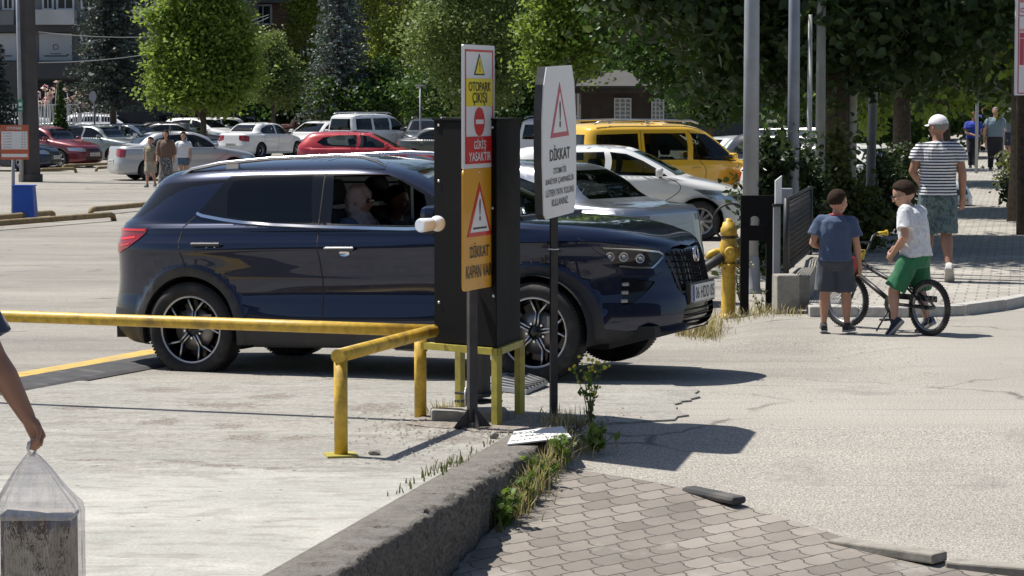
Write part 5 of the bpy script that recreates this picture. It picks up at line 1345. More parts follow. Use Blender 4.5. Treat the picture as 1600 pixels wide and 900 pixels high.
mb = MB(); mb.lathe([(.068, H0(371)), (.068, H0(367)), (.08, H0(366)), (.076, H0(356)), (.066, H0(354)), (.055, H0(347)), (.03, H0(345)), (.03, H0(341)), (0, H0(340.5))], n=28); mb.build('bonnet', M_YEL, hd)
mb = MB(); mb.lathe([(.075, H0(372)), (.075, H0(368.5))], n=24); mb.build('gasket', M_BLK, hd)
def outlet(ax, ay, L, r):
    mb = MB(); d = Vector((ax, ay, 0)).normalized(); c = Vector((0, 0, H0(393)))
    mb.lathe([(r * .9, .05), (r * .9, L - .03), (r * 1.12, L - .03), (r * 1.12, L), (r * .8, L + .004), (.0, L + .004)], c=c, M=d.to_track_quat('Z', 'Y').to_matrix(), n=24)
    p = c + d * (L + .012); mb.tube([p - d * .012, p + d * .012], .016, 5)
    return mb
outlet(.05, -1, .13, .048).build('outlet_cap', M_YEL, hd); outlet(1, .1, .12, .042).build('outlet_cap', M_YEL, hd)
mb = MB(); z = H0(395); mb.tube([(-.05, 0, z), (-.12, 0, z + .01), (-.17, -.01, z - .01), (-.20, -.01, z - .06)], [.035, .035, .034, .034], 14); mb.build('elbow', M_YEL, hd)
mb = MB(); mb.tube([(-.06, -.05, z - .03), (-.20, -.06, z - .12), (-.30, -.08, z - .20)], .045, 12); mb.build('hose_coupling', M_TRIM, hd)
# wire hoop left of the black gate post
hp = G(1158, 487); hc = P(1143, 347, hp.y + .3)
mb = MB(); mb.ring((0, 0, 0), .18, .011, axis='y', n=40, m=8); o = mb.build('hoop', M_BLK, loc=tuple(hc), label='black rubber hose hoop hanging beside the black gate frame', cat='hose'); 
# black steel gate frame
g0, g1 = G(1164, 491), G(1205, 489); Dg = (g0.y + g1.y) / 2
gf = empty('gate_frame', (g0.x, Dg, g0.z), label='matt black steel frame with an arched cut-out plate between two legs', cat='frame')
sg_ = F_PX / Dg; X_ = lambda px_: (px_ - 800) / F_PX * Dg; Z_ = lambda py: zat(py, Dg)
def wb(px0, py0, px1, py1, d, dy=0): 
    mb = MB(); mb.box(((X_(px0) + X_(px1)) / 2, Dg + dy, (Z_(py0) + Z_(py1)) / 2), (X_(px1) - X_(px0), d, Z_(py0) - Z_(py1))); return mb
at(gf, wb(1157.5, 351, 1170.5, 492, .075), 'leg', M_BOX); at(gf, wb(1197.5, 351, 1209, 492, .075), 'leg', M_BOX)
at(gf, wb(1170.6, 352, 1197.4, 375.5, .06), 'crossbar', M_BOX)
mb = MB(); pl = [(X_(1157.5), Z_(305)), (X_(1157.5), Z_(350.8)), (X_(1171), Z_(350.8))]
ac = X_(1179); ar = (X_(1187) - X_(1171)) / 2
pl += [(ac + ar * math.cos(a), Z_(345) + ar * 1.0 * math.sin(a)) for a in np.linspace(PI, 0, 12)]
pl += [(X_(1187), Z_(350.8)), (X_(1209), Z_(350.8)), (X_(1209), Z_(305))]
M = Matrix(((1, 0, 0, 0), (0, 0, 1, Dg), (0, 1, 0, 0), (0, 0, 0, 1)))
mb.prism(pl[::-1], -.03, .03, 0, M); at(gf, mb, 'plate', M_BOX)
# barrier post with white reflector head
wp = G(1217, 489); Dw = wp.y + .25; X_ = lambda px_: (px_ - 800) / F_PX * Dw; Z_ = lambda py: zat(py, Dw)
bp = empty('barrier_post', (wp.x, Dw, wp.z), label='grey square gate post topped by a slanted white reflector blade', cat='post')
mb = MB(); mb.box((wp.x, Dw, (wp.z + Z_(322)) / 2), (.065, .065, Z_(322) - wp.z), bev=.004); at(bp, mb, 'shaft', M_GALV)
mb = MB(); mb.box((wp.x, Dw, Z_(320)), (.08, .08, .02)); at(bp, mb, 'collar', M_BLK)
mb = MB(); x0, x1 = X_(1211), X_(1221); M = Matrix(((1, 0, 0, 0), (0, 0, 1, Dw), (0, 1, 0, 0), (0, 0, 0, 1)))
mb.prism([(x0, Z_(318)), (x1, Z_(318)), (x1, Z_(274)), (x0, Z_(282))], -.03, .03, 0, M); at(bp, mb, 'reflector_blade', M_WHT)
# concrete block and low wall
cb = G(1226, 490); mb = MB(); mb.box((0, 0, .17), (.21, .22, .36), .12, bev=.015); mb.build('concrete_block', M_CONC, loc=(cb.x + .02, cb.y + .12, cb.z), label='rough square concrete block at the near end of the low wall', cat='concrete block')
w0 = G(1248, 484) + Vector((0, .1, 0)); w1 = Vector((L2(33) - .12, 33, 0)); dw = w1 - w0; n_s = 16
mb = MB(); rw_ = random.Random(5)
vs_ = []
for i in range(n_s + 1):
    p = w0.lerp(w1, i / n_s); h = .30 + rw_.uniform(-.02, .02)
    for sx, z in ((-.13, -.05), (-.13, h), (.11, h + rw_.uniform(-.01, .01)), (.11, -.05)): vs_.append((p.x + sx, p.y, z))
mb.add(vs_, [(i * 4 + j, i * 4 + j + 1, i * 4 + j + 5, i * 4 + j + 4) for i in range(n_s) for j in range(3)] + [(0, 3, 2, 1)], 0)
wl = mb.build('low_wall', M_CONC, label='low rough concrete wall running back below the mesh fence', cat='wall')
# mesh fence panel on the wall
f0 = P(1229, 312, 24.0); f1_ = P(1266, 293, 27.2); b0_ = Vector((f0.x, f0.y, .36)); b1_ = Vector((f1_.x, f1_.y, .36)); zt0, zt1 = f0.z, f1_.z
fe = empty('mesh_fence', tuple(b0_), label='black welded mesh fence panel on the low wall behind the gate posts', cat='fence')
def fp_(k, z): p = b0_.lerp(b1_, k); return Vector((p.x, p.y, .36 + z * (zt0 + (zt1 - zt0) * k - .36)))
for k in (0, 1):
    mb = MB(); mb.tube([fp_(k, -.05), fp_(k, 1.02)], .028, 8); at(fe, mb, 'post', M_BLK)
mb = MB(); mb.tube([fp_(0, 1), fp_(1, 1)], .016, 8); mb.tube([fp_(0, .02), fp_(1, .02)], .016, 8); at(fe, mb, 'frame_bar', M_BLK)
mb = MB()
for i in range(1, 44): mb.tube([fp_(i / 44, .02), fp_(i / 44, 1)], .004, 4)
for i in range(1, 14): mb.tube([fp_(0, i / 14), fp_(1, i / 14)], .006, 4)
at(fe, mb, 'wire_mesh', M_BLK)
gb = P(1236, 300, 25.5); mb = MB(); mb.box((0, 0, 0), (.14, .10, .15), bev=.01)
mb.build('junction_box', M_GALV, loc=(gb.x - .02, gb.y + .35, gb.z - .05), label='small light grey junction box behind the top of the mesh fence', cat='box')
# --- poles
def pole(px_, base_y, wpx, top=9.0, lab='', lean=0.0, m=None, arm=True, ztop=None, D=None, name='street_lamp'):
    b = G(px_, base_y) if D is None else on_ground(px_, D)
    if b.y > 22 and D is not None: b.z = 0.0
    r = wpx / 2 / (F_PX / b.y); m = m or M_GALV
    e_ = empty(name, tuple(b), label=lab, cat='pole' if not arm else 'street lamp')
    T = ztop or top; L = lean * T
    mb = MB(); mb.tube([(0, 0, 0), (L * .3, 0, T * .3), (L, 0, T)], [r * 1.08, r, r * .72], 20); mb.build('shaft', m, e_)
    mb = MB(); mb.lathe([(r * 1.9, 0), (r * 1.9, .02), (r * 1.35, .05), (r * 1.2, .35), (r * 1.08, .40)], n=20); mb.build('base_collar', m, e_)
    if arm:
        mb = MB(); mb.tube([(L, 0, T), (L - .3, -.3, T + .5), (L - .8, -1.2, T + .7)], [r * .6, r * .5, r * .4], 10); mb.build('arm', m, e_)
        mb = MB(); mb.box((L - .95, -1.5, T + .72), (.3, .7, .12), rz=.3, bev=.03); mb.build('lamp_head', M_GALV, e_)
    return e_
pole(1172, 458, 24, 9, 'thick pale grey steel street lamp rising right behind the black gate frame')
pole(1239, 430, 18, 8.5, 'smooth blue-grey street lamp behind the mesh fence panel', m=worn('bluegrey_paint', (.22, .25, .30), .45, .2, var=.12, scale=6), D=28.5)
M_PG = worn('olive_grey_paint', (.24, .25, .22), .5, .1, var=.2, scale=5)
pole(1281, 400, 15, ztop=7, lab='olive grey pole just left of the ivy-covered tree trunk', m=M_PG, D=31, arm=False, name='utility_pole')
pole(1264, 400, 9, ztop=2.9, lab='short thin off-white post with a small keyhole plate near the fence', m=worn('offwhite_paint', (.42, .42, .38), .5), D=30, arm=False, name='marker_post')
pole(1330, 400, 15.5, ztop=7.5, lab='pale half-sunlit pole standing right of the ivy-covered trunk', m=worn('pale_pole_paint', (.44, .43, .36), .55, var=.2, scale=4), D=33, arm=False, name='utility_pole')
pole(1358, 400, 14, ztop=8, lab='dark grey leaning pole at the edge of the hedge', m=worn('dark_pole_paint', (.16, .175, .20), .5, .2, var=.15), D=35, arm=False, lean=.02, name='utility_pole')
# ============================================================ VEGETATION
def leaf_mat(name, c1, c2, trans=.35, tcol=None):
    if name in MATS: return MATS[name]
    m = bpy.data.materials.new(name); m.use_nodes = True; MATS[name] = m; g = NG(m); t = m.node_tree
    rnd = g.n('ShaderNodeNewGeometry').outputs['Random Per Island']
    col = g.mix(rnd, c1, c2)
    g.out(col); g.b.inputs['Roughness'].default_value = .5; g.b.inputs['Specular IOR Level'].default_value = .35
    tr = g.n('ShaderNodeBsdfTranslucent'); tc = tcol or tuple(min(1, a * b) for a, b in zip(c2, (2.0, 2.1, 1.0)))
    g.link(g.mix(rnd, tuple(x * .7 for x in tc), tc), tr.inputs[0])
    mx = g.n('ShaderNodeMixShader', {0: trans}); out = [n for n in t.nodes if n.type == 'OUTPUT_MATERIAL'][0]
    g.link(g.b.outputs[0], mx.inputs[1]); g.link(tr.outputs[0], mx.inputs[2]); g.link(mx.outputs[0], out.inputs[0])
    return m
LEAFSHAPES = {
    'diamond': (np.array([(0, -.5), (.32, 0), (0, .5), (-.32, 0)]), np.array([(0, 1, 2, 3)])),
    'needle': (np.array([(0, -.5), (.13, 0), (0, .5), (-.13, 0)]), np.array([(0, 1, 2, 3)])),
    'heart': (np.array([(0, -.42), (.30, -.46), (.44, -.12), (.26, .28), (0, .58), (-.26, .28), (-.44, -.12), (-.30, -.46)]), np.array([(0, 1, 2, 3, 4, 5, 6, 7)])),
}
def leaf_mesh(name, pos, size, m, parent, shape='diamond', up=.4, seed=0, dirs=None, droop=0.0, **kw):
    r = np.random.default_rng(seed); n = len(pos); sh, fc = LEAFSHAPES[shape]
    nrm = r.normal(size=(n, 3)); nrm[:, 2] = np.abs(nrm[:, 2]) * (1 - up) + up * 1.5 * np.abs(r.normal(size=n)); nrm /= np.linalg.norm(nrm, axis=1, keepdims=True)
    d = r.normal(size=(n, 3)) if dirs is None else dirs + r.normal(size=(n, 3)) * .35
    d[:, 2] -= droop
    d -= nrm * (d * nrm).sum(1, keepdims=True); d /= np.maximum(np.linalg.norm(d, axis=1, keepdims=True), 1e-6)
    s = np.cross(d, nrm); sz = size * r.uniform(.6, 1.3, n)
    V = pos[:, None, :] + (s[:, None, :] * sh[None, :, 0, None] + d[:, None, :] * sh[None, :, 1, None]) * sz[:, None, None]
    k = len(sh)
    if k == 8:
        V = V + nrm[:, None, :] * (np.abs(sh[None, :, 0, None]) * .35) * sz[:, None, None]
    V = V.reshape(-1, 3); Fc = (np.arange(n)[:, None, None] * k + fc[None]).reshape(-1, fc.shape[1])
    return mesh_np(name, V, Fc, m, parent, smooth=False, **kw)
def blob_points(blobs, n, seed, clump=.28, per=34, shell=.55):
    """leaf positions: clumps scattered through ellipsoid lobes, denser towards the outside"""
    r = np.random.default_rng(seed); out = []; ex = []
    if shell > .4:
        for b in blobs:
            for _ in range(7):
                d = r.normal(size=3); d /= np.linalg.norm(d); k = r.uniform(.16, .34); ex.append((b[0] + d[0] * b[3] * .95, b[1] + d[1] * b[4] * .95, b[2] + d[2] * b[5] * .95, b[3] * k, b[4] * k, b[5] * k))
    blobs = list(blobs) + ex
    vol = np.array([b[3] * b[4] * b[5] for b in blobs]) ** .75; vol /= vol.sum()
    for b, v in zip(blobs, vol):
        nc = max(3, int(n * v / per)); d = r.normal(size=(nc, 3)); d /= np.linalg.norm(d, axis=1, keepdims=True)
        rad = r.uniform(shell, 1.04, nc) ** .8 * (1 + .22 * np.sin(d[:, 0] * 5 + seed) * np.cos(d[:, 2] * 6 + seed * 2) + .12 * np.sin(d[:, 0] * 13 + d[:, 2] * 9 + seed))
        ho = np.sin(d[:, 0] * 9 + seed * 3) * np.cos(d[:, 2] * 8 + seed) * np.sin(d[:, 1] * 7 + 1); keep = ho < .16 + .3 * r.random(nc); d = d[keep]; rad = rad[keep]; nc = len(d)
        c = np.array(b[:3]) + d * rad[:, None] * np.array(b[3:6])
        cs = clump * r.uniform(.6, 1.4, nc)
        m_ = max(4, int(per))
        p = c[:, None, :] + r.normal(size=(nc, m_, 3)) * cs[:, None, None] * np.array([1, 1, .7])
        out.append(p.reshape(-1, 3))
    return np.concatenate(out)
M_BARK = worn('tree_bark', (.11, .085, .065), .9, var=.5, scale=16, bump=1.0, dirt_amt=.2)
def leafy_tree(X, D, z0, trunk_h, trunk_r, blobs, n, leaf, m, seed, label, group='trees beyond the car park', shape='diamond', clump=.28, per=34, shell=.55, limbs=7, cat='tree', name='tree', up=.4, lean=0):
    root = empty(name, (X, D, z0), label=label, cat=cat, group=group)
    r = random.Random(seed); mb = MB()
    mb.tube([(0, 0, -.1), (r.uniform(-.05, .05), 0, trunk_h * .4), (lean, 0, trunk_h)], [trunk_r * 1.25, trunk_r, trunk_r * .8], 12)
    for i in range(limbs):
        b = blobs[r.randrange(len(blobs))]; a = r.uniform(0, 2 * PI); k = r.uniform(.5, .9)
        tip = Vector((b[0] + math.cos(a) * b[3] * k, b[1] + math.sin(a) * b[4] * k, b[2] + r.uniform(-.3, .7) * b[5]))
        st = Vector((lean * .8, 0, trunk_h * r.uniform(.75, 1.0))); mid = st.lerp(tip, .5) + Vector((0, 0, .15 * (tip - st).length))
        mb.tube([st, mid, tip], [trunk_r * .55, trunk_r * .3, trunk_r * .08], 7)
    mb.build('trunk', M_BARK, root)
    leaf_mesh('crown', blob_points(blobs, n, seed, clump, per, shell), leaf, m, root, shape, up, seed)
    return root
def conifer(px_, D, base_z, apex, hw, n, m, seed, label, needle=.16, group='trees beyond the car park', name='spruce_tree', z0=-.45, cat='tree'):
    """whorled drooping branches carrying needle sprays; hw = half width at base_z"""
    X = (px_ - 800) / F_PX * D; r = np.random.default_rng(seed); root = empty(name, (X, D, z0), label=label, cat=cat, group=group)
    H = apex - z0; zb = base_z - z0; mb = MB(); mb.tube([(0, 0, -.1), (0, 0, H * .6), (0, 0, H)], [.14, .08, .02], 10)
    pos, dirs = [], []; z = zb; step = .17
    while z < H - .1:
        k = (H - z) / (H - zb); L = hw * k * 1.0
        nb = max(5, int(9 * k + 4)); a0 = r.uniform(0, 6.28)
        for j in range(nb):
            a = a0 + 2 * PI * j / nb + r.uniform(-.25, .25); l = L * r.uniform(.7, 1.15); q = max(6, int(n * l * .02))
            t = np.linspace(.15, 1, q) ** .8
            droop = -.22 * l * t ** 1.6 + .10 * l * t ** 4
            bx, by = math.cos(a), math.sin(a); wdt = .22 * l * (1 - t * .7)
            for rep in range(5):
                sd = r.normal(size=q) * wdt * .55
                p = np.stack([bx * l * t - by * sd, by * l * t + bx * sd, z + droop - np.abs(sd) * .25 + r.normal(size=q) * .035], 1)
                d = np.stack([bx - by * np.sign(sd) * .8, by + bx * np.sign(sd) * .8, np.full(q, -.15)], 1)
                pos.append(p); dirs.append(d)
            if l > .5: mb.tube([(0, 0, z), (bx * l * .5, by * l * .5, z - .05 * l), (bx * l * .9, by * l * .9, z - .17 * l)], [.022, .014, .005], 4, caps=False)
        z += step * r.uniform(.8, 1.2)
    mb.build('trunk', M_BARK, root)
    leaf_mesh('crown', np.concatenate(pos), needle, m, root, 'diamond', .75, seed, np.concatenate(dirs))
    return root
def Xp(px_, D): return (px_ - 800) / F_PX * D
G_MAPLE = leaf_mat('maple_leaves', (.10, .17, .03), (.22, .30, .055), .45, (.34, .46, .07))
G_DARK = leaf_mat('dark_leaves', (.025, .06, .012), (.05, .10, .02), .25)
G_OLIVE = leaf_mat('olive_leaves', (.075, .12, .035), (.19, .235, .075), .4, (.26, .34, .09))
G_YEL = leaf_mat('yellowgreen_leaves', (.12, .17, .03), (.28, .33, .06), .45, (.38, .45, .08))
G_BLUE = leaf_mat('blue_needles', (.06, .085, .085), (.17, .21, .22), .1)
G_SPR = leaf_mat('dark_needles', (.028, .042, .040), (.075, .098, .090), .1)
G_LIND = leaf_mat('linden_leaves', (.018, .038, .014), (.05, .085, .026), .25, (.13, .19, .035))
G_BRT = leaf_mat('bright_leaves', (.09, .15, .028), (.19, .27, .05), .45, (.32, .44, .06))
G_SHR = leaf_mat('shrub_leaves', (.014, .03, .012), (.04, .062, .024), .2)
G_IVY = leaf_mat('ivy_leaves', (.045, .06, .018), (.12, .13, .04), .25)
G_BRN = leaf_mat('brown_leaves', (.10, .07, .03), (.16, .12, .05), .3)

zg = -.45
conifer(178, 104, 1.7, 12.5, 1.95, 34, G_SPR, 3, 'tall dark blue-green spruce in front of the grey building on the left', .17)
conifer(-14, 100, .6, 6.0, 1.25, 34, G_SPR, 4, 'dark spruce cut by the left edge of the photo', .17)
conifer(532, 118, 1.25, 10.0, 2.25, 34, G_BLUE, 5, 'silvery blue spruce behind the white van in the car park', .16)
conifer(96, 98, -.2, 2.62, .52, 60, leaf_mat('thuja_leaves', (.03, .06, .015), (.07, .12, .03), .15), 6, 'small round-topped green conifer bush by the white railing', .13, name='conifer_bush', cat='bush')
def tree_px(px_, D, blobs_px, n, leaf, m, seed, label, th=2.0, tr=.11, tpx=None, **kw):
    """blobs given as (px, py, half width px, half height px) at distance D"""
    s = F_PX / D; X0 = Xp(tpx if tpx is not None else px_, D); z0 = gz(X0, D)
    bl = [(Xp(a, D) - X0, dy, zat(b, D) - z0, w_ / s, w_ / s * .95, h_ / s) for (a, b, w_, h_, dy) in blobs_px]
    return leafy_tree(X0, D, z0, th, tr, bl, n, leaf, m, seed, label, **kw)
tree_px(318, 88, [(325, 20, 34, 40, 0), (300, 78, 36, 30, -.3), (346, 84, 34, 30, .3), (318, 125, 44, 26, 0), (252, 124, 22, 20, 0), (280, 112, 24, 22, .4), (380, 112, 20, 24, 0), (362, 134, 24, 18, -.2), (284, 152, 28, 15, -.2), (336, 158, 34, 13, .1), (272, 48, 24, 24, .2), (290, 8, 26, 26, 0), (366, 46, 22, 26, 0), (356, 4, 24, 24, .2), (312, -50, 50, 46, 0), (258, 84, 18, 17, .3), (388, 78, 13, 15, 0), (248, 30, 12, 14, 0)], 38000, .155, G_MAPLE, 11, 'bright green broadleaf tree standing among the cars on the left', th=2.1, tpx=319)
tree_px(425, 116, [(425, 112, 32, 48, 0), (418, 76, 20, 22, 0), (440, 135, 24, 28, 0)], 15000, .14, G_OLIVE, 12, 'small olive green tree beside the brick building', th=2.0, tpx=428)
tree_px(480, 126, [(480, 60, 30, 90, 0), (470, 130, 20, 30, 0), (486, -20, 30, 60, 0)], 13000, .16, G_YEL, 13, 'slim yellow-green tree just left of the blue spruce', th=2.4)
tree_px(625, 124, [(620, 30, 55, 70, 0), (600, 100, 40, 60, 0), (660, 90, 40, 60, .5), (640, 150, 46, 32, 0), (590, -50, 60, 60, 0)], 28000, .16, G_YEL, 14, 'yellow-green tree spreading behind the blue spruce to its right', th=2.2)
tree_px(745, 84, [(740, 40, 95, 62, 0), (700, 70, 52, 60, 0), (800, 80, 52, 66, 0), (745, 130, 62, 48, .3), (745, -50, 90, 60, 0)], 40000, .13, G_OLIVE, 15, 'broad round olive green tree directly behind the exit sign', th=2.0)
tree_px(880, 74, [(870, 40, 50, 60, 0), (905, 70, 40, 50, 0), (850, 95, 20, 28, 0), (890, -40, 60, 60, 0), (935, 20, 40, 60, 0)], 22000, .14, G_BRT, 16, 'lighter green tree between the white sign and the kiosk', th=2.6)
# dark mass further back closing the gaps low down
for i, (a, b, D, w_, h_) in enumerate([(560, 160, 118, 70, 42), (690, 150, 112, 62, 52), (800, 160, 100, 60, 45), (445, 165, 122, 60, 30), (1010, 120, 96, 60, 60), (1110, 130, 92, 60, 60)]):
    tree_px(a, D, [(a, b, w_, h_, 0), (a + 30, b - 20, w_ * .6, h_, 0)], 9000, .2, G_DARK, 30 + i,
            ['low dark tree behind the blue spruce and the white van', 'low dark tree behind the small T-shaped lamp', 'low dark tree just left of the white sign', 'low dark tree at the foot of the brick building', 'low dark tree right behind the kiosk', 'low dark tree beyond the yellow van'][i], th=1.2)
# near lindens along the footpath
def linden(X, D, blobs, n, leaf, m, seed, label, tr=.16, th=2.6, **kw):
    return leafy_tree(X, D, 0, th, tr, blobs, n, leaf, m, seed, label, group='lindens along the footpath', shape='heart', per=26, clump=.24, limbs=12, **kw)
linden(Xp(1310, 33), 33, [(-2.7, 1.2, 6.3, 1.9, 4.0, 1.2), (-.3, 0, 5.2, 3.3, 2.4, 2.4), (-1.8, 2.2, 5.3, 2.8, 1.7, 1.6), (.6, 2.6, 5.6, 2.6, 1.6, 1.5), (-1.9, -.2, 4.25, 1.4, 1.6, 1.5), (-1.35, 0, 2.75, .85, 1.1, .9), (1.3, 0, 3.6, 1.7, 1.8, 1.35), (0, .2, 3.3, 1.8, 1.8, 1.1), (-.9, .4, 3.0, 1.2, 1.2, .9), (2.2, .2, 4.1, 1.3, 1.5, 1.2)],
       66000, .135, G_LIND, 21, 'near linden tree with a broad dark crown and ivy on its trunk', tr=.17)
linden(Xp(1405, 44), 44, [(0, 0, 5.0, 2.8, 2.4, 2.6), (1.2, 0, 3.3, 1.7, 1.6, 1.15), (-.6, 0, 3.2, 1.6, 1.6, 1.1)], 24000, .14, G_LIND, 22, 'second linden overhanging the path behind the man in the cap')
linden(Xp(1470, 58), 58, [(0, 0, 4.6, 3.0, 2.6, 2.7), (1.4, 0, 2.9, 1.5, 1.6, 1.0), (-1.6, .3, 2.9, 1.4, 1.4, 1.3)], 22000, .16, G_BRT, 23, 'brighter green linden above the woman in blue')
linden(Xp(1590, 40), 40, [(.3, 0, 4.4, 1.5, 1.8, 1.9), (-.3, .3, 3.6, 1.2, 1.2, .9)], 17000, .13, G_BRT, 24, 'sunlit light green tree behind the board at the right edge', tr=.14)
linden(Xp(1560, 95), 95, [(0, 0, 4.2, 4.2, 3, 3.6), (-3, 0, 3.0, 3, 2, 2.2), (3.5, 0, 3, 3, 2, 2.4)], 22000, .2, G_DARK, 25, 'farthest dark tree closing the end of the footpath')
linden(Xp(1430, 84), 84, [(0, 0, 3.4, 3.2, 2, 3.0), (-2.5, 0, 3.4, 2.4, 2, 2.8)], 15000, .2, G_DARK, 26, 'dark tree behind the parked cars left of the footpath')
linden(Xp(1240, 70), 70, [(0, 0, 4.2, 3.0, 2, 2.6), (-2.8, 0, 4.2, 2.6, 2, 2.4)], 16000, .18, G_DARK, 27, 'dark tree behind the blue-grey street lamp')
def shrub(px_, D, blobs, n, leaf, m, seed, label, z=0.0, group='shrubs beside the footpath', name='shrub', stem=True, shape='diamond', X=None):
    root = empty(name, (Xp(px_, D) if X is None else X, D, z), label=label, cat='shrub', group=group)
    mb = MB(); r = random.Random(seed)
    for i in range(7):
        b = blobs[r.randrange(len(blobs))]; mb.tube([(b[0] * .3, b[1] * .3, 0), (b[0] + r.uniform(-.5, .5) * b[3], b[1] + r.uniform(-.5, .5) * b[4], b[2] + b[5] * .4)], [.014, .005], 5)
    mb.build('stems', M_BARK, root); leaf_mesh('foliage', blob_points(blobs, n, seed, .10, 16, .3), leaf, m, root, shape, .4, seed)
    return root
shrub(1200, 28.5, [(0, 0, .7, .24, .25, .6), (.05, 0, 1.35, .2, .2, .4)], 3200, .075, G_SHR, 41, 'dark leafy shrub behind the gate frame and lamp post', z=-.1, shape='heart')
shrub(1303, 32, [(0, 0, .6, .22, .2, .5), (.0, 0, 1.3, .12, .12, .5)], 2400, .07, G_IVY, 42, 'yellowish ivy climbing round the near linden trunk', shape='heart')
shrub(1335, 32, [(0, 0, .5, .4, .3, .45)], 2500, .07, G_IVY, 43, 'low ivy at the foot of the pale half-sunlit pole', shape='heart')
shrub(1396, 38, [(0, 0, .62, .30, .5, .6), (.12, .5, .7, .25, .5, .5), (-.3, 0, .5, .25, .4, .4)], 6000, .07, G_SHR, 44, 'large dark shrub beside the path left of the man in the cap', shape='heart')
shrub(1372, 36, [(0, 0, .6, .24, .3, .55)], 2600, .07, G_SHR, 45, 'dark shrub between the leaning grey pole and the large shrub', shape='heart')
shrub(1250, 29, [(0, 0, .8, .28, .3, .7)], 3000, .07, G_SHR, 46, 'dark shrub behind the mesh fence panel', shape='heart')
shrub(1600, 52, [(0, 0, .5, .5, .5, .45), (.5, .3, .45, .4, .4, .4)], 4000, .09, G_IVY, 47, 'sunlit green shrub at the right edge beside the footpath', z=.08)
shrub(1592, 45, [(0, 0, .25, .3, .3, .22)], 1500, .08, G_SHR, 48, 'low dark shrub at the right edge nearest the pavement', z=.08)
# --- weeds
def blade_clump(name, bases, hgt, m, seed, wd=.006, spread=.5, **kw):
    r = np.random.default_rng(seed); n = len(bases); V = []; Fc = []
    a = r.uniform(0, 2 * PI, n); l = hgt * r.uniform(.4, 1.2, n); sp = spread * r.uniform(.1, 1, n)
    for i in range(n):
        b = bases[i]; d = np.array([math.cos(a[i]), math.sin(a[i]), 0]); s = np.array([-d[1], d[0], 0]) * wd * r.uniform(.6, 1.3)
        k = len(V); m1 = b + d * l[i] * sp[i] * .35 + np.array([0, 0, l[i] * .55]); t = b + d * l[i] * sp[i] + np.array([0, 0, l[i] * (1 - .35 * sp[i])])
        V += [b - s, b + s, m1 + s * .8, m1 - s * .8, t + s * .15, t - s * .15]; Fc += [(k, k + 1, k + 2, k + 3), (k + 3, k + 2, k + 4, k + 5)]
    return mesh_np(name, V, Fc, m, smooth=False, **kw)
G_DRY = leaf_mat('dry_grass', (.17, .13, .07), (.42, .36, .23), .2)
G_GRS = leaf_mat('green_grass', (.04, .055, .018), (.12, .13, .05), .25)
G_WEED = leaf_mat('weed_leaves', (.05, .10, .015), (.13, .20, .04), .35)
rng = np.random.default_rng(77)
def scatter(cx, cy, n, sx, sy): return np.array([(lambda q: (q.x, q.y, q.z + .005))(G(float(a), float(b))) for a, b in zip(rng.normal(cx, sx, n), rng.normal(cy, sy, n))])
blade_clump('dry_grass_tuft', scatter(1102, 522, 420, 13, 5), .19, G_DRY, 1, .005, .8, label='straw-coloured dry grass tuft in front of the SUV bumper', cat='grass tuft')
blade_clump('dry_grass_tuft', scatter(1068, 524, 90, 8, 2), .10, G_DRY, 2, .005, .9, label='small dry grass tuft at the left of the straw-coloured one', cat='grass tuft')
blade_clump('grass', np.concatenate([scatter(1175, 492, 170, 24, 4), scatter(1140, 500, 80, 20, 4), scatter(1235, 493, 60, 18, 2)]), .11, G_DRY, 3, .004, .8, kind='stuff')
wp_ = [(x, KX(D) + .05 + abs(rng.normal(0, .05)), D) for x, D in ((0, d) for d in rng.uniform(13.4, 14.8, 600))]
pts = np.array([(a, D, .12 * (D - 15.5) + .01) for _, a, D in wp_])
blade_clump('grass', pts, .17, G_DRY, 4, .004, .7, kind='stuff')
blade_clump('grass', np.array([(KX(D) + .04 + abs(rng.normal(0, .05)), D, .12 * (D - 15.5) + .01) for D in rng.uniform(13.2, 14.7, 200)]), .13, G_GRS, 5, .006, .6, kind='stuff')
blade_clump('grass', np.array([(KX(D) - .30 + rng.normal(0, .03), D, .012) for D in list(rng.uniform(13.3, 13.9, 60)) + list(rng.uniform(12.6, 15, 50))]), .055, G_GRS, 6, .004, .7, kind='stuff')
blade_clump('grass', np.concatenate([scatter(885, 668, 200, 22, 4), scatter(690, 652, 70, 12, 2), scatter(920, 700, 120, 16, 8)]), .11, G_DRY, 7, .004, .8, kind='stuff')
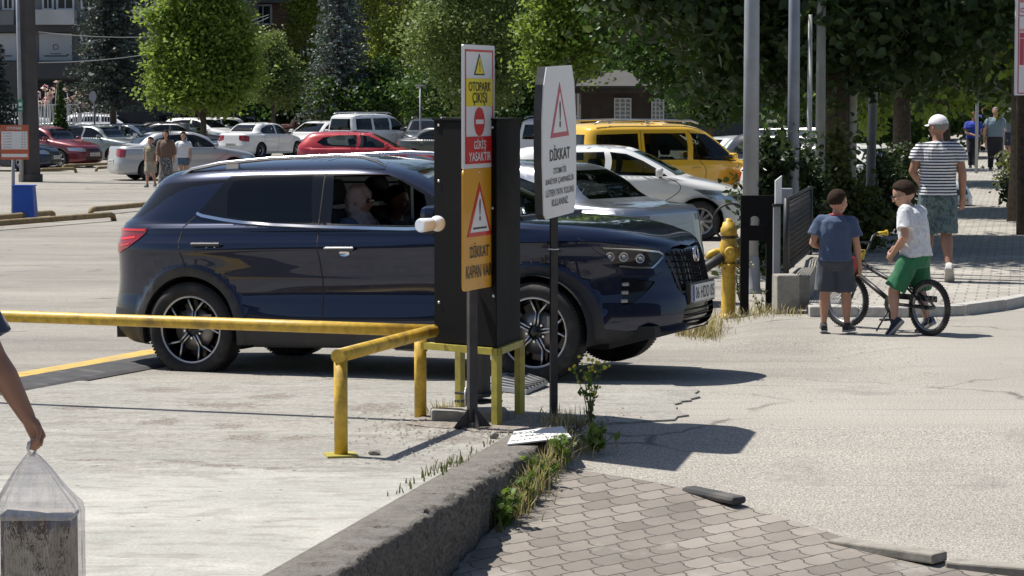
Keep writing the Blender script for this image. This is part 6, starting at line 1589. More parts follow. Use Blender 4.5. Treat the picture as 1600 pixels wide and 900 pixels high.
def herb(px_, py_, n, hgt, seed, label, leaf=.05, m=None, wd=.10, xy=None, tip=None):
    q = G(px_, py_) if xy is None else Vector((*xy, .12 * (xy[1] - 15.5) + .01))
    root = empty('weed', tuple(q), label=label, cat='plant', group='weeds along the broken kerb'); r = random.Random(seed); mb = MB(); pos = []; tips = []
    for i in range(n):
        a = r.uniform(0, 2 * PI); d = r.uniform(.1, 1) * wd; h_ = hgt * r.uniform(.55, 1.05)
        p = [Vector((0, 0, 0)), Vector((math.cos(a) * d * .35, math.sin(a) * d * .35, h_ * .5)), Vector((math.cos(a) * d, math.sin(a) * d, h_))]
        mb.tube(p, [.0035, .003, .0015], 5)
        for k in range(9):
            t = r.uniform(.15, 1); c = (p[0].lerp(p[1], t * 2) if t < .5 else p[1].lerp(p[2], t * 2 - 1)); pos.append(tuple(c + Vector((r.uniform(-.02, .02), r.uniform(-.02, .02), r.uniform(-.01, .01)))))
        for k in range(3):
            e = p[2].lerp(p[1], r.uniform(0, .35)); f_ = e + Vector((r.uniform(-.045, .045), r.uniform(-.03, .03), r.uniform(.01, .05))); mb.tube([e, f_], .0012, 4); tips.append(f_)
        tips.append(p[2])
    mb.build('stems', mat('weed_stem', (.12, .13, .05), .7), root)
    leaf_mesh('leaves', np.array(pos), leaf, m or G_WEED, root, 'diamond', .3, seed)
    if tip:
        f = MB()
        for c in tips:
            bm = bmesh.new(); bmesh.ops.create_icosphere(bm, subdivisions=1, radius=.011 * r.uniform(.7, 1.2)); bm.verts.index_update()
            f.add([v.co * 1.0 + c for v in bm.verts], [[v.index for v in q_.verts] for q_ in bm.faces], 0, True); bm.free()
        f.build('flower_heads', tip, root)
    return root
herb(922, 668, 9, .38, 1, 'thin-stemmed weed with many small yellow flower heads beside the dark sign post', .042, wd=.13, tip=mat('yellow_petals', (.55, .50, .06), .7))
for i, (D, o_, h_, lab) in enumerate([(13.35, .07, .20, 'leafy green weed nearest the camera at the foot of the kerb'), (13.75, .09, .16, 'leafy weed second nearest the camera at the foot of the kerb'), (14.1, .10, .18, 'broad-leaved weed half way along the overgrown kerb end'), (14.5, .13, .20, 'bright green broad-leaved weed below the fallen notice'), (14.85, .26, .15, 'weed at the corner where kerb and street meet')]):
    herb(0, 0, 11, h_, 20 + i, lab, .055, xy=(KX(D) + o_, D), wd=.11, m=G_WEED)
herb(1155, 470, 8, .42, 31, 'wiry weed with pale seed heads between hydrant and gate frame', .03, G_IVY, .12, tip=mat('pale_seed', (.5, .48, .38), .8)); herb(1187, 492, 6, .22, 32, 'small wiry weed at the foot of the gate frame', .03, G_IVY, .1)
# lying dark rubber kerb piece and broken kerb stones at the edge of the brick path
kp = [G(1073, 768), G(1158, 800)]; c = (kp[0] + kp[1]) / 2; d = kp[1] - kp[0]
mb = MB(); mb.box((0, 0, .02), (d.length * .95, .10, .045), math.atan2(d.y, d.x), bev=.02); mb.build('kerb_ramp', M_BUMP, loc=(c.x, c.y, c.z + .015), label='dark worn rubber kerb piece lying at the edge of the brick path', cat='kerb piece')
for i, (a, b, lab) in enumerate([((1300, 846), (1470, 886), 'tilted pale kerb stone at the brick path edge'), ((1478, 884), (1640, 905), 'pale kerb stone cut by the bottom right corner')]):
    a, b = G(*a), G(*b); c = (a + b) / 2; d = b - a; mb = MB(); mb.box((0, 0, .012), (d.length * .97, .13, .05), math.atan2(d.y, d.x), bev=.01)
    mb.build('kerb_stone', M_CONC, loc=(c.x, c.y - .03, c.z + .012), label=lab, cat='kerb stone', group='broken kerb stones')

# ============================================================ BUILDINGS
M_GREYW = worn('grey_render', (.17, .175, .18), .8, var=.12, scale=1.2); M_DKW = worn('dark_cladding', (.045, .048, .052), .7, var=.2, scale=1)
M_LTW = worn('pale_render', (.42, .43, .45), .8, var=.08, scale=1.5); M_WIN = mat('dark_window', (.02, .025, .03), .08); M_FRM = mat('window_frame_white', (.55, .56, .57), .5)
m = mat('red_brick', (.2, .08, .055), .85); g = NG(m); q_ = g.map(g.obj(), (1, 1, 1), (R(90), 0, 0))
bt = g.n('ShaderNodeTexBrick', {'Vector': q_, 'Color1': (.24, .095, .06, 1), 'Color2': (.17, .065, .045, 1), 'Mortar': (.22, .18, .15, 1), 'Scale': 1.0, 'Mortar Size': .012, 'Brick Width': .25, 'Row Height': .085}); g.out(bt.outputs['Color']); M_BRICK = m
M_ROOF = worn('roof_tiles', (.065, .063, .062), .7, var=.2, scale=3)
def bld(name, px0, px1, top, D, depth, m, label, z0=-.45, cat='building'):
    x0, x1 = Xp(px0, D), Xp(px1, D); c = (x0 + x1) / 2
    root = empty(name, (c, D, z0), label=label, cat=cat)
    mb = MB(); mb.box((0, depth / 2, top / 2), (x1 - x0, depth, top)); mb.build('wall', m, root)
    mb = MB(); mb.box((0, depth / 2, top + .1), (x1 - x0 + .5, depth + .5, .2)); mb.build('roof', M_ROOF, root)
    def rect(nm, a0, y0, a1, y1, m_, out=.05, th=.1, sub=None, frame=None):
        X0, X1 = Xp(a0, D) - c, Xp(a1, D) - c; Z0, Z1 = zat(y1, D) - z0, zat(y0, D) - z0
        mb = MB()
        if frame is None:
            mb.box(((X0 + X1) / 2, -out + th / 2, (Z0 + Z1) / 2), (X1 - X0, th, Z1 - Z0)); return mb.build(nm, m_, root)
        f = .09
        for bx in ((X0 + f / 2, (Z0 + Z1) / 2, f, Z1 - Z0), (X1 - f / 2, (Z0 + Z1) / 2, f, Z1 - Z0), ((X0 + X1) / 2, Z0 + f / 2, X1 - X0 - 2 * f, f), ((X0 + X1) / 2, Z1 - f / 2, X1 - X0 - 2 * f, f), ((X0 + X1) / 2, (Z0 + Z1) / 2, .05, Z1 - Z0 - 2 * f)):
            mb.box((bx[0], -.04, bx[1]), (bx[2], .10, bx[3]))
        w_ = mb.build('window', frame, root)
        mb = MB(); mb.box(((X0 + X1) / 2, -.005, (Z0 + Z1) / 2), (X1 - X0 - 2 * f, .03, Z1 - Z0 - 2 * f)); mb.build('pane', M_WIN, w_); return w_
    return root, rect
D = 124
ba, rect = bld('office_building', -120, 388, 13, D, 14, M_GREYW, 'grey office building with dark shop floor behind the left trees')
rect('fascia', -118, 40, 386, 51, M_DKW, .5, .5); rect('balcony_front', 62, 17, 124, 40, M_LTW, .9, .9); rect('balcony_front', 208, 17, 250, 40, M_LTW, .9, .9); rect('balcony_front', -100, 18, 28, 40, M_GREYW, .5, .5)
for a, b in ((8, 26), (70, 88), (92, 120), (-40, -20), (130, 155), (215, 246), (160, 200), (265, 290), (300, 330), (345, 375)): rect('window', a, -14, b, 17 if a in (8, 70, 92, 215) else 15, None, frame=M_FRM)
for a, b in ((-100, -70), (-60, -30), (-20, 10), (30, 60), (90, 120), (150, 180), (210, 240), (270, 300), (330, 360)): rect('window', a, -110, b, -70, None, frame=M_FRM)
rect('ground_floor', -118, 97, 386, 190, M_DKW, .9, .9); rect('canopy', 55, 96, 250, 123, mat('canopy_dark', (.03, .032, .038), .6), 1.6, 1.5)
for a, b in ((-20, 29), (65, 116), (128, 168)):
    w_ = rect('shop_window', a, 53, b, 95, mat('frosted_film', (.42, .43, .45), .3), .12, .1)
    X0, X1 = Xp(a, D) - ba.location.x, Xp(b, D) - ba.location.x
    mb = MB(); M = Matrix(((1, 0, 0, (X0 + X1) / 2), (0, 0, -1, -.13), (0, 1, 0, zat(88, D) + .45), (0, 0, 0, 1)))
    V, Fs = text_mb('HAIR STUDIO', .2, 1.05, .09); mb.add([M @ v for v in V], Fs) if False else None
    M2 = Matrix.Translation((0, 0, 0)); c_ = Vector(((X0 + X1) / 2, -.13, zat(74, D) + .45))
    mb.box((c_.x, c_.y, c_.z - .32), (.5, .01, .03)); mb.ring((c_.x, c_.y, c_.z), .12, .015, axis='y', n=18, m=5); mb.box((c_.x, c_.y, c_.z - .42), (1.1, .01, .05)); mb.build('window_graphic', M_DKW, w_)
for a in (60, 100, 140, 185, 230, 280, 330): rect('shop_pane', a, 127, a + 32, 175, M_WIN, .95, .05)
bb, rect = bld('brick_building', 386, 520, 14, 130, 14, M_BRICK, 'red brick apartment building with white framed windows')
for a in (399, 457, 487): rect('window', a, 8, a + 28, 40, None, frame=M_FRM); rect('window', a, -60, a + 28, -28, None, frame=M_FRM); rect('window', a, 72, a + 28, 104, None, frame=M_FRM)
rect('floor_band', 387, -4, 519, 6, M_GREYW, .3, .3); rect('ground_floor', 387, 112, 462, 200, M_DKW, .5, .5); rect('garage_panel', 462, 150, 519, 200, M_LTW, .4, .4)
bc, rect = bld('apartment_block', 520, 800, 14, 136, 14, worn('brown_render', (.075, .062, .055), .8, var=.15, scale=1), 'dark brown apartment block hidden behind the spruce and olive trees')
for a in range(535, 790, 44):
    for y in (-70, 0, 70, 130): rect('window', a, y, a + 24, y + 34, None, frame=M_GREYW)
bd, rect = bld('pale_block', 800, 905, 14, 128, 14, M_LTW, 'pale grey block showing through the gap left of the kiosk')
for a in (806, 838, 868):
    for y in (-70, -8, 60, 120): rect('window', a, y, a + 18, y + 30, None, frame=M_GREYW)
be, rect = bld('dark_block', 905, 1420, 12, 122, 14, worn('slate_render', (.06, .062, .065), .8, var=.15, scale=1), 'long dark block hidden behind the lindens on the right')
for a in range(925, 1400, 52):
    for y in (-60, 10, 90, 145): rect('window', a, y, a + 26, y + 34, None, frame=M_GREYW)
bf, rect = bld('end_block', 1425, 3200, 12, 150, 14, worn('beige_render', (.16, .14, .12), .8, var=.15, scale=1), 'dim building closing the far end of the footpath')
for a in range(1440, 1780, 50):
    for y in (-60, 0, 60, 120): rect('window', a, y, a + 26, y + 34, None, frame=M_GREYW)
# kiosk
D = 76; kx = Xp(968, D); kz = zat(195, D) - .75; kz = -.45
k = empty('kiosk', (kx, D, kz), label='dark brown timber kiosk with a grey hipped roof behind the yellow van', cat='kiosk')
ez = zat(137.5, D) - kz; s = F_PX / D; hw_ = 72 / s; ap = zat(112, D) - kz
M_KB = worn('brown_timber', (.035, .022, .018), .6, var=.3, scale=6)
mb = MB(); mb.box((0, hw_ * .8, ez / 2), (hw_ * 1.68, hw_ * 1.6, ez)); mb.build('wall', M_KB, k)
mb = MB(); e0 = [(-hw_, -.15, ez - .04), (hw_, -.15, ez - .04), (hw_, hw_ * 1.75, ez - .04), (-hw_, hw_ * 1.75, ez - .04)]; e1 = [(a, b, c + .10) for a, b, c in e0]; top = [(-.12, hw_ * .8, ap + .05), (.12, hw_ * .8, ap + .05)]
mb.add(e0 + e1 + top, [(0, 3, 2, 1), (0, 1, 5, 4), (1, 2, 6, 5), (2, 3, 7, 6), (3, 0, 4, 7), (4, 5, 9, 8), (5, 6, 9), (6, 7, 8, 9), (7, 4, 8)]); mb.build('roof', M_ROOF, k)
mb = MB(); mb.box((0, -.17, ez - .10), (hw_ * 2, .05, .12)); mb.build('fascia', M_KB, k)
for a0, a1 in ((960, 985), (1018, 1036)):
    x0, x1 = Xp(a0, D) - kx, Xp(a1, D) - kx; z0, z1 = zat(186, D) - kz, zat(154, D) - kz; mb = MB()
    for i in range(4): mb.box((x0 + (x1 - x0) * i / 3, -.03, (z0 + z1) / 2), (.035, .06, z1 - z0))
    for i in range(6): mb.box(((x0 + x1) / 2, -.035, z0 + (z1 - z0) * i / 5), (x1 - x0 + .03, .06, .03))
    w_ = mb.build('window', M_FRM, k); mb = MB(); mb.box(((x0 + x1) / 2, -.004, (z0 + z1) / 2), (x1 - x0, .03, z1 - z0)); mb.build('pane', mat('pale_blind', (.30, .32, .36), .3), w_)
mb = MB()
for x in (-.55, -.35): mb.box((x * hw_ / .8, -.02, ez * .42), (.04, .04, ez * .8))
mb.build('door_trim', M_KB, k)
# white railing at far left
D = 110; r0, r1 = Xp(-40, D), Xp(182, D); zt = zat(163.5, D) + .45
fr_ = empty('white_railing', ((r0 + r1) / 2, D, -.45), label='white upright-bar railing in front of the grey building', cat='fence')
hw_ = (r1 - r0) / 2; mb = MB()
for z in (zt, zt - .9): mb.box((0, 0, z), (2 * hw_, .05, .05))
mb.build('rails', M_FRM, fr_)
mb = MB(); n = 50
for i in range(n + 1): mb.box((-hw_ + 2 * hw_ * i / n, 0, zt - .45), (.04, .03, .86))
mb.build('balusters', M_FRM, fr_)
for i in range(5): mb = MB(); mb.box((-hw_ + 2 * hw_ * i / 4, .02, zt / 2), (.08, .08, zt)); mb.build('post', M_FRM, fr_)
# pinwheel flowers by the railing
M_PNK = leaf_mat('pink_petals', (.55, .10, .22), (.75, .55, .62), .3)
for px_, py_, lab in ((70, 152, 'cluster of pink and white pinwheels on sticks left of the conifer bush'), (118, 150, 'cluster of pink and white pinwheels on sticks right of the conifer bush')):
    D = 106; X = Xp(px_, D); e_ = empty('pinwheels', (X, D, -.45), label=lab, cat='pinwheels', group='pinwheels by the railing'); mb = MB(); r = random.Random(px_)
    c_ = [(r.gauss(0, .26), r.uniform(-.1, .1), zat(py_, D) + .45 + r.gauss(0, .22)) for _ in range(11)]
    for c in c_: mb.tube([(c[0] * .5, 0, 0), (c[0], c[1], c[2])], .012, 5)
    mb.build('sticks', M_FRM, e_)
    pos = np.array([(c[0] + .10 * math.cos(a), c[1] - .03, c[2] + .10 * math.sin(a)) for c in c_ for a in np.linspace(0, 5.6, 8)]); leaf_mesh('vanes', pos, .17, M_PNK, e_, 'diamond', 0, px_)
# big wrapped pole, slim pole with green sign, price board, blue bin
b = G(48, 284); D = b.y; s = F_PX / D
bp = empty('lattice_pole', tuple(b), label='massive dark brown tapering utility pole with a ragged foot at the left', cat='pole')
M_PB = worn('dark_pole_brown', (.075, .068, .068), .8, var=.3, scale=3, bump=.6)
mb = MB(); mb.tube([(0, 0, .1), (-.03, 0, 3), (-.10, 0, 10)], [15.5 / s, 14.2 / s, 10 / s], 8, smooth=False); mb.build('shaft', M_PB, bp)
mb = MB()
for i in range(16): a = 2 * PI * i / 16; mb.box((math.cos(a) * 17 / s, math.sin(a) * 17 / s, .10), (.13, .05, .24), rz=a + PI / 2)
mb.build('foot', M_PB, bp)
b = G(35, 283); b.y -= .9; b = on_ground(34.5, b.y); sp_ = empty('sign_pole', tuple(b), label='slim grey pole carrying a small green sign beside the massive pole', cat='pole')
s = F_PX / b.y; mb = MB(); mb.tube([(0, 0, 0), (-.03, 0, 3), (-.08, 0, 8)], [3.6 / s, 3.4 / s, 2.5 / s], 10); mb.build('shaft', M_GALV, sp_)
mb = MB(); mb.box((.0, -.09, zat(165, b.y) - b.z), (.15, .02, .34)); mb.build('plate', mat('sign_green', (.05, .22, .15), .5), sp_)
mb = MB(); mb.box((.0, -.103, zat(165, b.y) - b.z + .04), (.09, .004, .10)); mb.box((.0, -.103, zat(165, b.y) - b.z - .10), (.10, .004, .03)); mb.build('symbol', M_WHT, sp_)
b = G(22, 346); D = b.y; s = F_PX / D; e_ = empty('price_board', tuple(b), label='orange and white OTOPARK price board on a thin grey post', cat='sign')
Z_ = lambda py: zat(py, D) - b.z; fx = Face((0, -.04, 0), (1, 0, 0), (0, 0, 1)); M_OR = worn('board_orange', (.50, .12, .055), .5, var=.1, scale=4)
mb = MB(); mb.tube([(-.02, 0, 0), (.01, 0, Z_(200))], .032, 10); mb.build('post', M_GALV, e_)
X0, X1 = -19 / s, 25 / s; mb = MB(); fx.poly(mb, rrect(X0, Z_(249), X1, Z_(195), .005, 1), -.02, 0); mb.build('panel', M_OR, e_)
mb = MB(); fx.poly(mb, rrect(X0 + .02, Z_(233), X1 - .02, Z_(205), .002, 1), .0005, .003); fx.poly(mb, rrect(X0 + .02, Z_(245), X1 - .02, Z_(240), .002, 1), .0005, .003); mb.build('white_field', M_WHT, e_)
mb = MB(); fx.text(mb, 'OTOPARK', (X0 + X1) / 2, Z_(200), .28, .055, .004, .004); mb.build('title', M_WHT, e_)
mb = MB()
for i in range(6):
    y = Z_(208 + i * 4.4); fx.text(mb, ['0-1 SAAT', '1-2 SAAT', '2-4 SAAT', '4-8 SAAT', '8-12 SAAT', '24 SAAT'][i], X0 + .13, y, .16, .022, .005); fx.text(mb, ['20 TL', '30 TL', '40 TL', '50 TL', '60 TL', '80 TL'][i], X1 - .09, y, .09, .022, .005)
mb.build('price_list', M_INK, e_)
b = G(40, 346); D = b.y; s = F_PX / D; e_ = empty('blue_bin', tuple(b), label='bright blue flat-fronted rubbish bin leaning beside the price board post', cat='bin')
M_BB = worn('blue_plastic', (.008, .075, .42), .4, var=.15, scale=4, bump=.05, dirt=(.1, .2, .5), dirt_amt=.3); hh = 55 / s
mb = MB(); w0_, w1_ = 17.5 / s, 15.5 / s
vs_ = [(-w0_, -.2, 0), (w0_ , -.2, 0), (w0_, .2, 0), (-w0_, .2, 0), (-w1_ - .02, -.16, hh), (w1_ - .02, -.16, hh), (w1_ - .02, .16, hh), (-w1_ - .02, .16, hh)]
mb.add(vs_, [(0, 3, 2, 1), (4, 5, 6, 7), (0, 1, 5, 4), (1, 2, 6, 5), (2, 3, 7, 6), (3, 0, 4, 7)]); mb.build('bin_body', M_BB, e_)
mb = MB(); mb.box((-.02, 0, hh + .012), (w1_ * 2 + .04, .36, .024), bev=.008); mb.build('lid', M_BB, e_)
# wheel stops made of pipe
M_WS = worn('stop_paint', (.26, .19, .09), .7, var=.4, scale=10, dirt=(.10, .08, .06), dirt_amt=.7)
def stop(a, b, lab, r=.055, h=.12):
    A, B = G(*a), G(*b); e_ = empty('wheel_stop', tuple(A), label=lab, cat='wheel stop', group='pipe wheel stops in the car park')
    d = (B - A); u = d.normalized(); mb = MB(); mb.tube([Vector((0, 0, 0)), u * .05 + Vector((0, 0, h * .8)), u * .16 + Vector((0, 0, h)), d - u * .16 + Vector((0, 0, h)), d - u * .05 + Vector((0, 0, h * .8)), d], r, 10); mb.build('pipe', M_WS, e_)
stop((-30, 362), (178, 345), 'long brownish pipe wheel stop nearest the camera at the left'); stop((-20, 352), (84, 342), 'pipe wheel stop passing behind the blue bin')
stop((141, 337), (262, 325), 'yellowish pipe wheel stop behind the SUV tail'); stop((60, 272), (119, 270), 'pipe wheel stop right of the massive pole', .05, .14); stop((98, 265.5), (182, 261.5), 'pipe wheel stop under the grey saloon', .05, .14); stop((150, 268), (184, 266), 'short pipe wheel stop by the silver saloon tail', .05, .12)
# round sign and T lamp
for px_, base, top, D, lab in ((149, 0, 149, 100, 'grey oval sign back on a thin post in front of the spruce'),):
    b = on_ground(px_, D); e_ = empty('round_sign', tuple(b), label=lab, cat='sign'); mb = MB(); mb.tube([(0, 0, 0), (0, 0, zat(150, D) - b.z)], .03, 8); mb.build('post', M_DKW, e_)
    mb = MB(); M = Matrix(((1, 0, 0, -.05), (0, 0, 1, -.05), (0, 1, 0, zat(151, D) - b.z), (0, 0, 0, 1))); mb.prism(ngon(0, 0, .14, .21), -.015, .015, 0, M); mb.build('disc', mat('sign_back', (.33, .33, .35), .5), e_)
b = on_ground(657, 100); e_ = empty('path_lamp', tuple(b), label='slim grey lamp with a T-shaped head behind the car park', cat='street lamp'); mb = MB(); h_ = zat(134, 100) - b.z
mb.tube([(0, 0, 0), (0, 0, h_)], .035, 8); mb.build('pole', M_GALV, e_); mb = MB(); mb.box((0, 0, h_), (.36, .12, .05), bev=.01); mb.build('lamp_head', M_GALV, e_)
for (y0, y1, lab) in ((50, 48, 'upper thin cable strung from the massive pole'), (98, 52, 'lower thin cable strung from the massive pole')):
    a_ = P(60, y0, 78); b_ = P(420, y1 - 25, 120); pts = [a_.lerp(b_, t) - Vector((0, 0, .5 * 4 * t * (1 - t))) for t in np.linspace(0, 1, 12)]
    mb = MB(); mb.tube(pts, .012, 5); L = pts[0]; mb.v = [tuple(Vector(v) - L) for v in mb.v]; mb.build('cable', M_LTW, loc=tuple(L), label=lab, cat='cable')
# hanging board at right edge
D = 30; f4 = Face((Xp(1612, D), D, zat(72, D)), (1, .05, 0), (0, 0, 1)); s = F_PX / D
e_ = empty('price_signboard', (Xp(1612, D), D, 0.08), label='tall white and red car park board cut by the right edge', cat='sign'); hh = 77 / s; hw_ = 29 / s
lo = lambda mb, n, m_: at(e_, mb, n, m_)
mb = MB(); f4.poly(mb, rrect(-hw_, -hh, hw_, hh, .01, 2), -.04, 0); lo(mb, 'panel', M_WHT)
fy4 = lambda py: zat(py, D) - zat(72, D)
mb = MB()
for a, b in ((5, 30), (27, 150)): 
    for q in ((-hw_ + .03, fy4(b - 4), -hw_ + .042, fy4(a - 9 if a == 5 else a + 0)),): f4.poly(mb, [(q[0], q[1]), (q[2], q[1]), (q[2], q[3]), (q[0], q[3])], .0005, .003)
    f4.poly(mb, [(-hw_ + .042, fy4(b - 3.5)), (hw_ - .03, fy4(b - 3.5)), (hw_ - .03, fy4(b - 5)), (-hw_ + .042, fy4(b - 5))], .0005, .003)
f4.poly(mb, [(-hw_ + .05, fy4(60)), (hw_ - .05, fy4(60)), (hw_ - .05, fy4(52)), (-hw_ + .05, fy4(52))], .0005, .003); f4.poly(mb, [(-hw_ + .05, fy4(102)), (-hw_ + .10, fy4(102)), (-hw_ + .10, fy4(61)), (-hw_ + .05, fy4(61))], .0005, .003)
lo(mb, 'red_blocks', M_SPINK)
mb = MB(); f4.text(mb, 'BELEDİYE', 0, fy4(2), .32, .05, .004, .004); f4.text(mb, 'OTOPARK', 0, fy4(17), .32, .055, .004, .004); f4.text(mb, 'OTOPARK', 0, fy4(48), .33, .03, .004, .003); f4.text(mb, 'ÜCRETSİZDİR', .03, fy4(80), .22, .03, .004, .003); lo(mb, 'lettering', M_SRED)
mb = MB(); mb.tube([(Xp(1640, D), D + .05, .08), (Xp(1640, D), D + .05, 6)], .06, 12); lo(mb, 'post', M_PB)
mb = MB(); mb.tube([(Xp(1600, 36), 36, .08), (Xp(1592, 36), 36, 4.5)], [.10, .08], 10, smooth=True); L = (Xp(1598, 36), 36, .08); mb.v = [tuple(Vector(v) - Vector(L)) for v in mb.v]; e_ = empty('bare_tree', L, label='dark bare trunk below the board at the right edge', cat='tree'); mb.build('trunk', M_BARK, e_)
for px_, D, h_, w_, lab in ((1525, 66, 3.4, 5, 'thin pale post behind the woman in blue'), (1565, 70, 3.4, 6, 'thin pale post behind the man in the grey shirt')):
    b = on_ground(px_, D); e_ = empty('thin_post', (b.x, D, .085), label=lab, cat='post'); mb = MB(); mb.tube([(0, 0, 0), (0, 0, h_)], w_ / 2 / (F_PX / D), 8); mb.build('shaft', M_GALV, e_)

# ============================================================ PARKED CARS
PC = dict(white=paint('white_paint', (.72, .73, .74)), silver=paint('silver_paint', (.42, .43, .45), .4), grey=paint('grey_green_paint', (.20, .23, .235), .5), red=paint('red_paint', (.42, .012, .02), .1),
          dred=paint('dark_red_paint', (.16, .012, .02), .3), black=paint('black_paint', (.012, .012, .014), .2), maroon=paint('maroon_paint', (.09, .03, .028), .3), yellow=paint('taxi_yellow', (.80, .47, .025), .0),
          green=paint('pale_green_paint', (.30, .36, .33), .5), dgrey=paint('dark_grey_paint', (.045, .05, .055), .4), lsil=paint('light_silver_paint', (.55, .57, .60), .35), navy2=paint('plain_navy_paint', (.012, .02, .05), .3))
protos = {}
def park(kind, colour, px_, D, yaw, label, group='parked cars in the car park', **over):
    key = kind + str(sorted(over.items()))
    if key not in protos:
        spec = dict(CAR_SPECS[kind]); spec.update(over); CAR_SPECS['_tmp'] = spec
        c = make_car('_tmp', label, PC[colour], group=group); protos[key] = (c, PC[colour])
    else:
        src, pc = protos[key]; c = copy_thing(src, {pc: PC[colour]} if PC[colour] is not pc else None); c['label'] = label; c['group'] = group
    b = on_ground(px_, D); c.location = b; c.rotation_euler = (0, 0, R(yaw))
    return c
PC['bsil'] = paint('bright_silver_paint', (.40, .42, .45), .9, .3)
park('sedan', 'bsil', 772, 27.3, 146, 'silver saloon directly behind the SUV with its sloping tail to the right', spokes=10, ptext='06 BC 731', tail=mat('smoked_lamp', (.16, .15, .16), .1), tl=[(.245, .84), (.245, .925), (.15, .925), (.15, .86)])
park('hatch', 'white', 972, 41.3, -9, 'white hatchback with ten-spoke wheels in front of the yellow van', spokes=10, mirror_mat=PC['white'])
park('van', 'yellow', 1043, 48.5, 26, 'yellow taxi van with roof rack right of the white sign', dark=True)
park('hatch', 'red', 573, 76, -4, 'bright red hatchback seen over the roof of the SUV')
park('sedan', 'silver', 287, 78.5, 24, 'silver saloon behind the three walkers')
park('sedan', 'dred', 74, 93, -32, 'dark red saloon half hidden by the massive pole')
park('sedan', 'grey', 155, 98, -30, 'grey-green saloon right of the dark red one')
park('sedan', 'white', 411, 108, 60, 'white saloon seen from behind in the middle of the car park')
park('hatch', 'white', 326, 120, -128, 'white hatchback left of the white saloon seen from behind')
park('hatch', 'white', 497, 112, -118, 'white hatchback facing the camera behind the red one')
park('van', 'white', 588, 108, 48, 'white passenger van in front of the blue spruce')
park('suv', 'dgrey', 668, 108, -95, 'dark grey off-roader facing the camera beside the cabinet')
park('sedan', 'white', 207, 103, -24, 'white saloon with its nose behind the silver saloon')
park('hatch', 'white', 22, 120, -172, 'white hatchback by the railing at the far left')
park('sedan', 'green', 84, 112, 158, 'pale green saloon right behind the massive pole')
park('suv', 'white', 170, 120, -8, 'white off-roader in front of the white railing end')
park('hatch', 'lsil', 160, 108, -60, 'light silver hatchback showing only its roof behind the grey-green saloon')
park('sedan', 'black', 240, 112, -170, 'black saloon behind the group of walkers')
park('suv', 'dgrey', 291, 122, -60, 'dark grey off-roader left of the green tree trunk')
park('hatch', 'white', 318, 119, -30, 'white hatchback below the bright green tree')
park('suv', 'black', 378, 128, -20, 'black off-roader behind the white saloon')
park('sedan', 'white', 362, 124, -150, 'white saloon tucked behind the green tree trunk')
park('suv', 'maroon', 455, 121, -120, 'maroon off-roader left of the front-facing white hatchback')
park('van', 'dgrey', 440, 131, -10, 'dark grey van in the last row below the brick building')
park('hatch', 'white', 503, 124, -140, 'white hatchback in the last row left of the blue spruce trunk')
park('sedan', 'navy2', -6, 88, -15, 'dark navy saloon cut by the left edge')
park('van', 'white', 878, 84, 70, 'white van glimpsed between the white sign and the yellow van')
park('sedan', 'dgrey', 715, 92, -30, 'dark grey saloon hidden behind the cabinet top')
park('hatch', 'lsil', 1210, 66, 20, 'light silver hatchback between the two street lamps')
park('hatch', 'green', 1250, 63, -20, 'pale green hatchback between the poles behind the hedge')
park('suv', 'black', 1290, 52, -35, 'black off-roader behind the shrub left of the man in the cap')
park('sedan', 'white', 1335, 47, -42, 'white saloon behind the leaning grey pole')
park('sedan', 'silver', 790, 100, -160, 'silver saloon far behind the white sign')

park('hatch', 'dgrey', 262, 130, 170, 'dark grey hatchback in the last row right of the black saloon')
park('sedan', 'lsil', 350, 134, 5, 'light silver saloon in the last row behind the green tree trunk')
park('hatch', 'maroon', 412, 134, -12, 'maroon hatchback in the last row left of the dark grey van')
park('sedan', 'black', 478, 132, -170, 'black saloon in the last row right of the maroon off-roader')
park('hatch', 'silver', 128, 128, -8, 'silver hatchback in the last row left of the white off-roader')
park('sedan', 'white', 540, 122, 175, 'white saloon in the last row behind the blue spruce')
park('sedan', 'black', 283, 108, -20, 'black saloon just beyond the silver saloon')
# unseen dark block added behind the camera to dim paint reflections and sky fill
D = -24; e_ = empty('unseen_dark_block', (-4, D, 0), label='long brownish row of flats across the street behind the photographer', cat='building'); mb = MB(); mb.box((0, -5, 5.5), (110, 10, 11)); mb.build('wall', worn('unseen_block_render', (.05, .045, .04), .8, var=.2, scale=.6), e_)
mb = MB(); mb.box((0, -5, 11.15), (111, 11, .3)); mb.build('roof', M_ROOF, e_)
for i in range(26):
    for z in (1.6, 4.8, 8.0): mb = MB(); mb.box((-52 + i * 4.1, .03, z + .6), (1.8, .1, 1.6)); mb.build('window', M_WIN, e_)
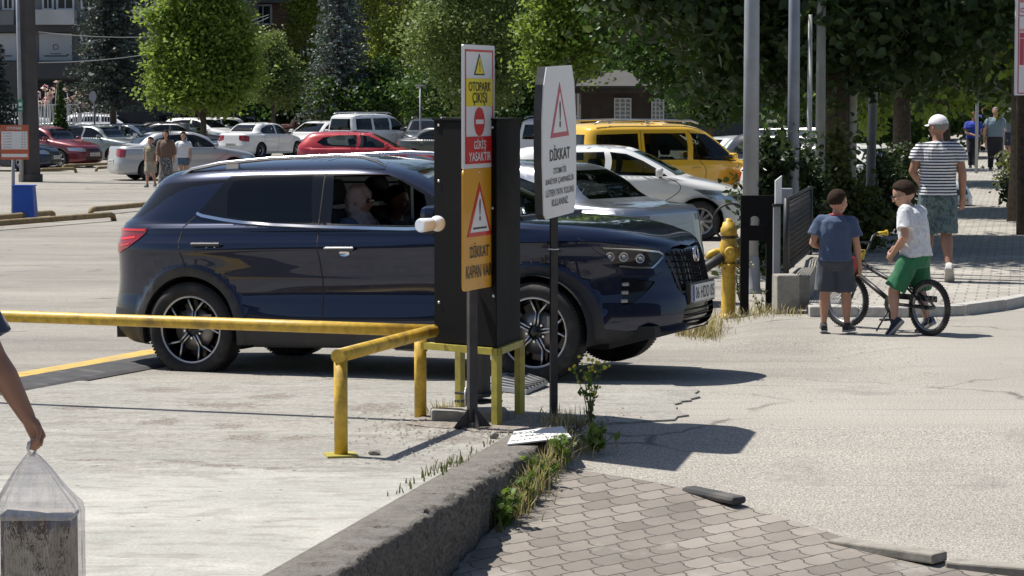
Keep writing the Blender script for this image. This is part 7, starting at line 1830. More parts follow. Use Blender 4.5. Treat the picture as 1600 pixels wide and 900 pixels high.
# ============================================================ PEOPLE
from mathutils import noise as mnoise
def fleshy(name, mb, m, parent, voxel=.007, smooth=2, fold=0.0, fscale=9.0, cast=None, seed=0, mats=None, mid=None):
    """fuse the builder's overlapping solids into one continuous skin"""
    o = mb.build(name, m, parent)
    r = o.modifiers.new('r', 'REMESH'); r.mode = 'VOXEL'; r.voxel_size = voxel; r.adaptivity = 0; r.use_smooth_shade = True
    if smooth:
        s = o.modifiers.new('s', 'SMOOTH'); s.iterations = smooth; s.factor = .5
    bake(o); me = o.data; n = len(me.vertices)
    if fold:
        co = np.empty(n * 3, np.float32); me.vertices.foreach_get('co', co); co = co.reshape(-1, 3); nr = np.empty(n * 3, np.float32); me.vertices.foreach_get('normal', nr); nr = nr.reshape(-1, 3)
        d = np.array([mnoise.noise(Vector((c[0] * fscale + seed, c[1] * fscale, c[2] * fscale * .55))) + .5 * mnoise.noise(Vector((c[0] * fscale * 2.3, c[1] * fscale * 2.3 + seed, c[2] * fscale * 1.3 + c[0] * fscale))) for c in co])
        co = co + nr * (np.abs(d) * 1.6 - .35)[:, None] * fold * -1.0; me.vertices.foreach_set('co', co.astype(np.float32).ravel())
    me.materials.clear()
    for x in (mats or [m]): me.materials.append(x)
    me.polygons.foreach_set('use_smooth', np.ones(len(me.polygons), bool)); me.update()
    return o
def loft(mb, secs, n=20, mi=0, caps=True):
    """secs: (centre, lateral vector, depth vector) ellipses"""
    vs_, fs_ = [], []
    for c, a, b in secs:
        c, a, b = Vector(c), Vector(a), Vector(b)
        for k in range(n):
            t = 2 * PI * k / n; ct, st = math.cos(t), math.sin(t)
            e = .82; vs_.append(c + a * math.copysign(abs(ct) ** e, ct) + b * math.copysign(abs(st) ** e, st))
    for i in range(len(secs) - 1):
        for k in range(n): p = i * n + k; q = i * n + (k + 1) % n; fs_.append((p, q, q + n, p + n))
    m = (len(secs) - 1) * n
    fs_ += [tuple(range(n - 1, -1, -1)), tuple(range(m, m + n))]
    mb.add(vs_, fs_, mi, True)
def limb(mb, pts, rs, n=14, cap=True):
    """tapered limb with rounded ends"""
    P_ = [Vector(p) for p in pts]; d0 = (P_[0] - P_[1]).normalized(); d1 = (P_[-1] - P_[-2]).normalized()
    # resample for smooth bends
    pp, rr_ = [], []
    for i in range(len(P_) - 1):
        for k in range(4): t = k / 4; pp.append(P_[i].lerp(P_[i + 1], t)); rr_.append(rs[i] + (rs[i + 1] - rs[i]) * t)
    pp.append(P_[-1]); rr_.append(rs[-1])
    if cap:
        pp = [P_[0] + d0 * rs[0] * .95, P_[0] + d0 * rs[0] * .7] + pp + [P_[-1] + d1 * rs[-1] * .7, P_[-1] + d1 * rs[-1] * .95]
        rr_ = [rs[0] * .2, rs[0] * .7] + rr_ + [rs[-1] * .7, rs[-1] * .2]
    mb.tube(pp, rr_, n)
def ellipsoid(mb, c, r, M=None, seg=18):
    bm = bmesh.new(); bmesh.ops.create_uvsphere(bm, u_segments=seg, v_segments=seg * 2 // 3, radius=1); bm.verts.index_update()
    M = M or Matrix.Identity(3)
    mb.add([Vector(c) + M @ Vector((v.co.x * r[0], v.co.y * r[1], v.co.z * r[2])) for v in bm.verts], [[v.index for v in f.verts] for f in bm.faces], 0, True); bm.free()
def skin_mat(name, col):
    if name in MATS: return MATS[name]
    m = mat(name, col, .5); g = NG(m); n1 = g.noise(g.obj(), 40, 4); n2 = g.noise(g.obj(), 6, 3)
    c = g.mix(n1, tuple(x * .88 for x in col), tuple(min(1, x * 1.1) for x in col)); c = g.mix(g.math('MULTIPLY', n2, .25), c, (col[0], col[1] * .7, col[2] * .6))
    g.b.inputs['Subsurface Weight'].default_value = .08; g.b.inputs['Subsurface Radius'].default_value = (.02, .008, .004); g.b.inputs['Subsurface Scale'].default_value = .5
    return g.out(c)
def cloth(name, col, pattern=None, rough=.9):
    if name in MATS: return MATS[name]
    m = mat(name, col, rough); g = NG(m); p = g.obj(); n1 = g.noise(p, 12, 5); w_ = g.noise(p, 220, 2)
    c = g.mix(n1, tuple(x * .8 for x in col), tuple(min(1, x * 1.12) for x in col))
    if pattern: c = pattern(g, p, c)
    g.b.inputs['Sheen Weight'].default_value = .15
    return g.out(c, None, g.bump(w_, .25, .002))
def hand(mb, wr, el, palm_n, side, k=1.0, curl=.5, spread=.12):
    """palm plus five bent fingers; wr wrist, el elbow, palm_n direction the palm faces, side=+1 puts the thumb on the cross side"""
    wr, el = Vector(wr), Vector(el); d = (wr - el).normalized(); n = Vector(palm_n); n = (n - d * n.dot(d)).normalized(); s = d.cross(n) * side
    L = .085 * k
    loft(mb, [(wr - d * .01 * k, s * .026 * k, n * .020 * k), (wr + d * L * .35, s * .037 * k, n * .017 * k), (wr + d * L * .75, s * .041 * k, n * .015 * k), (wr + d * L, s * .038 * k, n * .012 * k)], 14)
    for i, (o, fl) in enumerate(((.029, .072), (.010, .082), (-.010, .076), (-.028, .058))):
        b = wr + d * L * .92 + s * o * k; dd = (d + s * o * spread * 8).normalized(); a = curl
        pts = [b - dd * .01 * k]; cur = b; dirv = dd; segs = (fl * .45 * k, fl * .32 * k, fl * .25 * k)
        for j, sg in enumerate(segs):
            ang = a * (.75 + .35 * j); q = dirv * math.cos(ang) + n * math.sin(ang); nn = n * math.cos(ang) - dirv * math.sin(ang)
            cur = cur + q * sg; pts.append(cur); dirv = q; n_keep = n; n = nn
        n = Vector(palm_n); n = (n - d * n.dot(d)).normalized()
        limb(mb, pts, [.0092 * k, .0088 * k, .0080 * k, .0070 * k], 8)
    tb = wr + d * L * .25 + s * .028 * k; t1 = tb + (d * .6 + s * .65 + n * .35).normalized() * .034 * k; t2 = t1 + (d * .85 + s * .05 + n * .5).normalized() * .028 * k; t3 = t2 + (d * .8 - s * .2 + n * .6).normalized() * .022 * k
    limb(mb, [tb, t1, t2, t3], [.014 * k, .0115 * k, .0095 * k, .0078 * k], 8)
def J(h, **o):
    """standing joints for height h facing +y (x to the figure's right)"""
    j = dict(pelvis=(0, 0, .52), waist=(0, 0, .60), chest=(0, 0, .72), neck=(0, -.005, .825), head=(0, .012, .925),
             sr=(.100, 0, .785), sl=(-.100, 0, .785), er=(.135, -.01, .625), el=(-.135, -.01, .625), wr=(.14, .03, .485), wl=(-.14, .03, .485),
             hr=(.05, 0, .51), hl=(-.05, 0, .51), kr=(.055, .01, .28), kl=(-.055, .01, .28), ar=(.055, -.01, .045), al=(-.055, -.01, .045))
    j.update(o); return {k: Vector(v) * h for k, v in j.items()}
def person(loc, yaw, h, j, label, group, skin, hair, top, bottom, shoe_m, vox=.008, kid=False, build=1.0, hairstyle='short', face=0.0, tilt=0.0, sleeve=.5, leg='shorts', hem=0.0, headk=1.0, hands=dict(), cat='person', shoes_on=True, toes=None, female=False, topm=None, skirt=None, pose_root=None):
    root = empty('person', loc, yaw, label, cat, group) if pose_root is None else pose_root
    S = h; W = build; hk = headk * (.158 if kid else .134) * S / 2     # half head height
    lat = (j['sr'] - j['sl']).normalized(); latp = (j['hr'] - j['hl']).normalized()
    def fw(l, ax): return ax.cross(l).normalized() * -1 if ax.cross(l).length > 1e-6 else Vector((0, 1, 0))
    up_ = (j['neck'] - j['pelvis']).normalized(); f_ = -lat.cross(up_).normalized() if False else up_.cross(lat).normalized(); 
    mb = MB()
    cw = .098 * S * W; ww = .080 * S * W; pw = .092 * S * W; dp = .068 * S * W
    secs = [(j['hr'].lerp(j['hl'], .5) - up_ * .03 * S, latp * pw * .8, f_ * dp * .9), (j['pelvis'], latp * pw, f_ * dp * 1.05), (j['waist'], lat * ww, f_ * dp * .92), (j['chest'], lat * cw, f_ * dp * 1.08),
            (j['neck'].lerp(j['chest'], .45), lat * cw * .90, f_ * dp * .95), (j['neck'].lerp(j['chest'], .16), lat * cw * .50, f_ * dp * .65), (j['neck'], lat * .032 * S, f_ * .034 * S)]
    loft(mb, secs, 20)
    hm = Matrix.Rotation(face, 3, 'Z') @ Matrix.Rotation(tilt, 3, 'X'); hc = j['head']
    limb(mb, [j['neck'] - up_ * .02 * S, hc - Vector((0, 0, hk * .35))], [.034 * S * (.9 if female else 1), .030 * S], 12)
    E = lambda c, r: ellipsoid(mb, hc + hm @ Vector(c), r, hm)
    E((0, -hk * .10, hk * .18), (hk * .70, hk * .86, hk * .80)); E((0, hk * .12, -hk * .28), (hk * .56, hk * .60, hk * .66)); E((0, hk * .30, -hk * .62), (hk * .34, hk * .36, hk * .30))
    E((0, hk * .74, -hk * .12), (hk * .10, hk * .16, hk * .20)); E((0, hk * .84, -hk * .24), (hk * .13, hk * .12, hk * .09)); E((0, hk * .66, -hk * .50), (hk * .22, hk * .12, hk * .07)); E((0, hk * .62, hk * .12), (hk * .46, hk * .14, hk * .10))
    for s in (-1, 1): E((s * hk * .70, -hk * .05, -hk * .10), (hk * .08, hk * .17, hk * .25)); E((s * hk * .34, hk * .50, -hk * .22), (hk * .2, hk * .2, hk * .2))
    for s, a in (('r', 1), ('l', -1)):
        sh, el, wr = j['s' + s], j['e' + s], j['w' + s]
        limb(mb, [j['neck'].lerp(sh, .3) - up_ * .018 * S, sh - up_ * .008 * S], [.026 * S, .033 * S], 12)
        limb(mb, [sh, sh.lerp(el, .4), el, el.lerp(wr, .3), wr], [.034 * S * W, .031 * S * W, .025 * S, .026 * S * W, .0165 * S], 12)
        hd_ = hands.get(s, {}); kk = (S / 1.72) * (1.05 if not kid else 1.12)
        hand(mb, wr, el, hd_.get('n', (-a * 1.0, .2, 0)), hd_.get('side', a), kk, hd_.get('curl', .35), hd_.get('spread', .10))
        hp_, kn, an = j['h' + s], j['k' + s], j['a' + s]
        limb(mb, [hp_, hp_.lerp(kn, .45), kn, kn.lerp(an, .28), kn.lerp(an, .7), an], [.052 * S * W, .046 * S * W, .034 * S * W, .036 * S * W, .024 * S, .020 * S], 14)
        td = Vector((toes or {}).get(s, (a * .12, 1, -.12))).normalized()
        limb(mb, [an - td * .015 * S - Vector((0, 0, .018 * S)), an + td * .075 * S - Vector((0, 0, .02 * S))], [.020 * S, .017 * S], 10)
    fleshy('body', mb, skin, root, vox, 2)
    # eyes, brows, mouth
    if vox < .011:
        mb = MB()
        for s in (-1, 1):
            ellipsoid(mb, hc + hm @ Vector((s * hk * .27, hk * .66, 0)), (hk * .085, hk * .05, hk * .05), hm, 10)
        mb.build('eyes', mat('eye_dark', (.04, .03, .025), .2), root)
        mb = MB()
        for s in (-1, 1): ellipsoid(mb, hc + hm @ Vector((s * hk * .28, hk * .735, hk * .17)), (hk * .15, hk * .04, hk * .03), hm, 8)
        mb.build('eyebrows', hair, root)
        mb = MB(); ellipsoid(mb, hc + hm @ Vector((0, hk * .765, -hk * .50)), (hk * .17, hk * .03, hk * .035), hm, 8); mb.build('lips', mat('lip_rose', (.32, .11, .09), .5), root)
    # hair
    if hairstyle:
        bm = bmesh.new(); bmesh.ops.create_uvsphere(bm, u_segments=36, v_segments=28, radius=1); vs_ = []
        for v in bm.verts:
            x, y, z = v.co; line = {'short': -.42 + .95 * max(0, y + .30) ** .85, 'long': -1.6 + 2.3 * max(0, y + .15) ** .6, 'crop': -.50 + 1.05 * max(0, y + .35) ** .85}.get(hairstyle, 0); line += .10 * mnoise.noise(Vector((x * 4, y * 4, 3))) - (.12 if abs(x) > .55 and abs(y) < .3 else 0) * -1
            t = smooth01((z - line) / .16); rr_ = (.88 + .19 * t) if hairstyle != 'crop' else (.90 + .145 * t)
            nz = mnoise.noise(Vector((x * 5, y * 5, z * 5)) * 1.6) * .05 * t
            top_ = .10 * max(0, z) * (1 if hairstyle != 'crop' else .2) * max(0, y * .6 + .6)
            q = Vector((x * hk * .74, y * hk * .90 - hk * .10, z * hk * .86 + hk * .18)) * (rr_ + nz + top_ * .5)
            if hairstyle == 'long' and z < -.1 and y < .2: q.z -= hk * .55 * min(1, (-.1 - z) * 1.6); q.x *= 1.12
            vs_.append(hc + hm @ q)
        bm.verts.index_update(); mb = MB(); mb.add(vs_, [[v.index for v in f.verts] for f in bm.faces], 0, True); bm.free(); mb.build('hair', hair, root)
    # top
    mb = MB(); g_ = .010 * S + .004
    hemz = j['pelvis'].lerp(j['waist'], .15 - hem) if not kid else j['pelvis'].lerp(j['waist'], .05 - hem)
    secs = [(hemz, latp * (pw + g_ * 1.6), f_ * (dp * 1.05 + g_ * 1.6)), (hemz + up_ * .012 * S, latp * (pw + g_ * 1.5), f_ * (dp * 1.05 + g_ * 1.5)), (j['waist'], lat * (ww + g_ * 1.9), f_ * (dp + g_ * 1.5)), (j['chest'], lat * (cw + g_), f_ * (dp * 1.1 + g_ * 1.2)),
            (j['neck'].lerp(j['chest'], .45), lat * (cw * .92 + g_), f_ * (dp * .97 + g_ * 1.1)), (j['neck'].lerp(j['chest'], .15), lat * (cw * .5 + g_), f_ * (dp * .68 + g_)), (j['neck'].lerp(j['chest'], .0) - up_ * .002, lat * (.037 * S + g_ * .3), f_ * (.039 * S + g_ * .3))]
    loft(mb, secs, 24)
    for s in 'rl':
        sh, el, wr = j['s' + s], j['e' + s], j['w' + s]
        limb(mb, [j['neck'].lerp(sh, .3) - up_ * .018 * S, sh - up_ * .006 * S], [.028 * S * W + g_ * .7, .037 * S * W + g_ * .9], 14)
        if sleeve <= 1:
            e = sh.lerp(el, sleeve); mb.tube([sh - (el - sh) * .08 , sh + (el - sh) * .05, sh.lerp(el, sleeve * .5), e], [.022 * S * W + g_, .034 * S * W + g_, .037 * S * W + g_, .036 * S * W + g_ * 1.5], 16)
        else:
            e = el.lerp(wr, sleeve - 1); limb(mb, [sh, sh.lerp(el, .5), el], [.042 * S * W + g_ * .8, .036 * S * W + g_, .030 * S + g_], 14); mb.tube([el, el.lerp(e, .5), e], [.030 * S + g_, .026 * S + g_, .022 * S + g_], 14)
    fleshy('shirt', mb, top, root, max(vox, .007), 2, .006 * S if vox < .011 else .004, 11, seed=h * 7)
    # bottom
    mb = MB(); b0 = j['pelvis'].lerp(j['waist'], .45)
    loft(mb, [(j['hr'].lerp(j['hl'], .5) - up_ * .055 * S, latp * (pw * .80 + g_), f_ * (dp * .8 + g_)), (j['hr'].lerp(j['hl'], .5) - up_ * .01 * S, latp * (pw + g_ * .8), f_ * (dp * 1.05 + g_)), (j['pelvis'], latp * (pw + g_ * .9), f_ * (dp * 1.05 + g_)), (b0, latp * (ww + g_), f_ * (dp * .95 + g_))], 22)
    if skirt is None:
        for s in 'rl':
            hp_, kn, an = j['h' + s], j['k' + s], j['a' + s]
            if leg == 'shorts': e = hp_.lerp(kn, .92 if kid else 1.0); mb.tube([hp_ + up_ * .02, hp_.lerp(e, .5), e], [.055 * S * W + g_, .054 * S * W + g_ * 1.1, .050 * S * W + g_ * 1.7], 18)
            elif leg == 'short': e = hp_.lerp(kn, .5); mb.tube([hp_ + up_ * .02, hp_.lerp(e, .5), e], [.055 * S * W + g_, .053 * S * W + g_, .050 * S * W + g_], 18)
            else:
                limb(mb, [hp_, hp_.lerp(kn, .5), kn], [.055 * S * W + g_, .050 * S * W + g_, .040 * S * W + g_], 16); e = kn.lerp(an, .98); mb.tube([kn, kn.lerp(an, .5), e], [.040 * S * W + g_, .034 * S + g_, .032 * S + g_], 14)
    else:
        c = (j['al'] + j['ar']) / 2 + Vector((0, 0, skirt * S)); loft(mb, [(c, latp * .14 * S, f_ * .12 * S), (c.lerp(j['pelvis'], .5), latp * .115 * S, f_ * .10 * S), (j['pelvis'], latp * (pw + g_), f_ * (dp + g_ * 1.4))], 20)
    fleshy('trousers' if leg == 'long' else ('skirt' if skirt is not None else 'shorts'), mb, bottom, root, max(vox, .007), 2, .006 * S if vox < .011 else .004, 9, seed=h * 3)
    # shoes
    if shoes_on:
        for s, a in (('r', 1), ('l', -1)):
            an = j['a' + s]; td = Vector((toes or {}).get(s, (a * .12, 1, 0))).normalized(); sd = td.cross(Vector((0, 0, 1))); sd = sd.normalized() if sd.length > .1 else Vector((1, 0, 0)); uz = sd.cross(td).normalized()
            L = .155 * S * (1.08 if kid else 1); b = an - uz * .045 * S * .82; mb = MB()
            sec = lambda t, w_, z0, z1: (b + td * (t - .28) * L + uz * (z0 + z1) / 2 * S, sd * w_ * S, uz * (z1 - z0) / 2 * S)
            loft(mb, [sec(.0, .014, .008, .035), sec(.03, .021, .004, .048), sec(.25, .025, .004, .056), sec(.42, .026, .004, .050), sec(.62, .029, .004, .036), sec(.85, .027, .004, .026), sec(.98, .016, .006, .018)], 16)
            limb(mb, [an - uz * .012 * S, an + uz * .012 * S], [.026 * S, .025 * S], 12)
            o = fleshy('shoe', mb, shoe_m, root, .006 if vox < .011 else .01, 1)
            mb = MB(); pl = [(-.28, -.016), (-.2, -.024), (.1, -.024), (.35, -.031), (.6, -.028), (.71, -.012), (.71, .012), (.6, .028), (.35, .031), (.1, .024), (-.2, .024), (-.28, .016)]
            Mm = Matrix(((td.x, sd.x, uz.x, b.x), (td.y, sd.y, uz.y, b.y), (td.z, sd.z, uz.z, b.z), (0, 0, 0, 1)))
            mb.prism([(x * L, y * S) for x, y in pl], -.004 * S, .010 * S, 0, Mm); mb.build('sole', M_SOLE, o)
    return root, hc, hk, hm
M_SOLE = worn('shoe_sole', (.42, .41, .40), .7, var=.15, scale=20); M_SHD = cloth('dark_shoe', (.03, .035, .05)); M_SHW = cloth('white_shoe', (.62, .61, .58)); M_SHG = cloth('grey_shoe', (.10, .10, .11))
SK1 = skin_mat('tan_skin', (.44, .245, .165)); SK2 = skin_mat('fair_skin', (.46, .27, .19)); SK3 = skin_mat('deep_tan_skin', (.33, .175, .115))
def hairm(name, c):
    m = mat(name, c, .85, Specular_IOR_Level=.15); g = NG(m); n = g.noise(g.map(g.obj(), (60, 60, 12)), 3, 3); return g.out(g.mix(n, tuple(x * .6 for x in c), tuple(x * 1.5 for x in c)), None, g.bump(n, .6, .004))
HB = hairm('brown_hair', (.030, .018, .012)); HD = hairm('dark_hair', (.018, .014, .012)); HG = hairm('grey_hair', (.22, .21, .20)); HL = hairm('light_brown_hair', (.20, .11, .06))
def stripes(g, p, c):
    z = g.n('ShaderNodeSeparateXYZ', {0: p}).outputs[2]; wv = g.noise(p, 4, 2)
    z2 = g.math('ADD', z, g.math('MULTIPLY', wv, .012)); s_ = g.math('PINGPONG', g.math('ADD', z2, 10.0), .0155)
    return g.mix(g.n('ShaderNodeMapRange', {0: s_, 1: .0065, 2: .0085}).outputs[0], c, (.72, .72, .74))
def leafy(g, p, c):
    v = g.n('ShaderNodeTexVoronoi', {'Vector': g.map(p, (1, 1, .6), (0, .5, 0)), 'Scale': 34.0}); n = g.noise(p, 18, 4, .7)
    c = g.mix(g.ramp(v.outputs['Distance'], [(.25, (0, 0, 0)), (.45, (1, 1, 1))]), c, (.11, .16, .165)); return g.mix(g.ramp(n, [(.52, (0, 0, 0)), (.6, (.8, .8, .8))]), c, (.035, .055, .062))
def texprint(g, p, c):
    n = g.noise(p, 26, 5, .75); return g.mix(g.ramp(n, [(.50, (0, 0, 0)), (.56, (.55, .55, .55))]), c, (.42, .44, .47))
# ---- man in the white cap, walking away along the far footpath
q = ray(1464, 439); k_ = (CAM_H - .088) / -q.z; MP = Vector((q.x * k_, q.y * k_, .088)); h = 1.71; yaw = R(-4)
j = J(h, chest=(.0, .006, .72), waist=(0, .004, .60), sr=(.108, 0, .785), sl=(-.108, 0, .785), er=(.142, -.012, .64), wr=(.148, .03, .50), el=(-.150, .005, .655), wl=(-.115, .115, .60), kl=(-.052, .03, .285), al=(-.075, -.005, .05), kr=(.050, -.01, .285), ar=(.062, -.11, .085), neck=(-.002, .0, .835), head=(-.006, .012, .916))
man, hc, hk, hm = person(MP, yaw, h, j, 'man walking away in a white cap, striped T-shirt and leafy green shorts', None, SK3, HG, cloth('striped_jersey', (.018, .022, .04), stripes), cloth('leafy_shorts', (.05, .085, .09), leafy), M_SHW, .0075, build=1.0, face=R(48), hairstyle='crop', sleeve=.52, hem=.25,
    toes={'r': (.1, .75, -.75), 'l': (-.05, 1, 0)}, hands={'r': dict(n=(-.6, .8, 0), side=1, curl=.35)})
mb = MB(); bm = bmesh.new(); bmesh.ops.create_uvsphere(bm, u_segments=32, v_segments=20, radius=1); bm.verts.index_update()
mb.add([hc + hm @ Vector((v.co.x * hk * .80, v.co.y * hk * .95 - hk * .08, (v.co.z if v.co.z > 0 else v.co.z * .12) * hk * .86 + hk * .30)) for v in bm.verts], [[v.index for v in f.verts] for f in bm.faces], 0, True); bm.free()
M_CAP = cloth('white_cap_cloth', (.74, .73, .76)); cap = mb.build('cap', M_CAP, man)
mb = MB(); pts = []
for a in np.linspace(-1.0, 1.0, 13):
    for t, dz in ((0, 0), (1, -.10)):
        pts.append(hc + hm @ Vector((math.sin(a) * hk * (.72 + .05 * t), -hk * .08 + math.cos(a) * hk * (.82 + .62 * t * max(0, math.cos(a * 1.3)) ** .5), hk * (.30 + dz - .10 * abs(math.sin(a)) * t))))
lo_ = [p - Vector((0, 0, .006)) for p in pts]; n = len(pts)
mb.add(pts + lo_, [(2 * i, 2 * i + 1, 2 * i + 3, 2 * i + 2) for i in range(12)] + [(n + 2 * i, n + 2 * i + 2, n + 2 * i + 3, n + 2 * i + 1) for i in range(12)] + [(2 * i + 1, n + 2 * i + 1, n + 2 * i + 3, 2 * i + 3) for i in range(12)], 0, True); mb.build('brim', M_CAP, cap)
# ---- boy in blue, back to the camera
q = G(1304, 521); h = 1.205
j = J(h, sr=(.108, 0, .765), sl=(-.102, 0, .77), er=(.145, .0, .61), wr=(.165, .045, .47), el=(-.155, -.02, .62), wl=(-.085, .075, .585), hr=(.055, 0, .49), hl=(-.055, 0, .49), kr=(.075, .02, .27), ar=(.085, .01, .05), kl=(-.07, .0, .27), al=(-.075, -.01, .05), neck=(.004, 0, .815), head=(.016, .02, .902), pelvis=(0, 0, .50), waist=(0, 0, .585))
b1, hc, hk, hm = person(q + Vector((0, 0, .004)), R(-8), h, j, 'boy with his back to the camera in a blue T-shirt and dark grey shorts', 'boys with the bicycle', SK1, HB, cloth('denim_blue_jersey', (.055, .085, .16)), cloth('slate_shorts', (.055, .062, .08)), cloth('black_trainer', (.03, .03, .035)), .0065, kid=True, build=1.05, headk=1.06, face=R(-38), hairstyle='crop', sleeve=.66, hem=.05,
    toes={'r': (.35, .9, 0), 'l': (-.05, 1, 0)}, hands={'r': dict(n=(-.8, .5, 0), curl=.45), 'l': dict(n=(.3, -.2, -1), curl=.6, side=-1)})
mb = MB(); mb.ring(j['neck'] + Vector((0, 0, .002)), .050, .008, axis='z', n=24, m=6); mb.build('collar', cloth('red_collar', (.5, .06, .06)), b1)
# ---- bicycle
def bicycle(rearpx, frontpx):
    A = G(*rearpx); B = G(*frontpx); A.z = gz(A.x, A.y); c = (A + B) / 2; d = (B - A); d.z = 0; wbs = d.length; ang = math.atan2(d.y, d.x)
    root = empty('bicycle', (A.x, A.y, A.z), ang, label='black and yellow child\'s BMX bicycle between the two boys', cat='bicycle')
    Rw = .232; M_FR = mat('bike_black', (.012, .012, .013), .45); M_BY = worn('bike_yellow', (.60, .42, .03), .4, var=.1); M_SP = mat('spoke_steel', (.5, .5, .5), .3, .9)
    def wheel(x, steer):
        w_ = empty('wheel', (x, 0, Rw), steer, parent=root); mb = MB(); mb.ring((0, 0, 0), Rw - .022, .023, axis='y', n=64, m=10)
        for k in range(60):
            a = 2 * PI * k / 60; Mr = Matrix.Rotation(a, 3, 'Y')
            for s in (-1, 1): mb.box(Mr @ Vector((Rw - .001, s * .009, 0)), (.005, .012, .010), M=Mr)
        mb.build('tyre', M_TYRE, w_)
        mb = MB(); mb.lathe([(Rw - .052, -.010), (Rw - .040, -.013), (Rw - .034, -.012), (Rw - .034, .012), (Rw - .040, .013), (Rw - .052, .010), (Rw - .052, -.010)], axis='y', n=56); mb.build('rim', mat('bike_rim', (.32, .32, .33), .35, .8), w_)
        mb = MB()
        for k in range(28):
            a = 2 * PI * k / 28; s = 1 if k % 2 else -1; e = a + (.5 if k % 4 < 2 else -.5)
            mb.tube([(.018 * math.cos(e), s * .025, .018 * math.sin(e)), ((Rw - .048) * math.cos(a), 0, (Rw - .048) * math.sin(a))], .0013, 4, caps=False)
        mb.build('spokes', M_SP, w_)
        mb = MB(); mb.tube([(0, -.045, 0), (0, .045, 0)], .017, 12); mb.build('hub', M_FR, w_); return w_
    wheel(0, 0); wheel(wbs, R(10))
    bb = (wbs * .42, 0, .235); st = (wbs * .30, 0, .47); hb_ = (wbs * .86, 0, .46); ht = (wbs * .82, 0, .56)
    mb = MB(); mb.tube([bb, hb_], .021, 12); mb.tube([(st[0] + .03, 0, .40), (wbs * .55, 0, .46), ht], .019, 12); mb.tube([bb, st], .016, 12)
    for s in (-1, 1):
        mb.tube([(bb[0], s * .02, bb[2]), (0, s * .06, Rw)], .011, 8); mb.tube([(st[0] + .01, s * .015, .42), (.03, s * .055, Rw + .03), (0, s * .06, Rw)], .010, 8)
    mb.tube([(hb_[0] + .012, 0, .44), (ht[0] - .008, 0, .585)], .024, 12)
    mb.build('frame', M_FR, root)
    mb = MB(); fk_ = Vector((wbs * .87, 0, .44)); mb.tube([(fk_.x, -.055, .44), (fk_.x, .055, .44)], .014, 8)
    for s in (-1, 1): mb.tube([(fk_.x, s * .055, .44), (wbs * .95, s * .055, .34), (wbs, s * .05, Rw)], .012, 8)
    mb.build('fork', M_FR, root)
    mb = MB(); a = Vector((wbs * .81, 0, .585)); mb.tube([a, a + Vector((-.02, 0, .07))], .014, 8); mb.box(a + Vector((0, 0, .065)), (.05, .05, .04), bev=.01); mb.build('stem', M_BY, root)
    hbm = MB(); t0 = a + Vector((-.015, 0, .075)); st_ = R(10); sgn_ = Vector((-math.sin(st_), math.cos(st_), 0))
    for s in (-1, 1):
        p1 = t0 + sgn_ * s * .05; p2 = t0 + sgn_ * s * .13 + Vector((0, 0, .12)); p3 = t0 + sgn_ * s * .27 + Vector((-.035, 0, .145))
        hbm.tube([t0, p1, p2, t0 + sgn_ * s * .17 + Vector((-.01, 0, .14)), p3], .010, 10)
    hbm.tube([t0 + sgn_ * .1 + Vector((0, 0, .075)), t0 - sgn_ * .1 + Vector((0, 0, .075))], .007, 8); hbm.build('handlebar', M_FR, root)
    for s in (-1, 1):
        p3 = t0 + sgn_ * s * .27 + Vector((-.035, 0, .145)); p2 = t0 + sgn_ * s * .185 + Vector((-.014, 0, .1405)); mb = MB(); mb.tube([p2, p3 + (p3 - p2) * .1], .0165, 12); mb.tube([p3, p3 + (p3 - p2).normalized() * .012], .026, 12); mb.build('grip', M_BY, root)
        mb = MB(); mb.tube([p2 + Vector((.02, 0, -.01)), (p2 + p3) / 2 + Vector((.045, 0, -.02)), p3 + Vector((.035, 0, -.03))], .004, 6); mb.build('brake_lever', M_SP, root)
    mb = MB(); mb.box((hb_[0] + .07, 0, .53), (.02, .16, .15), bev=.01, M=Matrix.Rotation(R(-12), 3, 'Y')); mb.build('number_board', worn('board_red', (.55, .02, .03), .4), root)
    mb = MB(); mb.box((hb_[0] + .083, 0, .53), (.006, .10, .09), M=Matrix.Rotation(R(-12), 3, 'Y')); mb.build('board_patch', M_WHT, root)
    # front mudguard, seat, crank, chain, kickstand
    mb = MB(); vs_ = []; n = 12
    for i in range(n + 1):
        a = R(35) + R(85) * i / n
        for y, dr in ((-.034, -.008), (0, .006), (.034, -.008)): vs_.append((wbs + (Rw + .02 + dr) * math.cos(a), y, Rw + (Rw + .02 + dr) * math.sin(a)))
    fs_ = [(3 * i + k, 3 * i + k + 1, 3 * i + k + 4, 3 * i + k + 3) for i in range(n) for k in (0, 1)]; mb.add(vs_, fs_, 0, True); mb.add([(x, y, z - .003) for x, y, z in vs_], [f[::-1] for f in fs_], 0, True); mb.build('mudguard', M_BY, root)
    mb = MB(); mb.tube([st, (st[0] - .02, 0, .545)], .0125, 10); mb.build('seat_post', M_SP, root)
    mb = MB(); sx = st[0] - .025
    loft(mb, [((sx - .11, 0, .575), (0, .055, 0), (0, 0, .016)), ((sx - .07, 0, .575), (0, .062, 0), (0, 0, .022)), ((sx, 0, .568), (0, .036, 0), (0, 0, .02)), ((sx + .07, 0, .565), (0, .018, 0), (0, 0, .016)), ((sx + .11, 0, .562), (0, .010, 0), (0, 0, .010))], 14); mb.build('saddle', M_BLK, root)
    mb = MB(); mb.lathe([(.0, .034), (.075, .034), (.075, .038), (0, .038)], c=bb, axis='y', n=32); mb.build('chainring', M_FR, root)
    for s in (-1, 1):
        mb = MB(); e = Vector((bb[0] - .02 * s, s * .06, bb[2] - .125 * s * 1.0)); mb.tube([(bb[0], s * .05, bb[2]), e], .009, 8); mb.build('crank', M_FR, root)
        mb = MB(); mb.box((e.x, s * .11, e.z), (.075, .085, .018), bev=.005); mb.build('pedal', M_BLK, root)
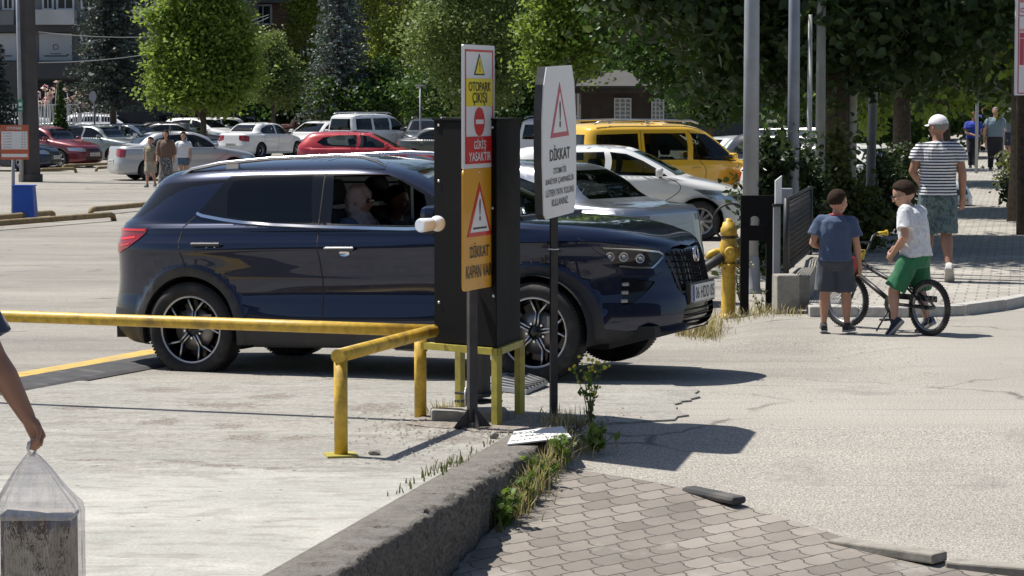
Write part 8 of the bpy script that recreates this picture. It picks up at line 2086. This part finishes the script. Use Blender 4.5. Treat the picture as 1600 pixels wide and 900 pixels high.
    mb = MB(); mb.box((wbs * .19, -.045, .30), (wbs * .46, .004, .05), bev=.001, M=Matrix.Rotation(R(0), 3, 'Y')); mb.build('chain_guard', M_FR, root)
    mb = MB(); mb.tube([(bb[0] + .02, .02, .21), (bb[0] + .06, .14, .01)], .008, 8); mb.build('kickstand', M_FR, root)
    return root
bike = bicycle((1452, 524.5), (1322, 511))
# ---- boy in white astride the bicycle
bx = bike.location; ya = bike.rotation_euler.z; dv = Vector((math.cos(ya), math.sin(ya), 0)); cpos = Vector(bx) + dv * .24; cpos.z = bx.z + .003; h = 1.30
# figure faces along the bicycle (+y of figure -> bike +x)
j = J(h, pelvis=(.0, -.05, .490), waist=(0, -.035, .585), chest=(0, -.02, .70), neck=(.0, .0, .805), head=(.0, .052, .882), sr=(.085, -.02, .775), sl=(-.105, -.02, .785), el=(-.155, -.055, .625), wl=(-.075, .085, .50), er=(.12, .02, .61), wr=(.03, .10, .54),
      hr=(.06, -.04, .47), hl=(-.06, -.04, .47), kl=(-.105, .055, .275), al=(-.125, .03, .075), kr=(.11, -.02, .265), ar=(.13, -.06, .075))
b2, hc, hk, hm = person(cpos, ya - PI / 2 + R(16), h, j, 'boy in a white T-shirt and green shorts astride the bicycle, looking down', 'boys with the bicycle', SK2, HB, cloth('white_print_jersey', (.70, .71, .74), texprint), cloth('green_shorts', (.02, .15, .065)), cloth('navy_sock_shoe', (.02, .028, .05)), .0065, kid=True, build=1.0, headk=1.06, face=R(20), tilt=R(-18), hairstyle='short', sleeve=.72, leg='shorts', hem=.1,
    toes={'l': (-.05, .75, -.8), 'r': (.05, .9, -.5)}, hands={'l': dict(n=(.8, -.2, .2), curl=.7, side=-1), 'r': dict(n=(-.2, -1, 0), curl=.5)})
mb = MB()
for s in (-1, 1):
    c = hc + hm @ Vector((s * hk * .29, hk * .80, hk * .0)); mb.ring(c, hk * .17, hk * .028, axis='y', n=16, m=5)
    mb.tube([hc + hm @ Vector((s * hk * .47, hk * .78, hk * .04)), hc + hm @ Vector((s * hk * .74, hk * .0, 0))], hk * .03, 5)
mb.build('glasses', M_BLK, b2)
# ---- far walkers
def walk(h, ph=1, arm=.06, **o):
    j = dict(kr=(.05, .04 * ph + .02, .29), ar=(.05, .075 * ph, .05), kl=(-.05, -.02 * ph + .02, .28), al=(-.05, -.11 * ph, .06), er=(.13, -.02 * ph, .63), wr=(.13, .03 - arm * ph, .50), el=(-.13, .02 * ph, .63), wl=(-.13, .03 + arm * ph, .50)); j.update(o); return J(h, **j)
def fpos(px_, py_, z=.087): q = ray(px_, py_); k = (CAM_H - z) / -q.z; return Vector((q.x * k, q.y * k, z))
GP = 'people walking on the far footpath'
person(fpos(1520, 263), R(176), 1.52, walk(1.52, 1, wr=(-.02, .13, .58), er=(.13, .04, .63), wl=(-.16, .10, .60)), 'woman in a royal blue top and black trousers walking towards the camera', GP, SK2, HL, cloth('royal_blue', (.02, .05, .36)), cloth('black_trouser', (.015, .015, .02)), M_SHG, .013, build=1.2, leg='long', sleeve=.6, female=True)
person(fpos(1554, 267), R(184), 1.66, walk(1.66, -1, er=(.16, .0, .64), wr=(.18, .03, .51)), 'man in a grey-blue polo shirt and black trousers walking towards the camera', GP, SK1, HG, cloth('greyblue_polo', (.15, .21, .25)), MATS['black_trouser'], M_SHD, .013, build=1.25, leg='long', sleeve=.7, hairstyle='crop')
person(fpos(1577, 250), R(4), 1.60, walk(1.60, 1), 'person in grey top and navy shorts walking away behind the man in the polo', GP, SK1, HG, cloth('grey_top', (.13, .16, .18)), cloth('navy_shorts', (.02, .025, .06)), M_SHD, .015, build=1.2, leg='shorts', hairstyle='crop')
person(fpos(1536, 238), R(10), 1.58, walk(1.58, -1), 'light-haired person in pale blue shorts glimpsed between the two front walkers', GP, SK2, HL, cloth('mid_blue_top', (.03, .06, .30)), cloth('pale_blue_shorts', (.20, .32, .46)), M_SHW, .015, leg='short')
GP = 'family walking through the car park'
def lpos(px_, py_): return G(px_, py_)
def pat(g, p, c): n = g.noise(p, 30, 4, .7); return g.mix(g.ramp(n, [(.5, (0, 0, 0)), (.56, (1, 1, 1))]), c, (.30, .27, .24))
person(lpos(236, 293), R(168), 1.36, walk(1.36, 1, kr=(.05, .05, .29), ar=(.05, .09, .05)), 'boy in khaki shirt and pale shorts, left of the three walkers', GP, SK1, HD, cloth('khaki_shirt', (.22, .18, .10), pat), cloth('sand_shorts', (.34, .31, .24)), M_SHD, .013, kid=True)
person(lpos(260, 296), R(172), 1.58, walk(1.58, -1), 'dark-haired woman in brown top and patterned long skirt, middle of the three walkers', GP, SK1, HD, cloth('brown_top', (.14, .085, .06)), cloth('patterned_skirt', (.05, .05, .06), pat), M_SHD, .013, hairstyle='long', skirt=.05, female=True, sleeve=1.4)
person(lpos(287, 293), R(186), 1.52, walk(1.52, 1, er=(.17, .02, .66), wr=(.22, .05, .56)), 'girl in a white T-shirt and denim shorts, right of the three walkers', GP, SK2, HD, cloth('white_tee', (.66, .67, .70)), cloth('denim_shorts', (.08, .13, .20)), M_SHW, .013, hairstyle='long', leg='short', female=True)
# ---- passer-by at the left edge carrying a plastic bag
D = 9.1; s = F_PX / D; px0 = -165; base = Vector((Xp(px0, D), D + .02, .0)); h = 1.70
def nl(px_, py_, dy=0.0): v = P(px_, py_, D + dy); return (v - base) / h
j = walk(h, 1); j = J(h, kr=(.05, .06, .29), ar=(.05, .10, .05), kl=(-.05, -.02, .28), al=(-.05, -.12, .07))
# figure faces the camera's left-away; its left hand side arm hangs to the right of the picture
yw = R(0)
j['sl'] = Vector((-.125, 0, .80)) * h; j['sr'] = Vector((.112, 0, .775)) * h; j['er'] = Vector(nl(-8, 560, .02)) * h; j['wr'] = Vector(nl(44, 654, .0)) * h
pb, hc, hk, hm = person(base, yw, h, j, 'passer-by at the left edge in a navy T-shirt carrying a clear plastic bag', None, SK3, HD, cloth('navy_tee', (.035, .05, .085)), cloth('dark_jeans', (.03, .04, .07)), M_SHG, .006, build=1.08, leg='long', sleeve=.80, hairstyle='crop', hands={'r': dict(n=(-.75, -.65, -.0), curl=1.15, side=-1, spread=.0)})
# the bag
m = bpy.data.materials.new('clear_plastic_film'); m.use_nodes = True; g = NG(m); MATS['clear_plastic_film'] = m
n1 = g.noise(g.map(g.obj(), (14, 14, 3)), 2.0, 5, .6)
tr = g.n('ShaderNodeBsdfTransparent', {0: (.93, .92, .92, 1)}); df = g.n('ShaderNodeBsdfTranslucent', {0: (.78, .77, .80, 1)}); d2 = g.n('ShaderNodeBsdfDiffuse', {0: (.80, .78, .80, 1)})
gl = g.n('ShaderNodeBsdfGlossy', {0: (1, 1, 1, 1), 'Roughness': .12}); nb = g.bump(n1, .9, .02); g.link(nb, gl.inputs['Normal'])
a_ = g.n('ShaderNodeMixShader', {0: .5}); g.link(df.outputs[0], a_.inputs[1]); g.link(d2.outputs[0], a_.inputs[2])
b_ = g.n('ShaderNodeMixShader'); g.link(g.n('ShaderNodeMapRange', {0: n1, 1: .42, 2: .72, 3: .02, 4: .30}).outputs[0], b_.inputs[0]); g.link(tr.outputs[0], b_.inputs[1]); g.link(a_.outputs[0], b_.inputs[2])
c_ = g.n('ShaderNodeMixShader', {0: .17}); g.link(b_.outputs[0], c_.inputs[1]); g.link(gl.outputs[0], c_.inputs[2]); g.link(c_.outputs[0], [n for n in m.node_tree.nodes if n.type == 'OUTPUT_MATERIAL'][0].inputs[0])
bgp = lambda px_, py_, dy=0.0: P(px_, py_, D + dy)
top = bgp(50, 706, -.03); mb = MB(); rows = []
for (py_, xl, xr_, dep) in ((706, 44, 55, .010), (716, 36, 66, .020), (735, 24, 82, .045), (760, 8, 102, .075), (785, -4, 120, .095), (800, -8, 129, .105), (830, -9, 130, .11), (870, -9, 131, .11), (920, -8, 132, .115), (960, -4, 128, .11), (975, 10, 115, .08)):
    c = bgp((xl + xr_) / 2, py_, -.02); hw_ = (xr_ - xl) / 2 / s; ring_ = []
    for k in range(56):
        t = 2 * PI * k / 56; ct, st_ = math.cos(t), math.sin(t); w_ = 1 + (.06 * math.sin(9 * t + 1) + .05 * math.sin(17 * t + py_ * .02) + .16 * mnoise.noise(Vector((ct * 3, st_ * 3, py_ * .035)))) * (1 if py_ < 800 else .4)
        ring_.append(c + Vector((math.copysign(abs(ct) ** .7, ct) * hw_ * w_, math.copysign(abs(st_) ** .7, st_) * dep * w_, 0)))
    rows.append(ring_)
vs_ = [p for r_ in rows for p in r_]; n = 56
mb.add(vs_, [(i * n + k, i * n + (k + 1) % n, (i + 1) * n + (k + 1) % n, (i + 1) * n + k) for i in range(len(rows) - 1) for k in range(n)] + [tuple(range((len(rows) - 1) * n, len(rows) * n))], 0, True)
bag = empty('plastic_bag', tuple(bgp(60, 975)), label='clear plastic carrier bag holding a dark box, hanging from the hand at the left', cat='bag'); at(bag, mb, 'film', m)
mb = MB()
for k in (-1, 1): mb.tube([bgp(50 + k * 2, 712, -.03), bgp(50 + k * 7, 700, -.03 + k * .03), bgp(50, 688, -.03 + k * .012)], .006, 6)
at(bag, mb, 'handle', M_WHT)
bx0, bx1 = Xp(8, D), Xp(124, D); c = (bgp(64, 805) + bgp(64, 968)) / 2; hz_ = (zat(805, D) - zat(968, D))
bxo = empty('carton', (c.x, D - .02, zat(968, D)), label='dark ribbed box with a pale rim inside the clear plastic bag', cat='box')
M_CART = worn('dark_carton', (.11, .052, .04), .7, var=.35, scale=6, dirt=(.10, .06, .05), dirt_amt=.5)
mb = MB(); mb.box((0, 0, hz_ / 2), ((bx1 - bx0) * .96, .16, hz_), bev=.018)
for i in range(23): mb.box((-(bx1 - bx0) * .45 + (bx1 - bx0) * .90 * i / 22, -.081 - .002 * (i % 3), hz_ * .46), (.0065, .010, hz_ * (.8 + .03 * (i % 4))))
mb.build('box_body', M_CART, bxo)
mb = MB(); mb.box((0, 0, hz_ - .004), ((bx1 - bx0) * .99, .17, .02), bev=.008); mb.build('rim', mat('rim_card', (.55, .50, .44), .8), bxo)
# ---- the two people in the SUV
Rinv = HM.inverted()
def hl(px_, py_, lat):
    """hero-local point seen at a pixel on the plane y=-lat"""
    r = ray(px_, py_); o = Rinv @ Vector((0, 0, CAM_H)); d = Rinv.to_3x3() @ r; k = (-lat - o.y) / d.y; return o + d * k
def sitter(hd, label, top, scarf, skin, hair):
    h = 1.62; base = HM @ Vector((hd.x, hd.y, hd.z - .5)); 
    root = empty('person', base, 0, label, 'person'); root.rotation_euler = (0, 0, HYAW - PI / 2)
    # seated: figure faces the car's front
    hz_ = .5; seat = -.20
    j = {k: Vector(v) for k, v in dict(pelvis=(0, -.06, seat), waist=(0, -.03, seat + .17), chest=(0, -.01, .20), neck=(0, 0, .36), head=(0, .02, .5), sr=(.17, 0, .31), sl=(-.17, 0, .31), er=(.22, .10, .08), el=(-.22, .10, .08), wr=(.12, .28, .05), wl=(-.12, .28, .05),
         hr=(.09, -.02, seat), hl=(-.09, -.02, seat), kr=(.11, .38, seat + .04), kl=(-.11, .38, seat + .04), ar=(.11, .42, seat - .30), al=(-.11, .42, seat - .30)).items()}
    r_, hc, hk, hm = person(base, 0, h, j, label, None, skin, hair, top, MATS['black_trouser'], M_SHD, .010, leg='long', sleeve=1.9, hairstyle=None if scarf else 'short', pose_root=root, female=bool(scarf))
    if scarf:
        mb = MB(); e = lambda c, r: ellipsoid(mb, hc + Vector(c), r)
        e((0, -hk * .16, hk * .22), (hk * .86, hk * .96, hk * .95)); e((0, -hk * .35, -hk * .5), (hk * .78, hk * .72, hk * .8)); e((0, 0, -hk * 1.15), (hk * .95, hk * .8, hk * .6)); e((0, -hk * .1, -hk * 1.5), (hk * 1.5, hk * 1.0, hk * .5))
        sc_ = fleshy('headscarf', mb, scarf, root, .008, 2, .014, 13)
        mb = MB(); mb.box(hc + Vector((0, hk * .70, hk * .02)), (hk * 1.0, hk * .22, hk * .30), bev=.012)
        mb.build('sunglasses', M_GLB, root)
    return root
sitter(hl(557, 314, .38), 'woman in a pale pink headscarf and dark sunglasses in the SUV passenger seat', cloth('denim_shirt', (.12, .16, .24)), cloth('pink_scarf', (.56, .44, .43)), SK2, HD)
sitter(hl(612, 314, -.38) + Vector((.02, 0, 0)), 'driver in dark clothes at the SUV steering wheel', cloth('black_shirt', (.02, .02, .024)), None, SK3, HD)
